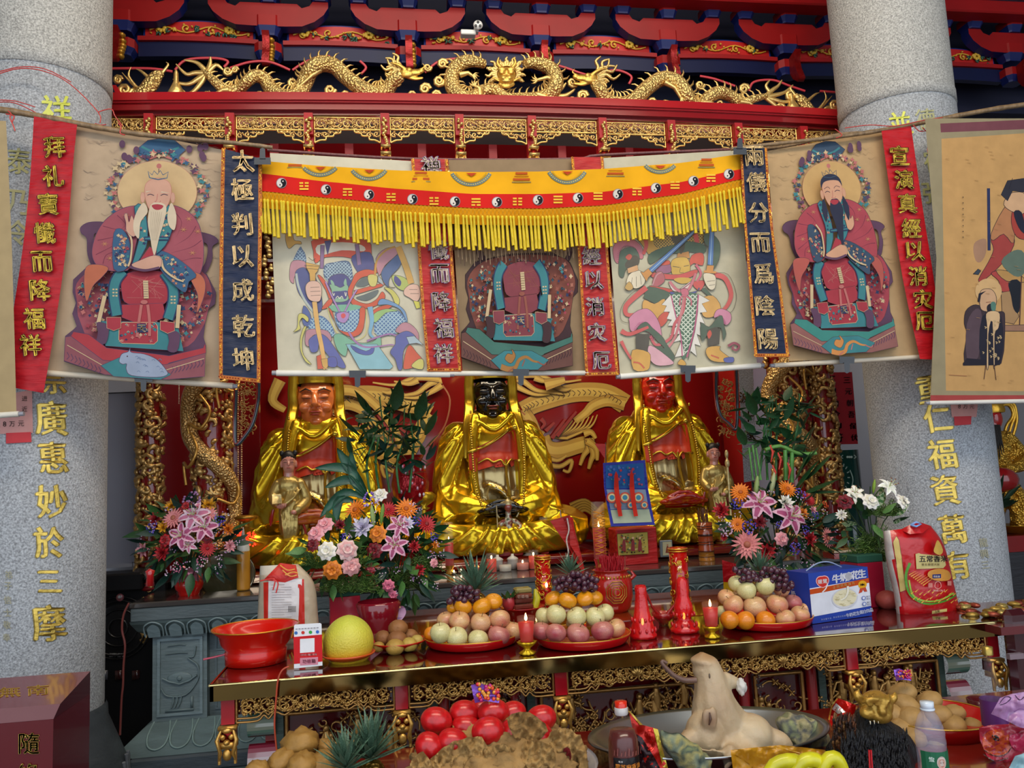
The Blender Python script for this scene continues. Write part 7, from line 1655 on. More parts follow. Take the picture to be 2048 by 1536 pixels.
for i in range(8):S.poly([(591+i*6,1257.5-i*.4),(595+i*6,1257.2-i*.4),(595+i*6,1259-i*.4),(591+i*6,1259.4-i*.4)],'#8c8c94')
S.mb.build('print','print',t,smooth=False)
def lotus_candle(label,x,yb,Y,s=1.0):
 p=V((P(x,yb,Y).x,Y,T));t=thing('glass_candle',label,'candle',p)
 m=MB('#d8b020');m.lathe([(.026*s,0),(.03*s,.006*s),(.012*s,.016*s),(.011*s,.022*s),(.03*s,.036*s),(.034*s,.046*s),(.026*s,.044*s)],p,24,fl=(8,.12));m.build('lotus_stand','gold',t)
 MB('#a80c04').lathe([(0,.046*s),(.023*s,.046*s),(.03*s,.115*s),(0,.115*s)],p,24).build('red_wax','wax',t);MB('#e8b8a8').lathe([(.0245*s,.044*s),(.034*s,.135*s),(.0325*s,.135*s),(.024*s,.05*s)],p,24).build('glass_cup','glass',t)
 MB('#ffc878').lathe([(0,0),(.005*s,.006*s),(.0055*s,.012*s),(.002*s,.026*s),(0,.03*s)],p+V((0,0,.118*s)),10).build('flame','flame',t);return t
lotus_candle('lit red candle in glass on a gold stand between the left and middle platters',1055,1310,3.0,1.0);lotus_candle('lit red candle in glass on a gold stand left of the right platter',1425,1278,3.03,.97)
def rg(label,x,yb,Y,prof,f=(12,.03)):
 p=V((P(x,yb,Y).x,Y,T));t=lath('red_glass_lamp',label,'oil lamp',prof,p,'#d01018','redglass',32,fl=f);MB('#ff7a30').ell(p+V((0,0,.06)),(.006,.006,.014),8,6).build('flame','flame',t)
 m=MB('#c01018')
 for k in range(12):
  a=k*pi/6;[m.ell(p+V((cos(a)*r_,sin(a)*r_,z)),(.006,.006,.009),6,4)for r_,z in((.05,.03),(.042,.07))]
 m.build('cut_facets','redglass',t);return t
rg('red pressed-glass lamp with a narrow neck right of the middle platter',1287,1276,3.13,[(0,.004),(.052,0),(.054,.012),(.048,.02),(.046,.035),(.04,.06),(.03,.1),(.025,.14),(.022,.17),(.024,.19),(.02,.2),(.018,.19),(.02,.14),(0,.1)])
rg('red pressed-glass gourd-shaped lamp in front of the gilt dragon candle',1370,1264,3.18,[(0,.004),(.056,0),(.058,.012),(.05,.022),(.044,.03),(.028,.045),(.026,.055),(.036,.075),(.038,.1),(.03,.125),(.024,.14),(.026,.165),(.022,.2),(.012,.215),(0,.215)])
p=V((P(1328,1256,3.35).x,3.35,T));t=lath('red_glass_bowl','red glass bowl with two long spoons between the red lamps','bowl',[(0,.01),(.02,.0),(.022,.012),(.045,.03),(.05,.05),(.046,.05),(.03,.022),(0,.016)],p,'#a81414','redglass')
for s in(-1,1):MB('#a81414').tube([p+V((s*.01,0,.03)),p+V((s*.05,-.01,.08)),p+V((s*.08,-.02,.15))],[.012,.005,.006],7).build('spoon','redglass',t)
def gcandle(label,x,y0,y1,Y,r_,cover=.35):
 a,b=P(x,y0,Y),P(x,y1,Y);H=a.z-b.z;t=thing('dragon_candle',label,'candle',b);MB('#a80e0c').lathe([(0,0),(r_,0),(r_,H),(r_*.8,H*.99),(0,H*.98)],b,28).build('red_wax','lacquer',t)
 q=random.Random(int(x));m=MB('#d8a838');f_=lambda th,z,d=.002:b+V((sin(th)*(r_+d),-cos(th)*(r_+d),z))
 for z in(.006,H-.006,H-.016,.016):m.tube([f_(k*pi/12,z)for k in range(25)],.0035,5)
 for k in range(70 if cover>.5 else 46):
  th,z=q.uniform(-2.4,2.4)*(1 if cover>.5 else 1),q.uniform(.01,H-.02)
  if cover<.5 and-.7<th<.15:continue
  a0=q.uniform(0,6);s=q.uniform(.006,.014);m.tube([f_(th+cos(a0+j*.8)*s/r_,z+sin(a0+j*.8)*s,.003)for j in range(6)],[.0025,.0035,.0035,.003,.002,.001],4)
 m.build('gilt_dragon_relief','gold',t)
 if cover<.5:
  S=Surf(lambda u,v,k:f_(u,v,.003+k),step=.0001)
  for i,c_ in enumerate('佛光普照'):
   vs,fs=glyph(c_,.03);S.mb.add([f_(-.28+aa*.02/r_,H*.78-i*.032+bb*.024,.004)for aa,bb in vs],fs,'#d8a838')
  S.mb.build('characters','goldpaint',t,smooth=False)
 return t
gcandle('gilt red dragon candle cylinder behind the middle fruit platter',1091,1110,1240,3.7,.034,1);MB('#ffb060').ell(P(1093,1170,3.65),(.006,.006,.012),8,6).build('flame','flame',bpy.data.objects['dragon_candle'])
gcandle('taller gilt red dragon candle cylinder beside the gourd lamp',1364,1094,1228,3.6,.041,.3)
p=V((P(1226,1230,3.75).x,3.75,T));t=thing('incense_pot','red ceramic incense pot with a gold medallion full of red sticks','incense pot',p)
MB('#a81c14').lathe([(0,.0),(.07,0),(.085,.02),(.098,.07),(.1,.12),(.092,.165),(.078,.178),(.082,.19),(.09,.195),(.08,.195),(.07,.18),(0,.17)],p,40).build('bowl_body','lacquer',t)
m=MB('#a81c14');[m.tube([p+V((s*.09,0,.14)),p+V((s*.115,0,.16)),p+V((s*.1,0,.18))],[.01,.012,.006],6)for s in(-1,1)];m.build('lug_handles','lacquer',t)
m=MB('#b8842c')
for r_ in(.052,.04,.028,.015):m.tube([p+V((sin(x_/.098)*.1,-cos(x_/.098)*.1,z_))for x_,z_ in[(r_*cos(k*pi/4+.39),.1+r_*sin(k*pi/4+.39))for k in range(9)]],.0028,4)
for k in range(12):a=-1.0+k*.18;m.ell(p+V((sin(a)*.094,-cos(a)*.094,.165)),(.005,.004,.008),5,4)
m.build('gold_medallion','goldpaint',t);MB('#5c4c40').lathe([(.074,.18),(0,.184)],p,20).build('ash','matte',t)
q=random.Random(5);base=None
for k in range(110):
 a,b=q.uniform(0,6.3),.066*q.random()**.5;
 if base is None:base=MB('#a80c1c').tube([(0,0,0),(0,0,1)],.0019,4).build('incense_stick','paint',t,loc=(0,0,0));o=base
 else:o=base.copy();COL.objects.link(o)
 o.location=(cos(a)*b,sin(a)*b,.18);o.scale=(1,1,q.uniform(.05,.085));o.rotation_euler=(q.uniform(-.2,.2),q.uniform(-.3,.3),0)
string('single tall incense stick standing at the right of the incense pot',[pts('1250,1150 1250,1112')],3.72,'paint','#7c4a30',.0016,'incense_stick','incense')
# ---------------- bags ----------------
def bagsurf(Lf,Rt,Y,dep,y0,y1):
 Lf,Rt=spl(Lf,False,4),spl(Rt,False,4)
 def X(L,y):
  for a,b in zip(L,L[1:]):
   if a[1]<=y<=b[1]:return a[0]+(b[0]-a[0])*(y-a[1])/max(1e-6,b[1]-a[1])
  return L[0][0]if y<L[0][1]else L[-1][0]
 def fn(x,y,k,sg=1):
  a,b=X(Lf,y),X(Rt,y);u=max(0,min(1,(x-a)/max(1e-3,b-a)));v=max(0,min(1,(y-y0)/(y1-y0)));d=dep*max(0,1-abs(2*u-1)**3)**.5*(min(1,v*5+.25))**.5*(1-max(0,v-.93)*3)
  return P(x,y,Y-sg*d-k+.004*noise.noise(V((x*.05,y*.05,1))))
 return fn,X,Lf,Rt
def bag(t,Lf,Rt,Y,dep,cols,m='bag',name='sack',nu=20,nv=26):
 y0,y1=Lf[0][1],Lf[-1][1];fn,X,A,B=bagsurf(Lf,Rt,Y,dep,min(y0,Rt[0][1]),max(y1,Rt[-1][1]));mb=MB()
 for sg in(1,-1):
  vs=[]
  for j in range(nv+1):
   for i in range(nu+1):p=lerp(along(A,j/nv),along(B,j/nv),.5-.5*cos(pi*i/nu));vs.append(fn(p[0],p[1],0,sg))
  b0=len(mb.v);mb.v+=vs
  for j in range(nv):
   for i in range(nu):a=b0+j*(nu+1)+i;mb.f.append([a,a+1,a+nu+2,a+nu+1][::sg]);mb.c.append(C(cols((i+.5)/nu,(j+.5)/nv)))
 mb.build(name,m,t);return fn
t=thing('rice_sack','beige rice sack with a white back label and red top, behind the payment stand','rice sack',P(575,1285,3.6))
fn=bag(t,pts('520,1132 518,1170 515,1230 511,1290'),pts('596,1128 628,1165 636,1230 641,1290'),3.62,.07,lambda u,v:'#c8c0b0' if u<.5 and v<.2 else '#b8a890' if(u<.2 or u>.72)else '#c0b098')
S=Surf(fn,step=.0006,maxe=10);S.k=.003;S.poly('527,1165 608,1158 610,1275 528,1280','#c02414');S.poly('537,1160 604,1158 602,1248 536,1252','#d8d4d4');S.poly('527,1160 560,1126 592,1130 597,1155 570,1165','#b81c14')
S.stroke('596,1172 602,1180 600,1250',7,'#c02414');
for y in range(1170,1238,5):S.stroke([(543,y),(543+(40 if y%3 else 26),y-1)],.9,'#a09898',0)
for x in range(577,593,2):S.stroke([(x,1212),(x,1224)],.9 if x%4 else 1.4,'#2c2828',0)
S.poly('553,1248 565,1240 585,1240 600,1246 590,1262 560,1264','#c8782c');S.poly('558,1252 585,1250 585,1272 558,1274','#b8382c');S.text('五',564,1247,6,'#2c3480',.03);S.text('常',571,1247,6,'#2c3480',.03)
for L in('560,1130 575,1140 590,1138','570,1150 585,1144 596,1146','565,1140 580,1152 594,1150'):S.stroke(L,2,'#c89030',4)
for k in range(16):S.stroke([(532+k*4.6,1276-(k*7%11)),(536+k*4.6,1264-(k*5%9))],2.4,'#d8882c' if k%2 else '#5c8c3c',0)
S.mb.build('label_print','vinyl',t,smooth=False);string('red string tied around the neck of the beige rice sack',[pts('520,1162 540,1158 550,1160 546,1180'),pts('546,1160 556,1166 552,1186')],3.52,'plastic','#c8201c',.003)
t=thing('rice_bag','bright red glossy rice bag with gold label at the right end of the table','rice bag',P(1855,1238,3.2))
fn=bag(t,pts('1766,1062 1772,1120 1786,1180 1794,1236'),pts('1862,1052 1888,1090 1906,1160 1922,1228'),3.24,.075,lambda u,v:'#bcb4b0' if u<.26-.1*v else '#b80c14')
S=Surf(fn,step=.0006,maxe=9);S.k=.003
S.poly('1793,1072 1798,1080 1804,1120 1812,1180 1800,1184 1792,1120 1786,1085','#c8b068',0,'#5c3c20',.8);S.poly('1831,1108 1838,1106 1842,1108 1888,1112 1892,1130 1887,1136 1833,1138','#c8b878')
for i,c_ in enumerate('五常香米'):S.text(c_,1845+i*14.5,1118-i*.3,13,'#28201c',.03)
for i,c_ in enumerate('東北優質大米'):S.text(c_,1846+i*6.2,1129,5,'#6c5c34',.02)
S.poly('1858,1143 1872,1138 1886,1138 1898,1143 1902,1156 1890,1162 1868,1160 1856,1152','#c88c3c',3);S.poly('1865,1149 1882,1148 1882,1156 1865,1157','#282c6c');[S.text(c_,1869+i*4.4,1153,4,'#d8d0c8',.02)for i,c_ in enumerate('長粒香')]
S.stroke('1876,1178 1870,1174 1871,1166 1876,1163 1881,1166 1882,1174 1876,1178',1,'#d8a090',3)
for(x,y)in((1860,1170),(1898,1166)):S.poly([(x-3,y-4),(x+5,y-4),(x+5,y+5),(x-3,y+5)],'#c87c70')
for i,c_ in enumerate('净含量10kg'):S.text(c_,1868+i*3.4,1181,4,'#d8a8a0',.02)
S.stroke('1820,1126 1812,1150 1816,1180 1830,1198 1856,1208 1890,1202 1912,1190',6,'#4c8c28',5,0,3);S.stroke('1818,1160 1826,1190 1850,1202 1880,1200 1908,1186',3,'#8cbc40',5)
for k in range(22):a=k*.28;x,y=1822+k*4.2,1196-4*sin(k*.9)+(6 if k%2 else-8)*1;S.stroke([(x,y),(x+7,y-6)],2.6,'#d8a03c',0,1)
for k in range(8):S.stroke([(1818+k*4,1150+k*3),(1832+k*5,1142+k*2)],2.2,'#d8a03c',0,1)
S.poly('1864,1222 1894,1217 1894,1223 1864,1228','#c8b068');[S.text(c_,1872+i*5,1223-i*.7,5,'#5c3c20',.02)for i,c_ in enumerate('五常')]
S.poly('1876,1080 1886,1100 1880,1110 1868,1104 1870,1092','#c8a44c',3);S.mb.build('bag_print','vinyl',t,smooth=False)
m=MB('#b80c14');m.add([P(1800,1060,3.2),P(1815,1052,3.17),P(1830,1044,3.17),P(1845,1046,3.18),P(1862,1052,3.22),P(1845,1066,3.15),P(1820,1068,3.15)],[(0,1,6),(1,2,6),(2,5,6),(2,3,5),(3,4,5)]);m.build('gathered_top','bag',t)
MB('#7ca0d8').tube([P(1822,1050,3.16),P(1832,1044,3.14),P(1842,1048,3.16),P(1832,1053,3.14),P(1822,1050,3.16)],.005,6).build('blue_tie','plastic',t)
A,B=PZ(1625,1248,T),PZ(1744,1231,T);H=P(1613,1147,A.y).z-A.z;ex=(B-A);nrm=V((-ex.y,ex.x,0)).normalized();ez=V((0,0,H));D_=nrm*.13
t=thing('drink_carton','blue and white milk peanut drink carton with carry handle','carton',A);m=MB('#1c3c9c');q8=[A,B,B+D_,A+D_];m.add(q8+[v+ez for v in q8],[(0,3,2,1),(4,5,6,7),(0,1,5,4),(1,2,6,5),(2,3,7,6),(3,0,4,7)]);m.build('box','vinyl',t,smooth=False)
def onbox(o,e,up,u0=0):return lambda x,y,k:o+e*x+up*(1-y)+((e.cross(up)).normalized())*(k)
nf=-nrm
fb=lambda x,y,k:A+ex*x+ez*(1-y)+nf*(k+.001)
S=Surf(fb,step=.0001);S.poly([(0,.3),(1,.24),(1,.8),(0,.86)],'#d4d6e0');S.poly([(0,.32),(.3,.3),(1,.23),(1,.33),(.3,.40),(0,.42)],'#b84818')
def tx(s_,x,y,h,dx,col,bold=.03,dy=0):
 for i,c_ in enumerate(s_):vs,fs=glyph(c_,bold);S.k+=.00005;S.mb.add([S.m(x+i*dx+a*h*.78,y+dy*i-b*h)for a,b in vs],fs,col)
tx('牛奶',.45,.17,.17,.13,'#e8e8f0',.05,-.015);tx('·花生',.66,.15,.17,.115,'#e8e8f0',.05,-.012)
S.poly([(.22+.11*cos(a)*1.0,.2+.12*(-sin(a)-.25*abs(cos(a))))for a in[k*pi/10 for k in range(20)]],'#e0b0b0');S.poly([(.22+.098*cos(a),.2+.105*(-sin(a)-.25*abs(cos(a))))for a in[k*pi/10 for k in range(20)]],'#c03028');tx('银鹭',.175,.19,.09,.085,'#e8e0e0',.04)
S.stroke([(.3,.24),(.26,.34),(.2,.4)],.02,'#e0d8d8',4);tx('全国销量领先',.4,.335,.06,.065,'#d8a060',.03,-.008)
S.circ(.88,.35,.075,'#d8a020',.085,14);tx('8.6',.85,.35,.05,.03,'#3c2c20',.03);S.poly([(.83,.42),(.8,.52),(.86,.5),(.88,.45),(.9,.5),(.95,.5),(.93,.41)],'#b84830')
S.circ(.56,.58,.22,'#c4c4cc',.2,28);S.circ(.56,.57,.2,'#d8d0b0',.17,28)
q=random.Random(2)
for k in range(26):a,b=q.uniform(0,6.3),q.random()**.5;x,y=.56+cos(a)*b*.17,.575+sin(a)*b*.14;S.stroke([(x,y),(x+.03,y+.015),(x+.06,y+.01)],.012,q.choice(['#e0d8b8','#c8bc90','#b8ac80']),3)
S.stroke([(.62,.34),(.61,.46),(.56,.56),(.48,.6)],.04,'#e4e0d0',4,0,.02)
for y in(.62,.74):S.circ(.87,y,.035,'#3c5cb0',.04,12);S.circ(.87,y,.024,'#d4d6e0',.028,12);tx('进口',.93,y-.02,.035,.035,'#5c6c9c',.02);tx('花生',.93,y+.025,.035,.035,'#5c6c9c',.02)
tx('牛奶花生蛋白饮品',.57,.92,.075,.058,'#e0e4f0',.03,-.006);tx('净含量牛奶',.14,.93,.035,.035,'#a8b4d8',.02);tx('复合蛋白饮料',.34,.92,.035,.035,'#a8b4d8',.02)
S.mb.build('front_print','print',t,smooth=False)
S=Surf(lambda x,y,k:A+D_*(1-x)+ez*(1-y)-ex.normalized()*(k+.001),step=.0001)
for i,c_ in enumerate('牛奶花生'):vs,fs=glyph(c_,.04);S.mb.add([S.m(.25+a*.2,.3+i*.16-b*.13)for a,b in vs],fs,'#d0d4e4')
S.mb.build('side_print','print',t,smooth=False);MB('#8c9cb8').tube([V(p)for p in spl([tuple(A+ex*.15+D_*.5+ez),tuple(A+ex*.35+D_*.5+ez*1.13),tuple(A+ex*.55+D_*.5+ez*1.13),tuple(A+ex*.75+D_*.5+ez)],False,4)],.003,6,flat=1).build('carry_handle','plastic',t)
t=thing('pink_steamed_bun','reddish glossy fruit-shaped bun behind the red rice bag','bun',P(1772,1195,3.32));MB('#983c34').ell(P(1775,1200,3.34),(.05,.05,.042),20,14).build('dough','bread',t)
p=V((P(1045,1235,3.55).x,3.55,T));t=lath('red_bowl','red bowl with gold rim between the left and middle platters','bowl',[(0,.004),(.05,0),(.056,.03),(.075,.07),(.095,.08),(.1,.086),(.07,.08),(0,.05)],p,'#a81410',n=36)
t=thing('cake_packet','transparent wrapped stack of brown cakes in the red bowl','packet',P(1044,1200,3.5));
for i,(y,c)in enumerate(((1212,'#6c2c20'),(1200,'#5c281c'),(1190,'#7c3c28'),(1180,'#8c8048'))):MB(c).box(P(1045,y,3.5),(.085-.004*i,.06,.022),rz=.08,b=.006).build('cake','bag',t,smooth=False)
S=Surf(plane(3.466),step=.0002);[S.text(c_,1038+i*8,1193,7,'#c8a898',.03)for i,c_ in enumerate('老婆饼')];S.mb.build('lettering','print',t,smooth=False)
t=thing('dragon_fruit','small green-tipped dragon fruit in the red bowl left of the cake packet','fruit',P(1016,1205,3.5));MB('#b03438').ell(P(1018,1205,3.5),(.03,.03,.038),14,10).build('flesh','fruit',t);[putleaf(t,'pale',P(1014+k*3,1200-k,3.48),V((-.5+k*.4,-.4,1)),.05)for k in range(4)]
t=thing('banana_tip','yellow banana tip standing in the red bowl beside the gilt candle','banana',P(1072,1200,3.52));MB('#c8c020').tube([P(1070,1215,3.5),P(1074,1195,3.5),P(1070,1178,3.5)],[.016,.017,.006],8).build('peel','fruit',t)
# ---------------- things on the stone altar ----------------
Z2=1.052
def tube_candle(label,x,yb,H,r_,gold=False):
 p=PZ(x,yb,Z2);t=thing('glass_tube_candle',label,'candle',p);m=MB('#c89038');m.lathe([(r_*.9,0),(r_,.004),(r_*.6,.02),(r_*.8,.035),(r_,.05)],p,20);m.build('amber_foot','gold',t)
 MB('#980c0c').lathe([(0,.05),(r_*.9,.05),(r_*.9,H*.6),(0,H*.6)],p,20).build('red_wax','wax',t);MB('#e0d8d0').lathe([(r_*.96,.05),(r_,H),(r_*.94,H),(r_*.92,.05)],p,20).build('glass','glass',t)
 MB('#ffd890').lathe([(0,0),(.006,.008),(.002,.03),(0,.034)],p+V((0,0,H*.61)),8).build('flame','flame',t)
 if gold:
  m=MB('#d88c20')
  for k in range(9):
   for s in(-1,1):m.tube([p+V((sin(a)*(r_+.003),-cos(a)*(r_+.003),.09+k*.028+.01*sin(a*2*s)))for a in(-.9,-.45,0,.45,.9)],.0025,4)
  m.build('gold_pattern','goldpaint',t)
tube_candle('slim lit red candle in a glass tube right of the large mixed bouquet',900,1148,.3,.028);tube_candle('slim lit red candle in a glass tube before the black-faced statue',1091,1128,.29,.027);tube_candle('wide lit candle tube with orange pattern left of the blue cloth display',1202,1135,.38,.04,True)
def votive(label,x,y,c,r_=.026,H=.07,lit=True):
 p=PZ(x,y,Z2);t=thing('votive_glass',label,'candle',p);MB(c).lathe([(0,.004),(r_*.85,.004),(r_*.9,H*.7),(0,H*.7)],p,16).build('wax','wax',t);MB('#d8d0cc').lathe([(r_*.9,0),(r_,H),(r_*.94,H),(r_*.86,0)],p,16).build('glass','glass',t)
 if lit:MB('#ffd890').ell(p+V((0,0,H*.8)),(.005,.005,.01),6,5).build('flame','flame',t)
votive('lit red votive glass left of the guard figurine',984,1145,'#b82c18',.032,.11);votive('lit red votive glass behind the gilt dragon candle',1068,1138,'#b82c18',.032,.11);votive('round clear votive glass with small flame below the guard figurine',1046,1140,'#a86050',.04,.06);votive('round clear unlit glass jar among the white cups',1011,1143,'#a09888',.04,.055,False)
for i,(x,y)in enumerate(((1026,1138),(1056,1132),(996,1140))):
 p=PZ(x,y,Z2);t=lath('tea_cup',('white lidded cup below the guard figurine','white lidded cup right of the round votive','white lidded cup beside the left red votive')[i],'cup',[(0,0),(.02,0),(.03,.03),(.032,.055),(.036,.06),(.028,.068),(.01,.078),(.008,.09),(0,.09)],p,'#b8b4ac')
for i,(x,y)in enumerate(((908,1148),(922,1146))):p=PZ(x,y,Z2);t=lath('tea_light',('tin tea light nearest the slim glass candle','small lit tea light right of the slim glass candle')[i],'candle',[(0,0),(.016,0),(.016,.012),(0,.01)],p,'#b0a8a0','steel',12);MB('#ffd890').ell(p+V((0,0,.016)),(.004,.004,.008),6,5).build('flame','flame',t)
p=PZ(954,1156,Z2);t=thing('lotus_lamp','small red lotus-shaped lamp on the altar edge','lamp',p);m=MB('#c81c10');m.lathe([(.02,0),(.006,.01),(.006,.03),(.03,.045),(.036,.06),(.02,.06)],p,16,fl=(7,.2));m.build('petals','lacquer',t);MB('#d8a030').lathe([(.024,0),(.01,.008),(.008,.022)],p,12).build('gold_stem','gold',t);MB('#ff9050').ell(p+V((0,0,.06)),(.015,.015,.012),8,6).build('glow','lamp',t)
b=PZ(1020,1112,Z2);b.y=4.95;b=P(1020,1108,4.95);t=thing('guard_figurine','small painted armoured guard figurine standing before the black-faced statue','figurine',b)
vs,fs=blob([('e',b+V((0,0,.19)),(.035,.03,.04)),('t',[b+V((0,0,.17)),b+V((0,0,.09))],[.034,.045]),('t',[b+V((-.02,0,.1)),b+V((-.03,0,.03))],[.022,.018]),('t',[b+V((.02,0,.1)),b+V((.03,0,.03))],[.022,.018]),('t',[b+V((-.03,0,.2)),b+V((-.07,-.01,.16)),b+V((-.05,-.04,.13))],[.018,.016,.012]),('t',[b+V((.03,0,.2)),b+V((.07,-.01,.17)),b+V((.05,-.04,.14))],[.018,.016,.012]),('t',[b+V((0,0,.22)),b+V((0,0,.26))],[.018,.018])],.005,1)
q=random.Random(2);o=MB('#8c6c44').add(vs,fs).build('armour','goldpaint',t);setcol(o,lambda v:C(['#a88850','#7c3830','#b0a890','#4c5c50'][int((noise.noise(v*40)+1)*2)%4]))
MB('#8c4034').ell(b+V((0,-.005,.285)),(.024,.024,.03),14,10).build('head','headpaint',t);m=MB('#b8a878');m.lathe([(.026,.3),(.024,.32),(.008,.335),(0,.34)],b,12);m.tube([b+V((cos(a*.35)*.07,.02,.26+sin(a*.35)*.06))for a in range(-2,12)],.006,5);m.tube([b+V((-.075,-.04,0)),b+V((-.075,-.04,.3))],.004,5);m.build('helmet_and_scarf','goldpaint',t);MB('#7c1418').box(b+V((0,0,.005)),(.15,.1,.03),b=.006).build('plinth','lacquer',t,smooth=False)
t=thing('red_pennants','cluster of red satin pennants with white ribbon right of the guard figurine','pennants',P(1130,1040,4.6))
for i,L in enumerate(('1108,1040 1140,1030 1150,1060 1165,1120 1172,1152 1150,1120','1100,1042 1125,1034 1140,1070 1160,1110 1178,1170 1140,1100','1138,1032 1146,1036 1152,1080 1166,1130 1140,1090')):MB('#b01c14').prism(pts(L),lambda x,y,k:P(x,y,4.62-.02*i+.008*sin(x*.5)-k),.004).build('pennant','satin',t,smooth=False)
MB('#c8b8b0').tube([P(x,y,4.56)for x,y in spl(pts('1134,1036 1138,1060 1133,1080 1137,1105 1130,1122'),False,3)],.005,5,flat=.4).build('white_ribbon','satin',t);MB('#8c8c90').tube([P(1120,1020,4.6),P(1123,1040,4.6)],.003,5).build('pin','steel',t)
t=thing('red_pennant','single small red triangular flag behind the blue cloth display','pennant',P(1200,888,4.7));MB('#b8241c').prism([(1189,887),(1211,888),(1210,918)],lambda x,y,k:P(x,y,4.7-k),.003).build('flag','satin',t,smooth=False);MB('#4c3020').tube([P(1211,885,4.7),P(1212,940,4.7)],.003,5).build('stick','wood',t)
t=thing('brocade_display','blue-bordered brocade cloth display with two red ribbons, standing on the red box','cloth display',P(1258,1050,4.62));Yd=4.66
dd=lambda x,y,k:P(x,y,Yd-.0012*max(0,y-975)-k)
m=MB('#1c2490');S=Surf(dd,m,.0006,14);S.poly('1206,926 1290,920 1296,975 1302,1010 1310,1050 1222,1053 1214,1010 1208,975','#1c2490',0);m.build('blue_border','satin',t,smooth=False)
S=Surf(dd,step=.0005,maxe=14);S.k=.003;S.poly('1211,931 1287,926 1290,976 1212,977','#2c5a98');S.poly('1213,979 1291,979 1297,1017 1221,1019','#7c8ca0');S.poly('1221,1020 1298,1018 1304,1044 1227,1047','#a8b49c')
q=random.Random(6)
for k in range(40):S.circ(q.uniform(1215,1285),q.uniform(932,972),q.uniform(1.5,3.5),q.choice(['#b03c48','#3c7c88','#4c6cb0','#a85070']),n=6)
for x in(1222,1248,1275):
 for r_,c in((11,'#b84c3c'),(8,'#c8b888'),(5,'#3c7c98')):S.circ(x+2,995,r_,c,n=12);S.circ(x+14,1010,r_*.7,c,n=8)
for x in(1232,1263):S.poly([(x-3,950),(x,942),(x+4,950),(x+6,980),(x+9,1008),(x+13,1032),(x+5,1033),(x-1,1000),(x-4,975)],'#b82c20')
S.mb.build('brocade_panels','cloth',t,smooth=False)
t=thing('red_box','red cloth-covered box with an embroidered picture under the brocade display','box',P(1266,1128,4.68));a=P(1266,1090,4.68);MB('#b01818').box(P(1266,1091,4.76),(.255,.16,.22),rz=.04,b=.008).build('box_body','satin',t,smooth=False)
S=Surf(plane(4.665),step=.0005);S.poly('1234,1068 1295,1064 1297,1107 1237,1111','#b09c4c',0,'#5c4c20',1);q=random.Random(4)
for k in range(60):x,y=q.uniform(1238,1293),q.uniform(1070,1105);S.circ(x,y,q.uniform(1,2.6),q.choice(['#3c4c38','#5c4428','#8c3c2c','#b8a868','#486c50','#2c2c28']),n=6)
for x in(1248,1266,1280):S.poly([(x-4,1102),(x+4,1102),(x+3,1084),(x,1076),(x-3,1084)],'#7c3438');S.circ(x,1076,2.4,'#c8a080',n=8)
S.mb.build('embroidered_picture','cloth',t,smooth=False)
t=thing('photo_frame','small clear acrylic frame with a saint picture right of the red box','picture frame',P(1332,1115,4.75));MB('#6c7478').box(P(1332,1097,4.76),(.08,.02,.1),b=.004).build('frame_body','plastic',t,smooth=False);S=Surf(plane(4.745),step=.0003);S.poly('1325,1084 1343,1083 1344,1110 1326,1111','#b0a884');S.poly('1331,1106 1339,1106 1337,1094 1335,1090 1333,1094','#7c3c2c');S.circ(1335,1090,2,'#a87c5c',n=8);S.mb.build('picture','print',t,smooth=False)
def holder(label,x,y,Y,s):
 p=P(x,y,Y);t=thing('fortune_stick_holder',label,'stick holder',p);H=.25*s;r_=.052*s;MB('#8c3c18').lathe([(0,0),(r_*1.02,0),(r_,.01),(r_*.95,.06*s),(r_*1.02,.062*s),(r_*1.02,.07*s),(r_*.94,.08*s),(r_*.92,.16*s),(r_*.97,.165*s),(r_*.97,.175*s),(r_*.92,.18*s),(r_*.98,H),(r_*.85,H),(r_*.85,H*.8),(0,H*.8)],p,28,cols=['#a86c24','#a86c24','#a86c24','#5c2410','#5c2410','#8c3c18','#983f18','#3c1c10','#3c1c10','#983f18','#8c3c18','#6c3418','#3c1c10','#3c1c10']).build('bamboo_cup','lacquer',t)
 m=MB('#301410');[m.tube([p+V((cos(a*pi/12)*r_*1.0,sin(a*pi/12)*r_*1.0,z))for a in range(25)],.002,4)for z in(.03*s,.11*s,.125*s,.21*s,.225*s)];m.build('dark_rings','lacquer',t);q=random.Random(int(x));base=None
 for k in range(26):
  a,b=q.uniform(0,6.3),r_*.75*q.random()**.5;
  if base is None:base=MB('#6c3c20').box((0,0,.5),(.004,.002,1)).build('fortune_stick','wood',t,loc=(0,0,0),smooth=False);o=base
  else:o=base.copy();COL.objects.link(o)
  o.location=(cos(a)*b,sin(a)*b,H*.8);o.scale=(1,1,q.uniform(.12,.15)*s);o.rotation_euler=(q.uniform(-.1,.1),q.uniform(-.15,.15),q.uniform(0,3))
holder('lacquered bamboo fortune-stick holder at the left edge of the largest bouquet',1414,1122,4.66,.92);holder('second fortune-stick holder half hidden behind the largest bouquet',1446,1100,4.95,.9)
p=PZ(487,1180,Z2);t=lath('honey_bottle','tall amber squeeze bottle with pale cap beside the beige rice sack','bottle',[(0,0),(.034,0),(.036,.01),(.036,.2),(.034,.215)],p,'#b07a24','plastic');MB('#c8c8c0').lathe([(.035,.2),(.034,.24),(.024,.26),(0,.262)],p,20).build('cap','plastic',t);MB('#9c8c88').lathe([(.018,.258),(.01,.3),(.004,.34),(0,.34)],p,12).build('nozzle','plastic',t)
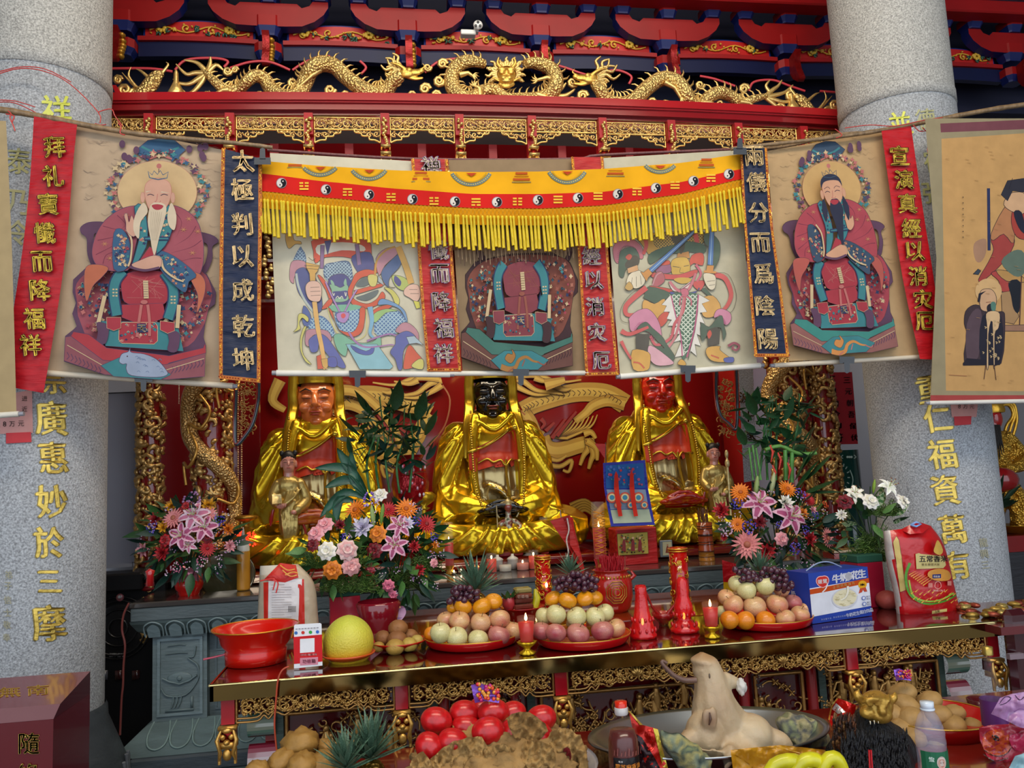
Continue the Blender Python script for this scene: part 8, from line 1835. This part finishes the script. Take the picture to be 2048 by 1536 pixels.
for i,(x,y,lb)in enumerate(((300,1180,'hammered metal singing bowl at the far left of the stone altar'),(425,1172,'second hammered metal bowl behind the red flower pot'))):
 p=PZ(x,y,Z2);t=thing('singing_bowl',lb,'bowl',p+V((0,0,.05)));MB('#6c6058').lathe([(0,.045),(.06,.048),(.085,.07),(.09,.1),(.075,.13),(.06,.135),(.055,.13),(0,.07)],p,36).build('bowl_body','bowl',t)
 t=thing('red_cushion_ring',('round red cushion under the far-left singing bowl','round red cushion under the bowl behind the flower pot')[i],'cushion',p);MB('#9c1418').lathe([(0,0),(.055,0),(.066,.015),(.05,.035),(.062,.045),(0,.046)],p,24).build('ring','satin',t)
MB('#a8181c').lathe([(0,0),(.02,0),(.016,.05),(.022,.07),(0,.08)],PZ(300,1172,1.17),10).build('mallet_head','lacquer',t)
p=P(455,1150,4.75);t=lath('leaning_tray','dark green-brown oval tray leaning on the altar behind the amber bottle','tray',[(0,0),(.14,.0),(.15,.012),(.14,.01),(0,.008)],p,'#2c2c1c','lacquer',rot=(R(60),R(20),0),body='tray_body')
p=PZ(1700,1118,Z2);t=thing('red_box_stack','shallow red and gold boxes behind the largest bouquet','box',p);MB('#8c2c24').box(p+V((0,.05,.02)),(.2,.12,.03)).build('box_body','lacquer',t,smooth=False);MB('#a88c5c').box(p+V((0,.05,.045)),(.19,.11,.012)).build('lid','lacquer',t,smooth=False)
t=thing('led_lotus_lamp','glowing red string-light lotus lamps beside the orange-faced statue','lamp',P(490,1080,4.8));q=random.Random(3);m=MB('#ff3018')
for k in range(60):m.ell(P(q.uniform(470,512),q.uniform(1062,1092),4.8+q.uniform(-.03,.03)),(.0055,)*3,6,4)
m.build('red_bulbs','lamp',t)['kind']='stuff';MB('#a87828').lathe([(.05,0),(.02,.01),(.018,.04),(.06,.055),(.07,.07),(.03,.08)],P(492,1058,4.85),20).build('gold_dish','gold',t)
t=thing('red_paper_box','red and yellow paper wrap standing behind the right fruit platter','paper',P(1458,1180,3.6));MB('#a81418').prism([(1444,1120),(1472,1128),(1474,1226),(1450,1228)],lambda x,y,k:P(x,y,3.6-k),.01).build('sheet','foil',t,smooth=False);MB('#c8a018').prism([(1447,1164),(1472,1166),(1472,1184),(1447,1182)],lambda x,y,k:P(x,y,3.588-k),.003).build('yellow_band','foil',t,smooth=False)
p=V((2.62,4.0,T));t=thing('offering_tray','tray of gold paper ingots on a side table at far right','tray',PZ(2010,1232,.95));b=PZ(2035,1232,.95);q=random.Random(5);MB('#5c1c20').box(b+V((.2,.1,-.02)),(.8,.5,.03)).build('tray_base','lacquer',t,smooth=False)
for k in range(60):c=b+V((q.uniform(-.17,.3),q.uniform(-.1,.25),q.uniform(0,.02)));m=MB(q.choice(['#a8883c','#8c7430','#a04c38','#b09c58']));m.ell(c,(.028,.018,.012),8,5,rot=(0,0,q.uniform(0,3)));m.build('ingot','goldpaint',t)
# ---------------- foreground offering bench ----------------
ZF=.72
t=thing('offering_bench','low red lacquer bench in the foreground carrying the meat offerings','bench',(1,2.1,0));MB('#6c1c14').box((1.0,2.12,ZF-.02),(2.76,1.4,.04),b=.006).build('bench_top','lacquer',t,smooth=False)
for x in(-.3,2.3):
 for y in(1.5,2.7):MB('#5c1410').box((x,y,.35),(.06,.06,.7)).build('leg','lacquer',t,smooth=False)
def pile(L,Y,col,name,label,group,sq=.78,m='bread',wr=.06):
 for i,(x,y,r_,dy)in enumerate(L):
  y0=min(a[1]for a in L);rw=lambda a:int((a[1]-y0)/24);row=sorted(a[0]for a in L if rw(a)==rw(L[i]));j=row.index(x);w_='only' if len(row)==1 else 'rightmost' if j==len(row)-1 else ORD[j]
  c=P(x,y,Y+dy);R_=r_*(Y+dy)/1600;t=thing(name,'%s, %s in the %s row'%(label,w_,('top','second','third','fourth','lowest')[rw(L[i])]),'bun',c,group);q=random.Random(i)
  MB(col).ell(c,(R_*1.12,R_,R_*sq),20,14,rot=(0,q.uniform(-.5,.5),q.uniform(0,3)),fn=lambda d:1+wr*noise.noise(d*2.1+V((i*3.1,0,0)))+wr*.5*noise.noise(d*6)).build('crust',m,t)
pile([(600,1487,33,0),(652,1494,17,.02),(565,1522,26,-.04),(605,1530,28,-.08),(650,1526,28,-.06),(515,1540,22,-.08),(690,1540,22,-.1)],2.6,'#9c7434','fried_bun','wrinkled golden fried bun left of the pineapples','fried buns left of the pineapples',.8,wr=.25)
crown('pineapple with the larger pale green crown beside the wrinkled fried buns',742,1520,2.5,.13,60,5);crown('pineapple with the smaller crown left of the larger one',692,1540,2.45,.11,44,6)
p=P(1010,1560,2.42);p.z=ZF;t=thing('white_bowl','large white enamel bowl heaped with brown bean-curd sheets','bowl',p);MB('#9c9ca4').lathe([(.12,0),(.2,.02),(.262,.05),(.272,.055),(.265,.05),(.2,.03),(0,.01)],p,48).build('bowl_body','plastic',t)
t=thing('bean_curd_sheets','crumpled brown bean-curd sheets with red stamps, heaped in the white bowl under the red eggs','bean curd',p)
c=P(995,1540,2.42);MB('#a07c48').ell(c,(.25,.19,.14),110,60,fn=lambda d:1+.2*abs(noise.noise(d*4))-.16*abs(noise.noise(d*9))+.1*abs(noise.noise(d*20))+.04*noise.noise(d*40)).build('crumpled_heap','fold',t)
for k,L in enumerate((pts('1106,1462 1165,1474 1170,1560 1100,1560'),pts('1010,1440 1062,1424 1100,1462 1040,1490'),pts('880,1500 960,1478 970,1560 850,1560'),pts('975,1490 1040,1500 1060,1560 960,1560'),pts('820,1530 850,1500 872,1545 840,1570'),pts('1050,1480 1100,1490 1105,1540 1050,1530'))):
 m=MB('#94703c' if k else '#8c6838');S=Surf(lambda x,y,kk:P(x,y+5*noise.noise(V((x*.06,k,0))),2.3-.01*k+.05*abs(noise.noise(V((x*.05,y*.03,k))))+.02*noise.noise(V((x*.16,y*.1,k)))-kk),m,.0004,5);S.poly(spl([(a+4*sin(b),b+4*sin(a))for a,b in L],True,3),'#a8844c' if k!=1 else '#94703c');S.k=.004
 if k in(0,2):cx,cy=((1133,1508),(930,1545))[k>0];S.poly([(cx-6,cy-10),(cx+4,cy-12),(cx+10,cy+8),(cx+4,cy+16),(cx-4,cy+6)]if k==0 else[(cx-12,cy-4),(cx+2,cy-12),(cx+14,cy-4),(cx+12,cy+10),(cx-10,cy+10)],'#8c1c20',3)
 m.build('sheet','fold',t)
for i,(x,y,a,dy)in enumerate(((871,1441,.3,0),(859,1494,.9,-.08),(905,1485,.5,-.08),(928,1427,.2,.03),(932,1456,.4,0),(985,1425,0,.0),(974,1462,-.1,-.09),(1021,1431,-.4,.04),(1022,1468,-.7,-.06),(1080,1438,-.2,0),(1072,1470,.2,-.06),(965,1420,.3,.06))):
 c=P(x,y,2.42+dy);t=thing('red_egg','red-dyed egg '+('alone at the left end of the heap','lowest at the left, pointing down','in the front row, second from left','in the back row behind the left eggs','in the middle row, partly covered','on top under the purple paper flower','front centre with a white glint','behind the centre egg on the right','in the front row right of centre, tilted','at the back of the right-hand pair','at the front of the right-hand pair','half hidden at the back centre')[i],'egg',c,'red-dyed eggs on the bean-curd heap');MB('#c01418').ell(c,(.047,.038,.038),24,16,rot=(0,a,0),fn=lambda d:1+.06*d.x).build('shell','egg' if 'egg' in M else M.setdefault('egg',mat('egg',.3,var=.3,vscale=60,detail=5,coat=.15)),t)
def butterfly(label,x,y,Y,s,seed):
 t=thing('paper_flower',label,'decoration',P(x,y,Y));q=random.Random(seed);L=[(-30,-14),(-12,-18),(12,-8),(28,6),(26,22),(2,18),(-22,22),(-26,6)]
 MB('#8858c0').prism([(x+a*s,y+b*s)for a,b in L],lambda u,v,k:P(u,v,Y+.004*sin(u)-k),.002).build('purple_paper','foil',t,smooth=False)
 m=MB()
 for k in range(34):m.ell(P(x+q.uniform(-18,26)*s,y+q.uniform(-16,16)*s,Y-.01),(.006*s,)*3,6,4,col=q.choice(['#c81c28','#d84820','#b0186c','#d89028']))
 m.build('red_beads','plastic',t);MB('#b08850').tube([P(x+6*s,y+18*s,Y),P(x+8*s,y+48*s,Y)],.0016,4).build('wire_stem','plastic',t)
butterfly('purple paper flower with red beads on the red eggs',972,1384,2.4,1,1);butterfly('small purple and red paper flower on the right-hand brown buns',1806,1348,2.5,.62,2)
def bottle(name,label,x,Y,y0,prof,n=28,z=ZF):b=P(x,y0,Y);b.z=z;return thing(name,label,'bottle',b),b
t,b=bottle('oil_bottle','dark sesame oil bottle with red and white cap in the foreground',1247,2.2,1500,None);top=P(1247,1402,2.2).z-b.z;w_=.041
MB('#4c100c').lathe([(0,0),(w_,.004),(w_,top-.13),(w_*.96,top-.10),(w_*.8,top-.075),(0,top-.073)],b,32).build('oil','plastic',t);MB('#b89088').lathe([(w_*1.02,0),(w_*1.02,top-.1),(w_*.9,top-.06),(w_*.5,top-.036),(w_*.42,top-.03)],b,32).build('glass_body','glass',t)
MB('#b8b4b4').lathe([(.0175,top-.034),(.0185,top-.032),(.0185,top-.016),(.015,top-.014)],b,24).build('white_collar','plastic',t);MB('#d02810').lathe([(.016,top-.016),(.0165,top),(0,top+.001)],b,24).build('red_cap','plastic',t)
S=Surf(lambda x,y,k:b+V((sin(x/w_)*(w_*1.03+k),-cos(x/w_)*(w_*1.03+k),y)),step=.0004,maxe=.02);H2=P(1247,1517,2.16).z-b.z;S.poly([(-.04,.02),(.04,.02),(.04,H2),(-.04,H2)],'#0c0c10')
def lab(s_,x0,y0,h,dx,col):
 for i,c_ in enumerate(s_):vs,fs=glyph(c_,.03);S.k+=.0003;S.mb.add([S.m(x0+i*dx+a*h,y0+bb*h)for a,bb in vs],fs,col)
lab('黑芝麻香油',-.028,H2-.022,.0135,.0142,'#c87c2c');lab('味珍',-.022,H2-.008,.005,.006,'#c8c8c8')
for k in range(9):S.stroke([(-.035+k*.009,H2+.006),(-.033+k*.009,H2+.02+.006*sin(k*2))],.002,'#8c5048',0)
S.mb.build('label_wrap','vinyl',t,smooth=False)
t=thing('foil_packet','red, gold and black foil packet leaning beside the sesame oil bottle','packet',P(1300,1530,2.25));S=Surf(lambda x,y,k:P(x,y,2.3+.02*noise.noise(V((x*.05,y*.05,0)))-k),step=.001,maxe=12)
S.poly('1258,1425 1286,1450 1315,1458 1322,1490 1336,1540 1290,1540 1272,1490','#b01c10');S.poly('1262,1462 1284,1475 1312,1520 1325,1545 1282,1545 1272,1500','#281418');S.poly('1306,1456 1316,1459 1323,1490 1336,1536 1326,1534 1316,1495','#c0a838');S.poly('1256,1422 1260,1422 1286,1450 1280,1450','#c09c40');S.mb.build('foil_sheet','foil',t)
b=P(1420,1500,2.5);b.z=ZF;t=thing('steel_tray','wide stainless steel tray holding the pig head','tray',b);MB('#9ca4ac').lathe([(0,.004),(.3,.006),(.36,.055),(.385,.062),(.383,.068),(.355,.062),(.29,.014),(0,.012)],b,56,sx=1.0,sy=.62).build('tray_body','steel',t)
Yp=2.42
def pg(L,sc_=1.0):return('t',[P(x,y,Yp-d)for x,y,d,r_ in L],[r_*Yp/1600*sc_ for x,y,d,r_ in L])
pr=[pg([(1408,1328,0,28),(1416,1345,0,30),(1424,1380,0,37),(1430,1415,.0,48),(1440,1450,-.02,62),(1448,1480,-.04,80)]),('e',P(1455,1480,Yp+.03),(.145,.13,.07)),('e',P(1410,1470,Yp-.03),(.06,.06,.07)),('e',P(1500,1468,Yp-.02),(.07,.07,.06)),('e',P(1408,1322,Yp),(.043,.043,.016),(0,.12,0)),pg([(1540,1478,.03,24),(1566,1484,.05,18),(1584,1494,.06,6)]),pg([(1380,1478,.05,20),(1365,1492,.07,14),(1362,1512,.08,6)]),pg([(1462,1500,.1,14),(1458,1518,.12,11),(1452,1535,.12,5)]),pg([(1448,1360,-.01,18),(1472,1366,-.01,12),(1486,1372,0,6)]),('e',P(1425,1437,Yp-.085),(.016,.012,.035),(0,.1,0)),('e',P(1412,1437,Yp-.08),(.014,.012,.03),(0,.1,0))]+[pg([(1400+k*22,1497,.1,3),(1420+k*20,1502+2*sin(k),.11,3.4),(1440+k*20,1498,.1,2)])for k in range(5)]
vs,fs=blob(pr,.0065,2);t=thing('pig_head','pale boiled pig head with snout pointing up, standing on the steel tray','pig head',P(1450,1500,Yp));o=MB('#b8a484').add(vs,fs).build('flesh','skin',t)
_ey=P(1419,1440,Yp-.09);_sn=P(1408,1318,Yp)
setcol(o,lambda v:(lambda w:mix(mix(C('#c0ac8c'),C('#a8845c'),max(0,min(1,.5*noise.noise(w*9)+.25+1.2*max(0,1-(w-_sn).length/.05)))),C('#7c5034'),.8*max(0,1-(w-_ey).length/.045)))(v+V(t['_w'])))
MB('#4c3020').tube([P(1419,1425,Yp-.097),P(1421,1438,Yp-.104),P(1418,1450,Yp-.1)],[.002,.004,.002],6).build('eye_slit','skin',t);MB('#5c4c3c').ell(P(1419,1352,Yp-.05),(.003,.002,.008),6,5).build('mark','skin',t)
MB('#c8c4bc').ell(P(1483,1374,Yp-.01),(.014,.014,.024),18,14,fn=lambda d:1+.45*noise.noise(d*2.7)).build('white_fat','bread',t)
MB('#6c5044').tube([P(x,y,Yp-.02)for x,y in spl(pts('1392,1360 1370,1360 1350,1352 1334,1338 1324,1326 1326,1322 1334,1326'),False,4)],[.009-.0002*k for k in range(25)],8).build('curled_tail','skin',t)
def lump(name,label,cat,L,Y,r_,cols,m='fold',vox=.007):
 vs,fs=blob([('t',[P(x,y,Y)for x,y in L],[a*Y/1600 for a in r_])],vox,1);t=thing(name,label,cat,P(*L[0],Y));mb=MB();mb.add([v+V((noise.noise(v*30),noise.noise(v*30+V((9,0,0))),noise.noise(v*30+V((0,9,0)))))*.012 for v in vs],fs);o=mb.build('flesh',m,t);w0=V(t['_w']);setcol(o,lambda v:(lambda u:mix(C(cols[int(u)%len(cols)]),C(cols[(int(u)+1)%len(cols)]),u%1))((noise.noise((v+w0)*18)+noise.noise((v+w0)*50)*.5+1)*len(cols)*.6));return t
lump('cooked_goose','greenish-grey cooked poultry lump on the tray right of the pig head','meat',pts('1572,1452 1600,1466 1640,1488'),2.5,[24,38,28],['#7c8460','#98a070','#8c9468','#4c5058','#a8a078','#6c6c4c'])
lump('preserved_greens','mottled green preserved fish left of the pig head','fish',pts('1330,1474 1362,1500 1400,1535'),2.3,[16,26,30],['#5c6c44','#848c5c','#3c4c44','#a0985c','#6c7864','#2c3c3c'])
t=thing('snack_packet','glossy red snack packet behind the black chicken','packet',P(1682,1430,2.5));S=Surf(lambda x,y,k:P(x,y,2.52+.02*sin(x*.12)*sin(y*.1)-k),step=.001,maxe=10);S.poly('1656,1436 1662,1410 1676,1396 1712,1410 1710,1432 1692,1452 1664,1455','#b8140c');S.poly('1664,1418 1672,1406 1692,1424 1676,1428','#c8c0b8');S.stroke('1658,1440 1664,1412 1675,1397',3,'#c8b048');S.mb.build('foil_sheet','foil',t)
Yc2=2.3;t=thing('black_chicken','black-feathered chicken with brown neck hackles and a gold grinning head piece','chicken',P(1745,1500,Yc2))
vs,fs=blob([('t',[P(1735,1445,Yc2),P(1745,1480,Yc2),P(1745,1530,Yc2),P(1740,1590,Yc2)],[.055,.095,.125,.13]),('t',[P(1780,1460,Yc2),P(1800,1500,Yc2),P(1812,1560,Yc2)],[.03,.05,.05]),('t',[P(1700,1470,Yc2),P(1685,1510,Yc2),P(1672,1560,Yc2)],[.03,.05,.05])],.01,1);MB('#08090d').add(vs,fs).build('feathered_body','feather',t)
q=random.Random(4);m=MB('#6c3c1c')
for k in range(150):x,y=q.uniform(1668,1712),q.uniform(1425,1480);m.tube([P(x,y,Yc2-.02-q.random()*.05),P(x-3,y+14,Yc2-.06-q.random()*.03),P(x-2+q.uniform(-4,4),y+28,Yc2-.06)],[.002,.0035,.0008],4,q.choice(['#6c3c1c','#8c6030','#241410','#3c2014']))
m.build('neck_hackles','feather',t)
m=MB('#0a0b10')
for k in range(520):x,y=q.uniform(1680,1815),q.uniform(1455,1540);m.tube([P(x,y,Yc2-.1),P(x+q.uniform(-2,2),y+12,Yc2-.118),P(x+q.uniform(-4,4),y+26,Yc2-.11)],[.001,.0026,.0006],4,q.choice(['#0a0b10','#14161e','#050508']))
m.build('body_feathers','feather',t)
g=lambda x,y,d:P(x,y,Yc2-.05-d)
vs,fs=blob([('e',g(1752,1412,0),(.05,.04,.045)),('e',g(1762,1430,.02),(.033,.03,.024)),('e',g(1735,1425,.02),(.024,.02,.018)),('t',[g(1778,1402,0),g(1788,1394,0),g(1790,1384,0)],[.014,.012,.003]),('t',[g(1722,1400,0),g(1714,1390,0),g(1718,1380,0)],[.014,.012,.004]),('e',g(1765,1423,.045),(.012,.01,.012)),('t',[g(1725,1405,.03),g(1745,1398,.045),g(1780,1400,.03)],[.005,.008,.005])]+[('t',[g(1728+k*10,1388,.02),g(1732+k*9,1400,.04),g(1738+k*7,1412,.045)],[.003,.005,.003])for k in range(6)],.0045,1);MB('#b8903c').add(vs,fs).build('gold_head','goldpaint',t)
m=MB('#d8ccac');[m.tube([g(1740+k*8,1442-k,.035),g(1741+k*8,1449-k,.038)],[.0025,.0006],5)for k in range(5)];m.build('teeth','plastic',t);MB('#c81c24').tube([P(1742,1500,Yc2-.16),P(1745,1545,Yc2-.16)],.0025,5).tube([P(1738,1500,Yc2-.16),P(1740,1545,Yc2-.16)],.0025,5).build('red_cords','plastic',t)
b=P(1875,1500,2.5);b.z=ZF+.0;t=thing('bun_platter','red round platter with gold rim heaped with brown buns in the right foreground','platter',b);MB('#b01010').lathe([(0,.01),(.14,.008),(.155,0),(.175,.045),(.178,.05),(.17,.048),(.15,.014),(0,.02)],b,48).build('dish','plastic',t);MB('#c8a03c').tube([b+V((cos(a*pi/24)*.177,sin(a*pi/24)*.177,.05))for a in range(49)],.0025,6).build('gold_rim','gold',t)
pile([(1805,1386,26,.05),(1812,1410,26,.0),(1857,1404,26,.03),(1785,1426,22,-.02),(1818,1436,27,-.05),(1876,1430,26,-.03),(1904,1428,24,.0),(1800,1456,25,-.06),(1845,1440,24,0),(1906,1450,26,-.06),(1942,1452,22,-.02),(1912,1478,25,-.1),(1946,1478,18,-.06),(1826,1474,25,-.1),(1870,1478,25,-.1),(1860,1455,24,0)],2.5,'#a8844c','steamed_bun','smooth light brown bun on the right foreground platter','light brown buns on the right foreground platter')
t,b=bottle('water_bottle','clear plastic water bottle with white cap and green label',1863,2.05,1500,None);H=P(1863,1401,2.05).z-b.z;r_=.037
MB('#c4c8e0').lathe([(0,0),(r_,.004),(r_,H*.5),(r_*1.02,H*.56),(r_*.97,H*.62),(r_*1.0,H*.66),(r_*.92,H*.72),(r_*.86,H*.76),(r_*.66,H*.84),(r_*.42,H*.9),(r_*.4,H*.93)],b,36).build('bottle_body','water',t);m=MB('#c8d0e0');[m.tube([b+V((cos(a*pi/12)*r_*s_,sin(a*pi/12)*r_*s_,H*z))for a in range(25)],.0012,4)for z,s_ in((.58,1.01),(.63,.98),(.67,1.0),(.72,.93))];m.build('ribs','glass',t)
MB('#c8d4e0').lathe([(r_*.43,H*.9),(r_*.5,H*.905),(r_*.5,H*.92),(r_*.43,H*.925),(r_*.46,H*.93),(r_*.46,H*.995),(0,H)],b,24).build('cap','plastic',t)
S=Surf(lambda x,y,k:b+V((sin(x/r_)*(r_*1.03+k),-cos(x/r_)*(r_*1.03+k),y)),step=.0004,maxe=.02);yt=P(1863,1507,2.01).z-b.z;S.poly([(-.05,.02),(.05,.02),(.05,yt),(-.05,yt)],'#186444');lab('怡宝',-.024,yt-.018,.012,.0,'#b8d0c4');S.poly([(-.001+.012*cos(a),yt-.026+.016*sin(a))for a in[k*pi/8 for k in range(16)]],'#c8b8b0');S.poly([(-.001+.009*cos(a),yt-.028+.012*sin(a))for a in[k*pi/8 for k in range(16)]],'#c89c8c');[S.circ(x,yt-.026,.0012,'#2c1c18',n=6)for x in(-.004,.002)];S.stroke([(-.004,yt-.034),(-.001,yt-.036),(.002,yt-.034)],.0012,'#a83c38',2)
S.mb.build('label_wrap','vinyl',t,smooth=False)
t,b=bottle('glass_bottle','tall clear glass bottle with gold screw cap and purple label at far right',1990,2.35,1440,None,z=.74);H=P(1982,1291,2.35).z-b.z
MB('#c8c0c8').lathe([(0,0),(.036,.003),(.037,H*.42),(.032,H*.52),(.018,H*.64),(.0145,H*.78),(.0135,H*.93)],b,32).build('bottle_body','glass',t);MB('#a89048').lathe([(.0155,H*.9),(.016,H*.99),(0,H)],b,24).build('gold_cap','gold',t);MB('#5c2c6c').lathe([(.0375,H*.1),(.0375,H*.4)],b,32).build('purple_label','vinyl',t)
t=lath('dark_red_cup','dark red cup behind the glass bottle','cup',[(0,0),(.03,0),(.036,.02),(.045,.07),(.041,.07),(0,.03)],P(1966,1440,2.6),'#4c1018')
def sheetbag(name,label,L,Y,col,marks,cat='bag'):
 t=thing(name,label,cat,P(*pts(L)[0],Y));S=Surf(lambda x,y,k:P(x,y,Y+.03*noise.noise(V((x*.03,y*.035,Y)))+.012*noise.noise(V((x*.1,y*.1,3)))-k),step=.0008,maxe=9);S.poly(L,col)
 for kind,l,c_ in marks:S.poly(l,c_,3)if kind=='p' else S.stroke(l,1.6,c_)
 S.mb.build('wrap','bag',t);return t
sheetbag('red_shopping_bag','red and orange printed bag in the lower right corner','1958,1456 1980,1450 2020,1448 2070,1460 2070,1560 2010,1535 1975,1515 1960,1480',2.2,'#a02438',[('p','1968,1470 2000,1458 2024,1480 2016,1505 1990,1512 1968,1500','#b84820'),('p','1984,1470 1996,1472 1998,1482 1988,1480','#201410'),('s','1968,1500 1990,1512 2012,1508 2022,1496','#281818'),('s','1966,1508 1990,1522 2016,1516','#281818'),('p','2020,1470 2070,1470 2070,1500 2030,1500','#b82c50')])
sheetbag('lilac_bag','lilac plastic bag with dark scribbles resting against the glass bottle','1982,1428 2000,1396 2022,1388 2070,1380 2070,1460 2040,1455 2010,1440',2.15,'#a87ca8',[('s','1998,1408 2010,1394 2022,1396 2012,1406 2000,1410','#3c2444'),('s','2030,1390 2040,1400 2050,1392','#3c2444'),('s','2028,1424 2040,1418 2050,1420','#8c5c94')])
sheetbag('light_blue_bottle_wrap','pale blue plastic wrap in the bottom right corner','2018,1536 2030,1512 2070,1500 2070,1570 2010,1570',2.05,'#8cb0b8',[])
sheetbag('yellow_bag','orange-yellow plastic bag with bananas at the bottom centre','1461,1500 1500,1496 1560,1490 1600,1494 1650,1500 1690,1560 1470,1570',2.25,'#c8901c',[('s','1470,1510 1500,1530 1510,1545','#a87010'),('s','1560,1494 1600,1506 1650,1512','#d8a840')])
t=thing('banana_bunch','bunch of bright yellow bananas in the orange-yellow bag','bananas',P(1590,1540,2.15))
for k in range(3):MB('#c8c41c').tube([P(x,y,2.12-.012*k)for x,y in spl([(1520+k*56,1575),(1548+k*52,1530-k*4),(1588+k*42,1522-k*2),(1618+k*34,1542),(1634+k*30,1575)],False,3)],[.008,.013,.016,.018,.019,.02,.02,.02,.019,.018,.016,.013,.008],8).build('banana','fruit',t)
t=thing('dark_chair_post','dark maroon chair back at the right edge beside the table','chair',P(2035,1400,2.7));MB('#3c161c').box(P(2042,1350,2.9),(.1,.05,.5),b=.02).build('upright','lacquer',t,smooth=False);MB('#7c6c74').box(P(2030,1312,2.86),(.06,.02,.02)).build('fitting','plastic',t,smooth=False)
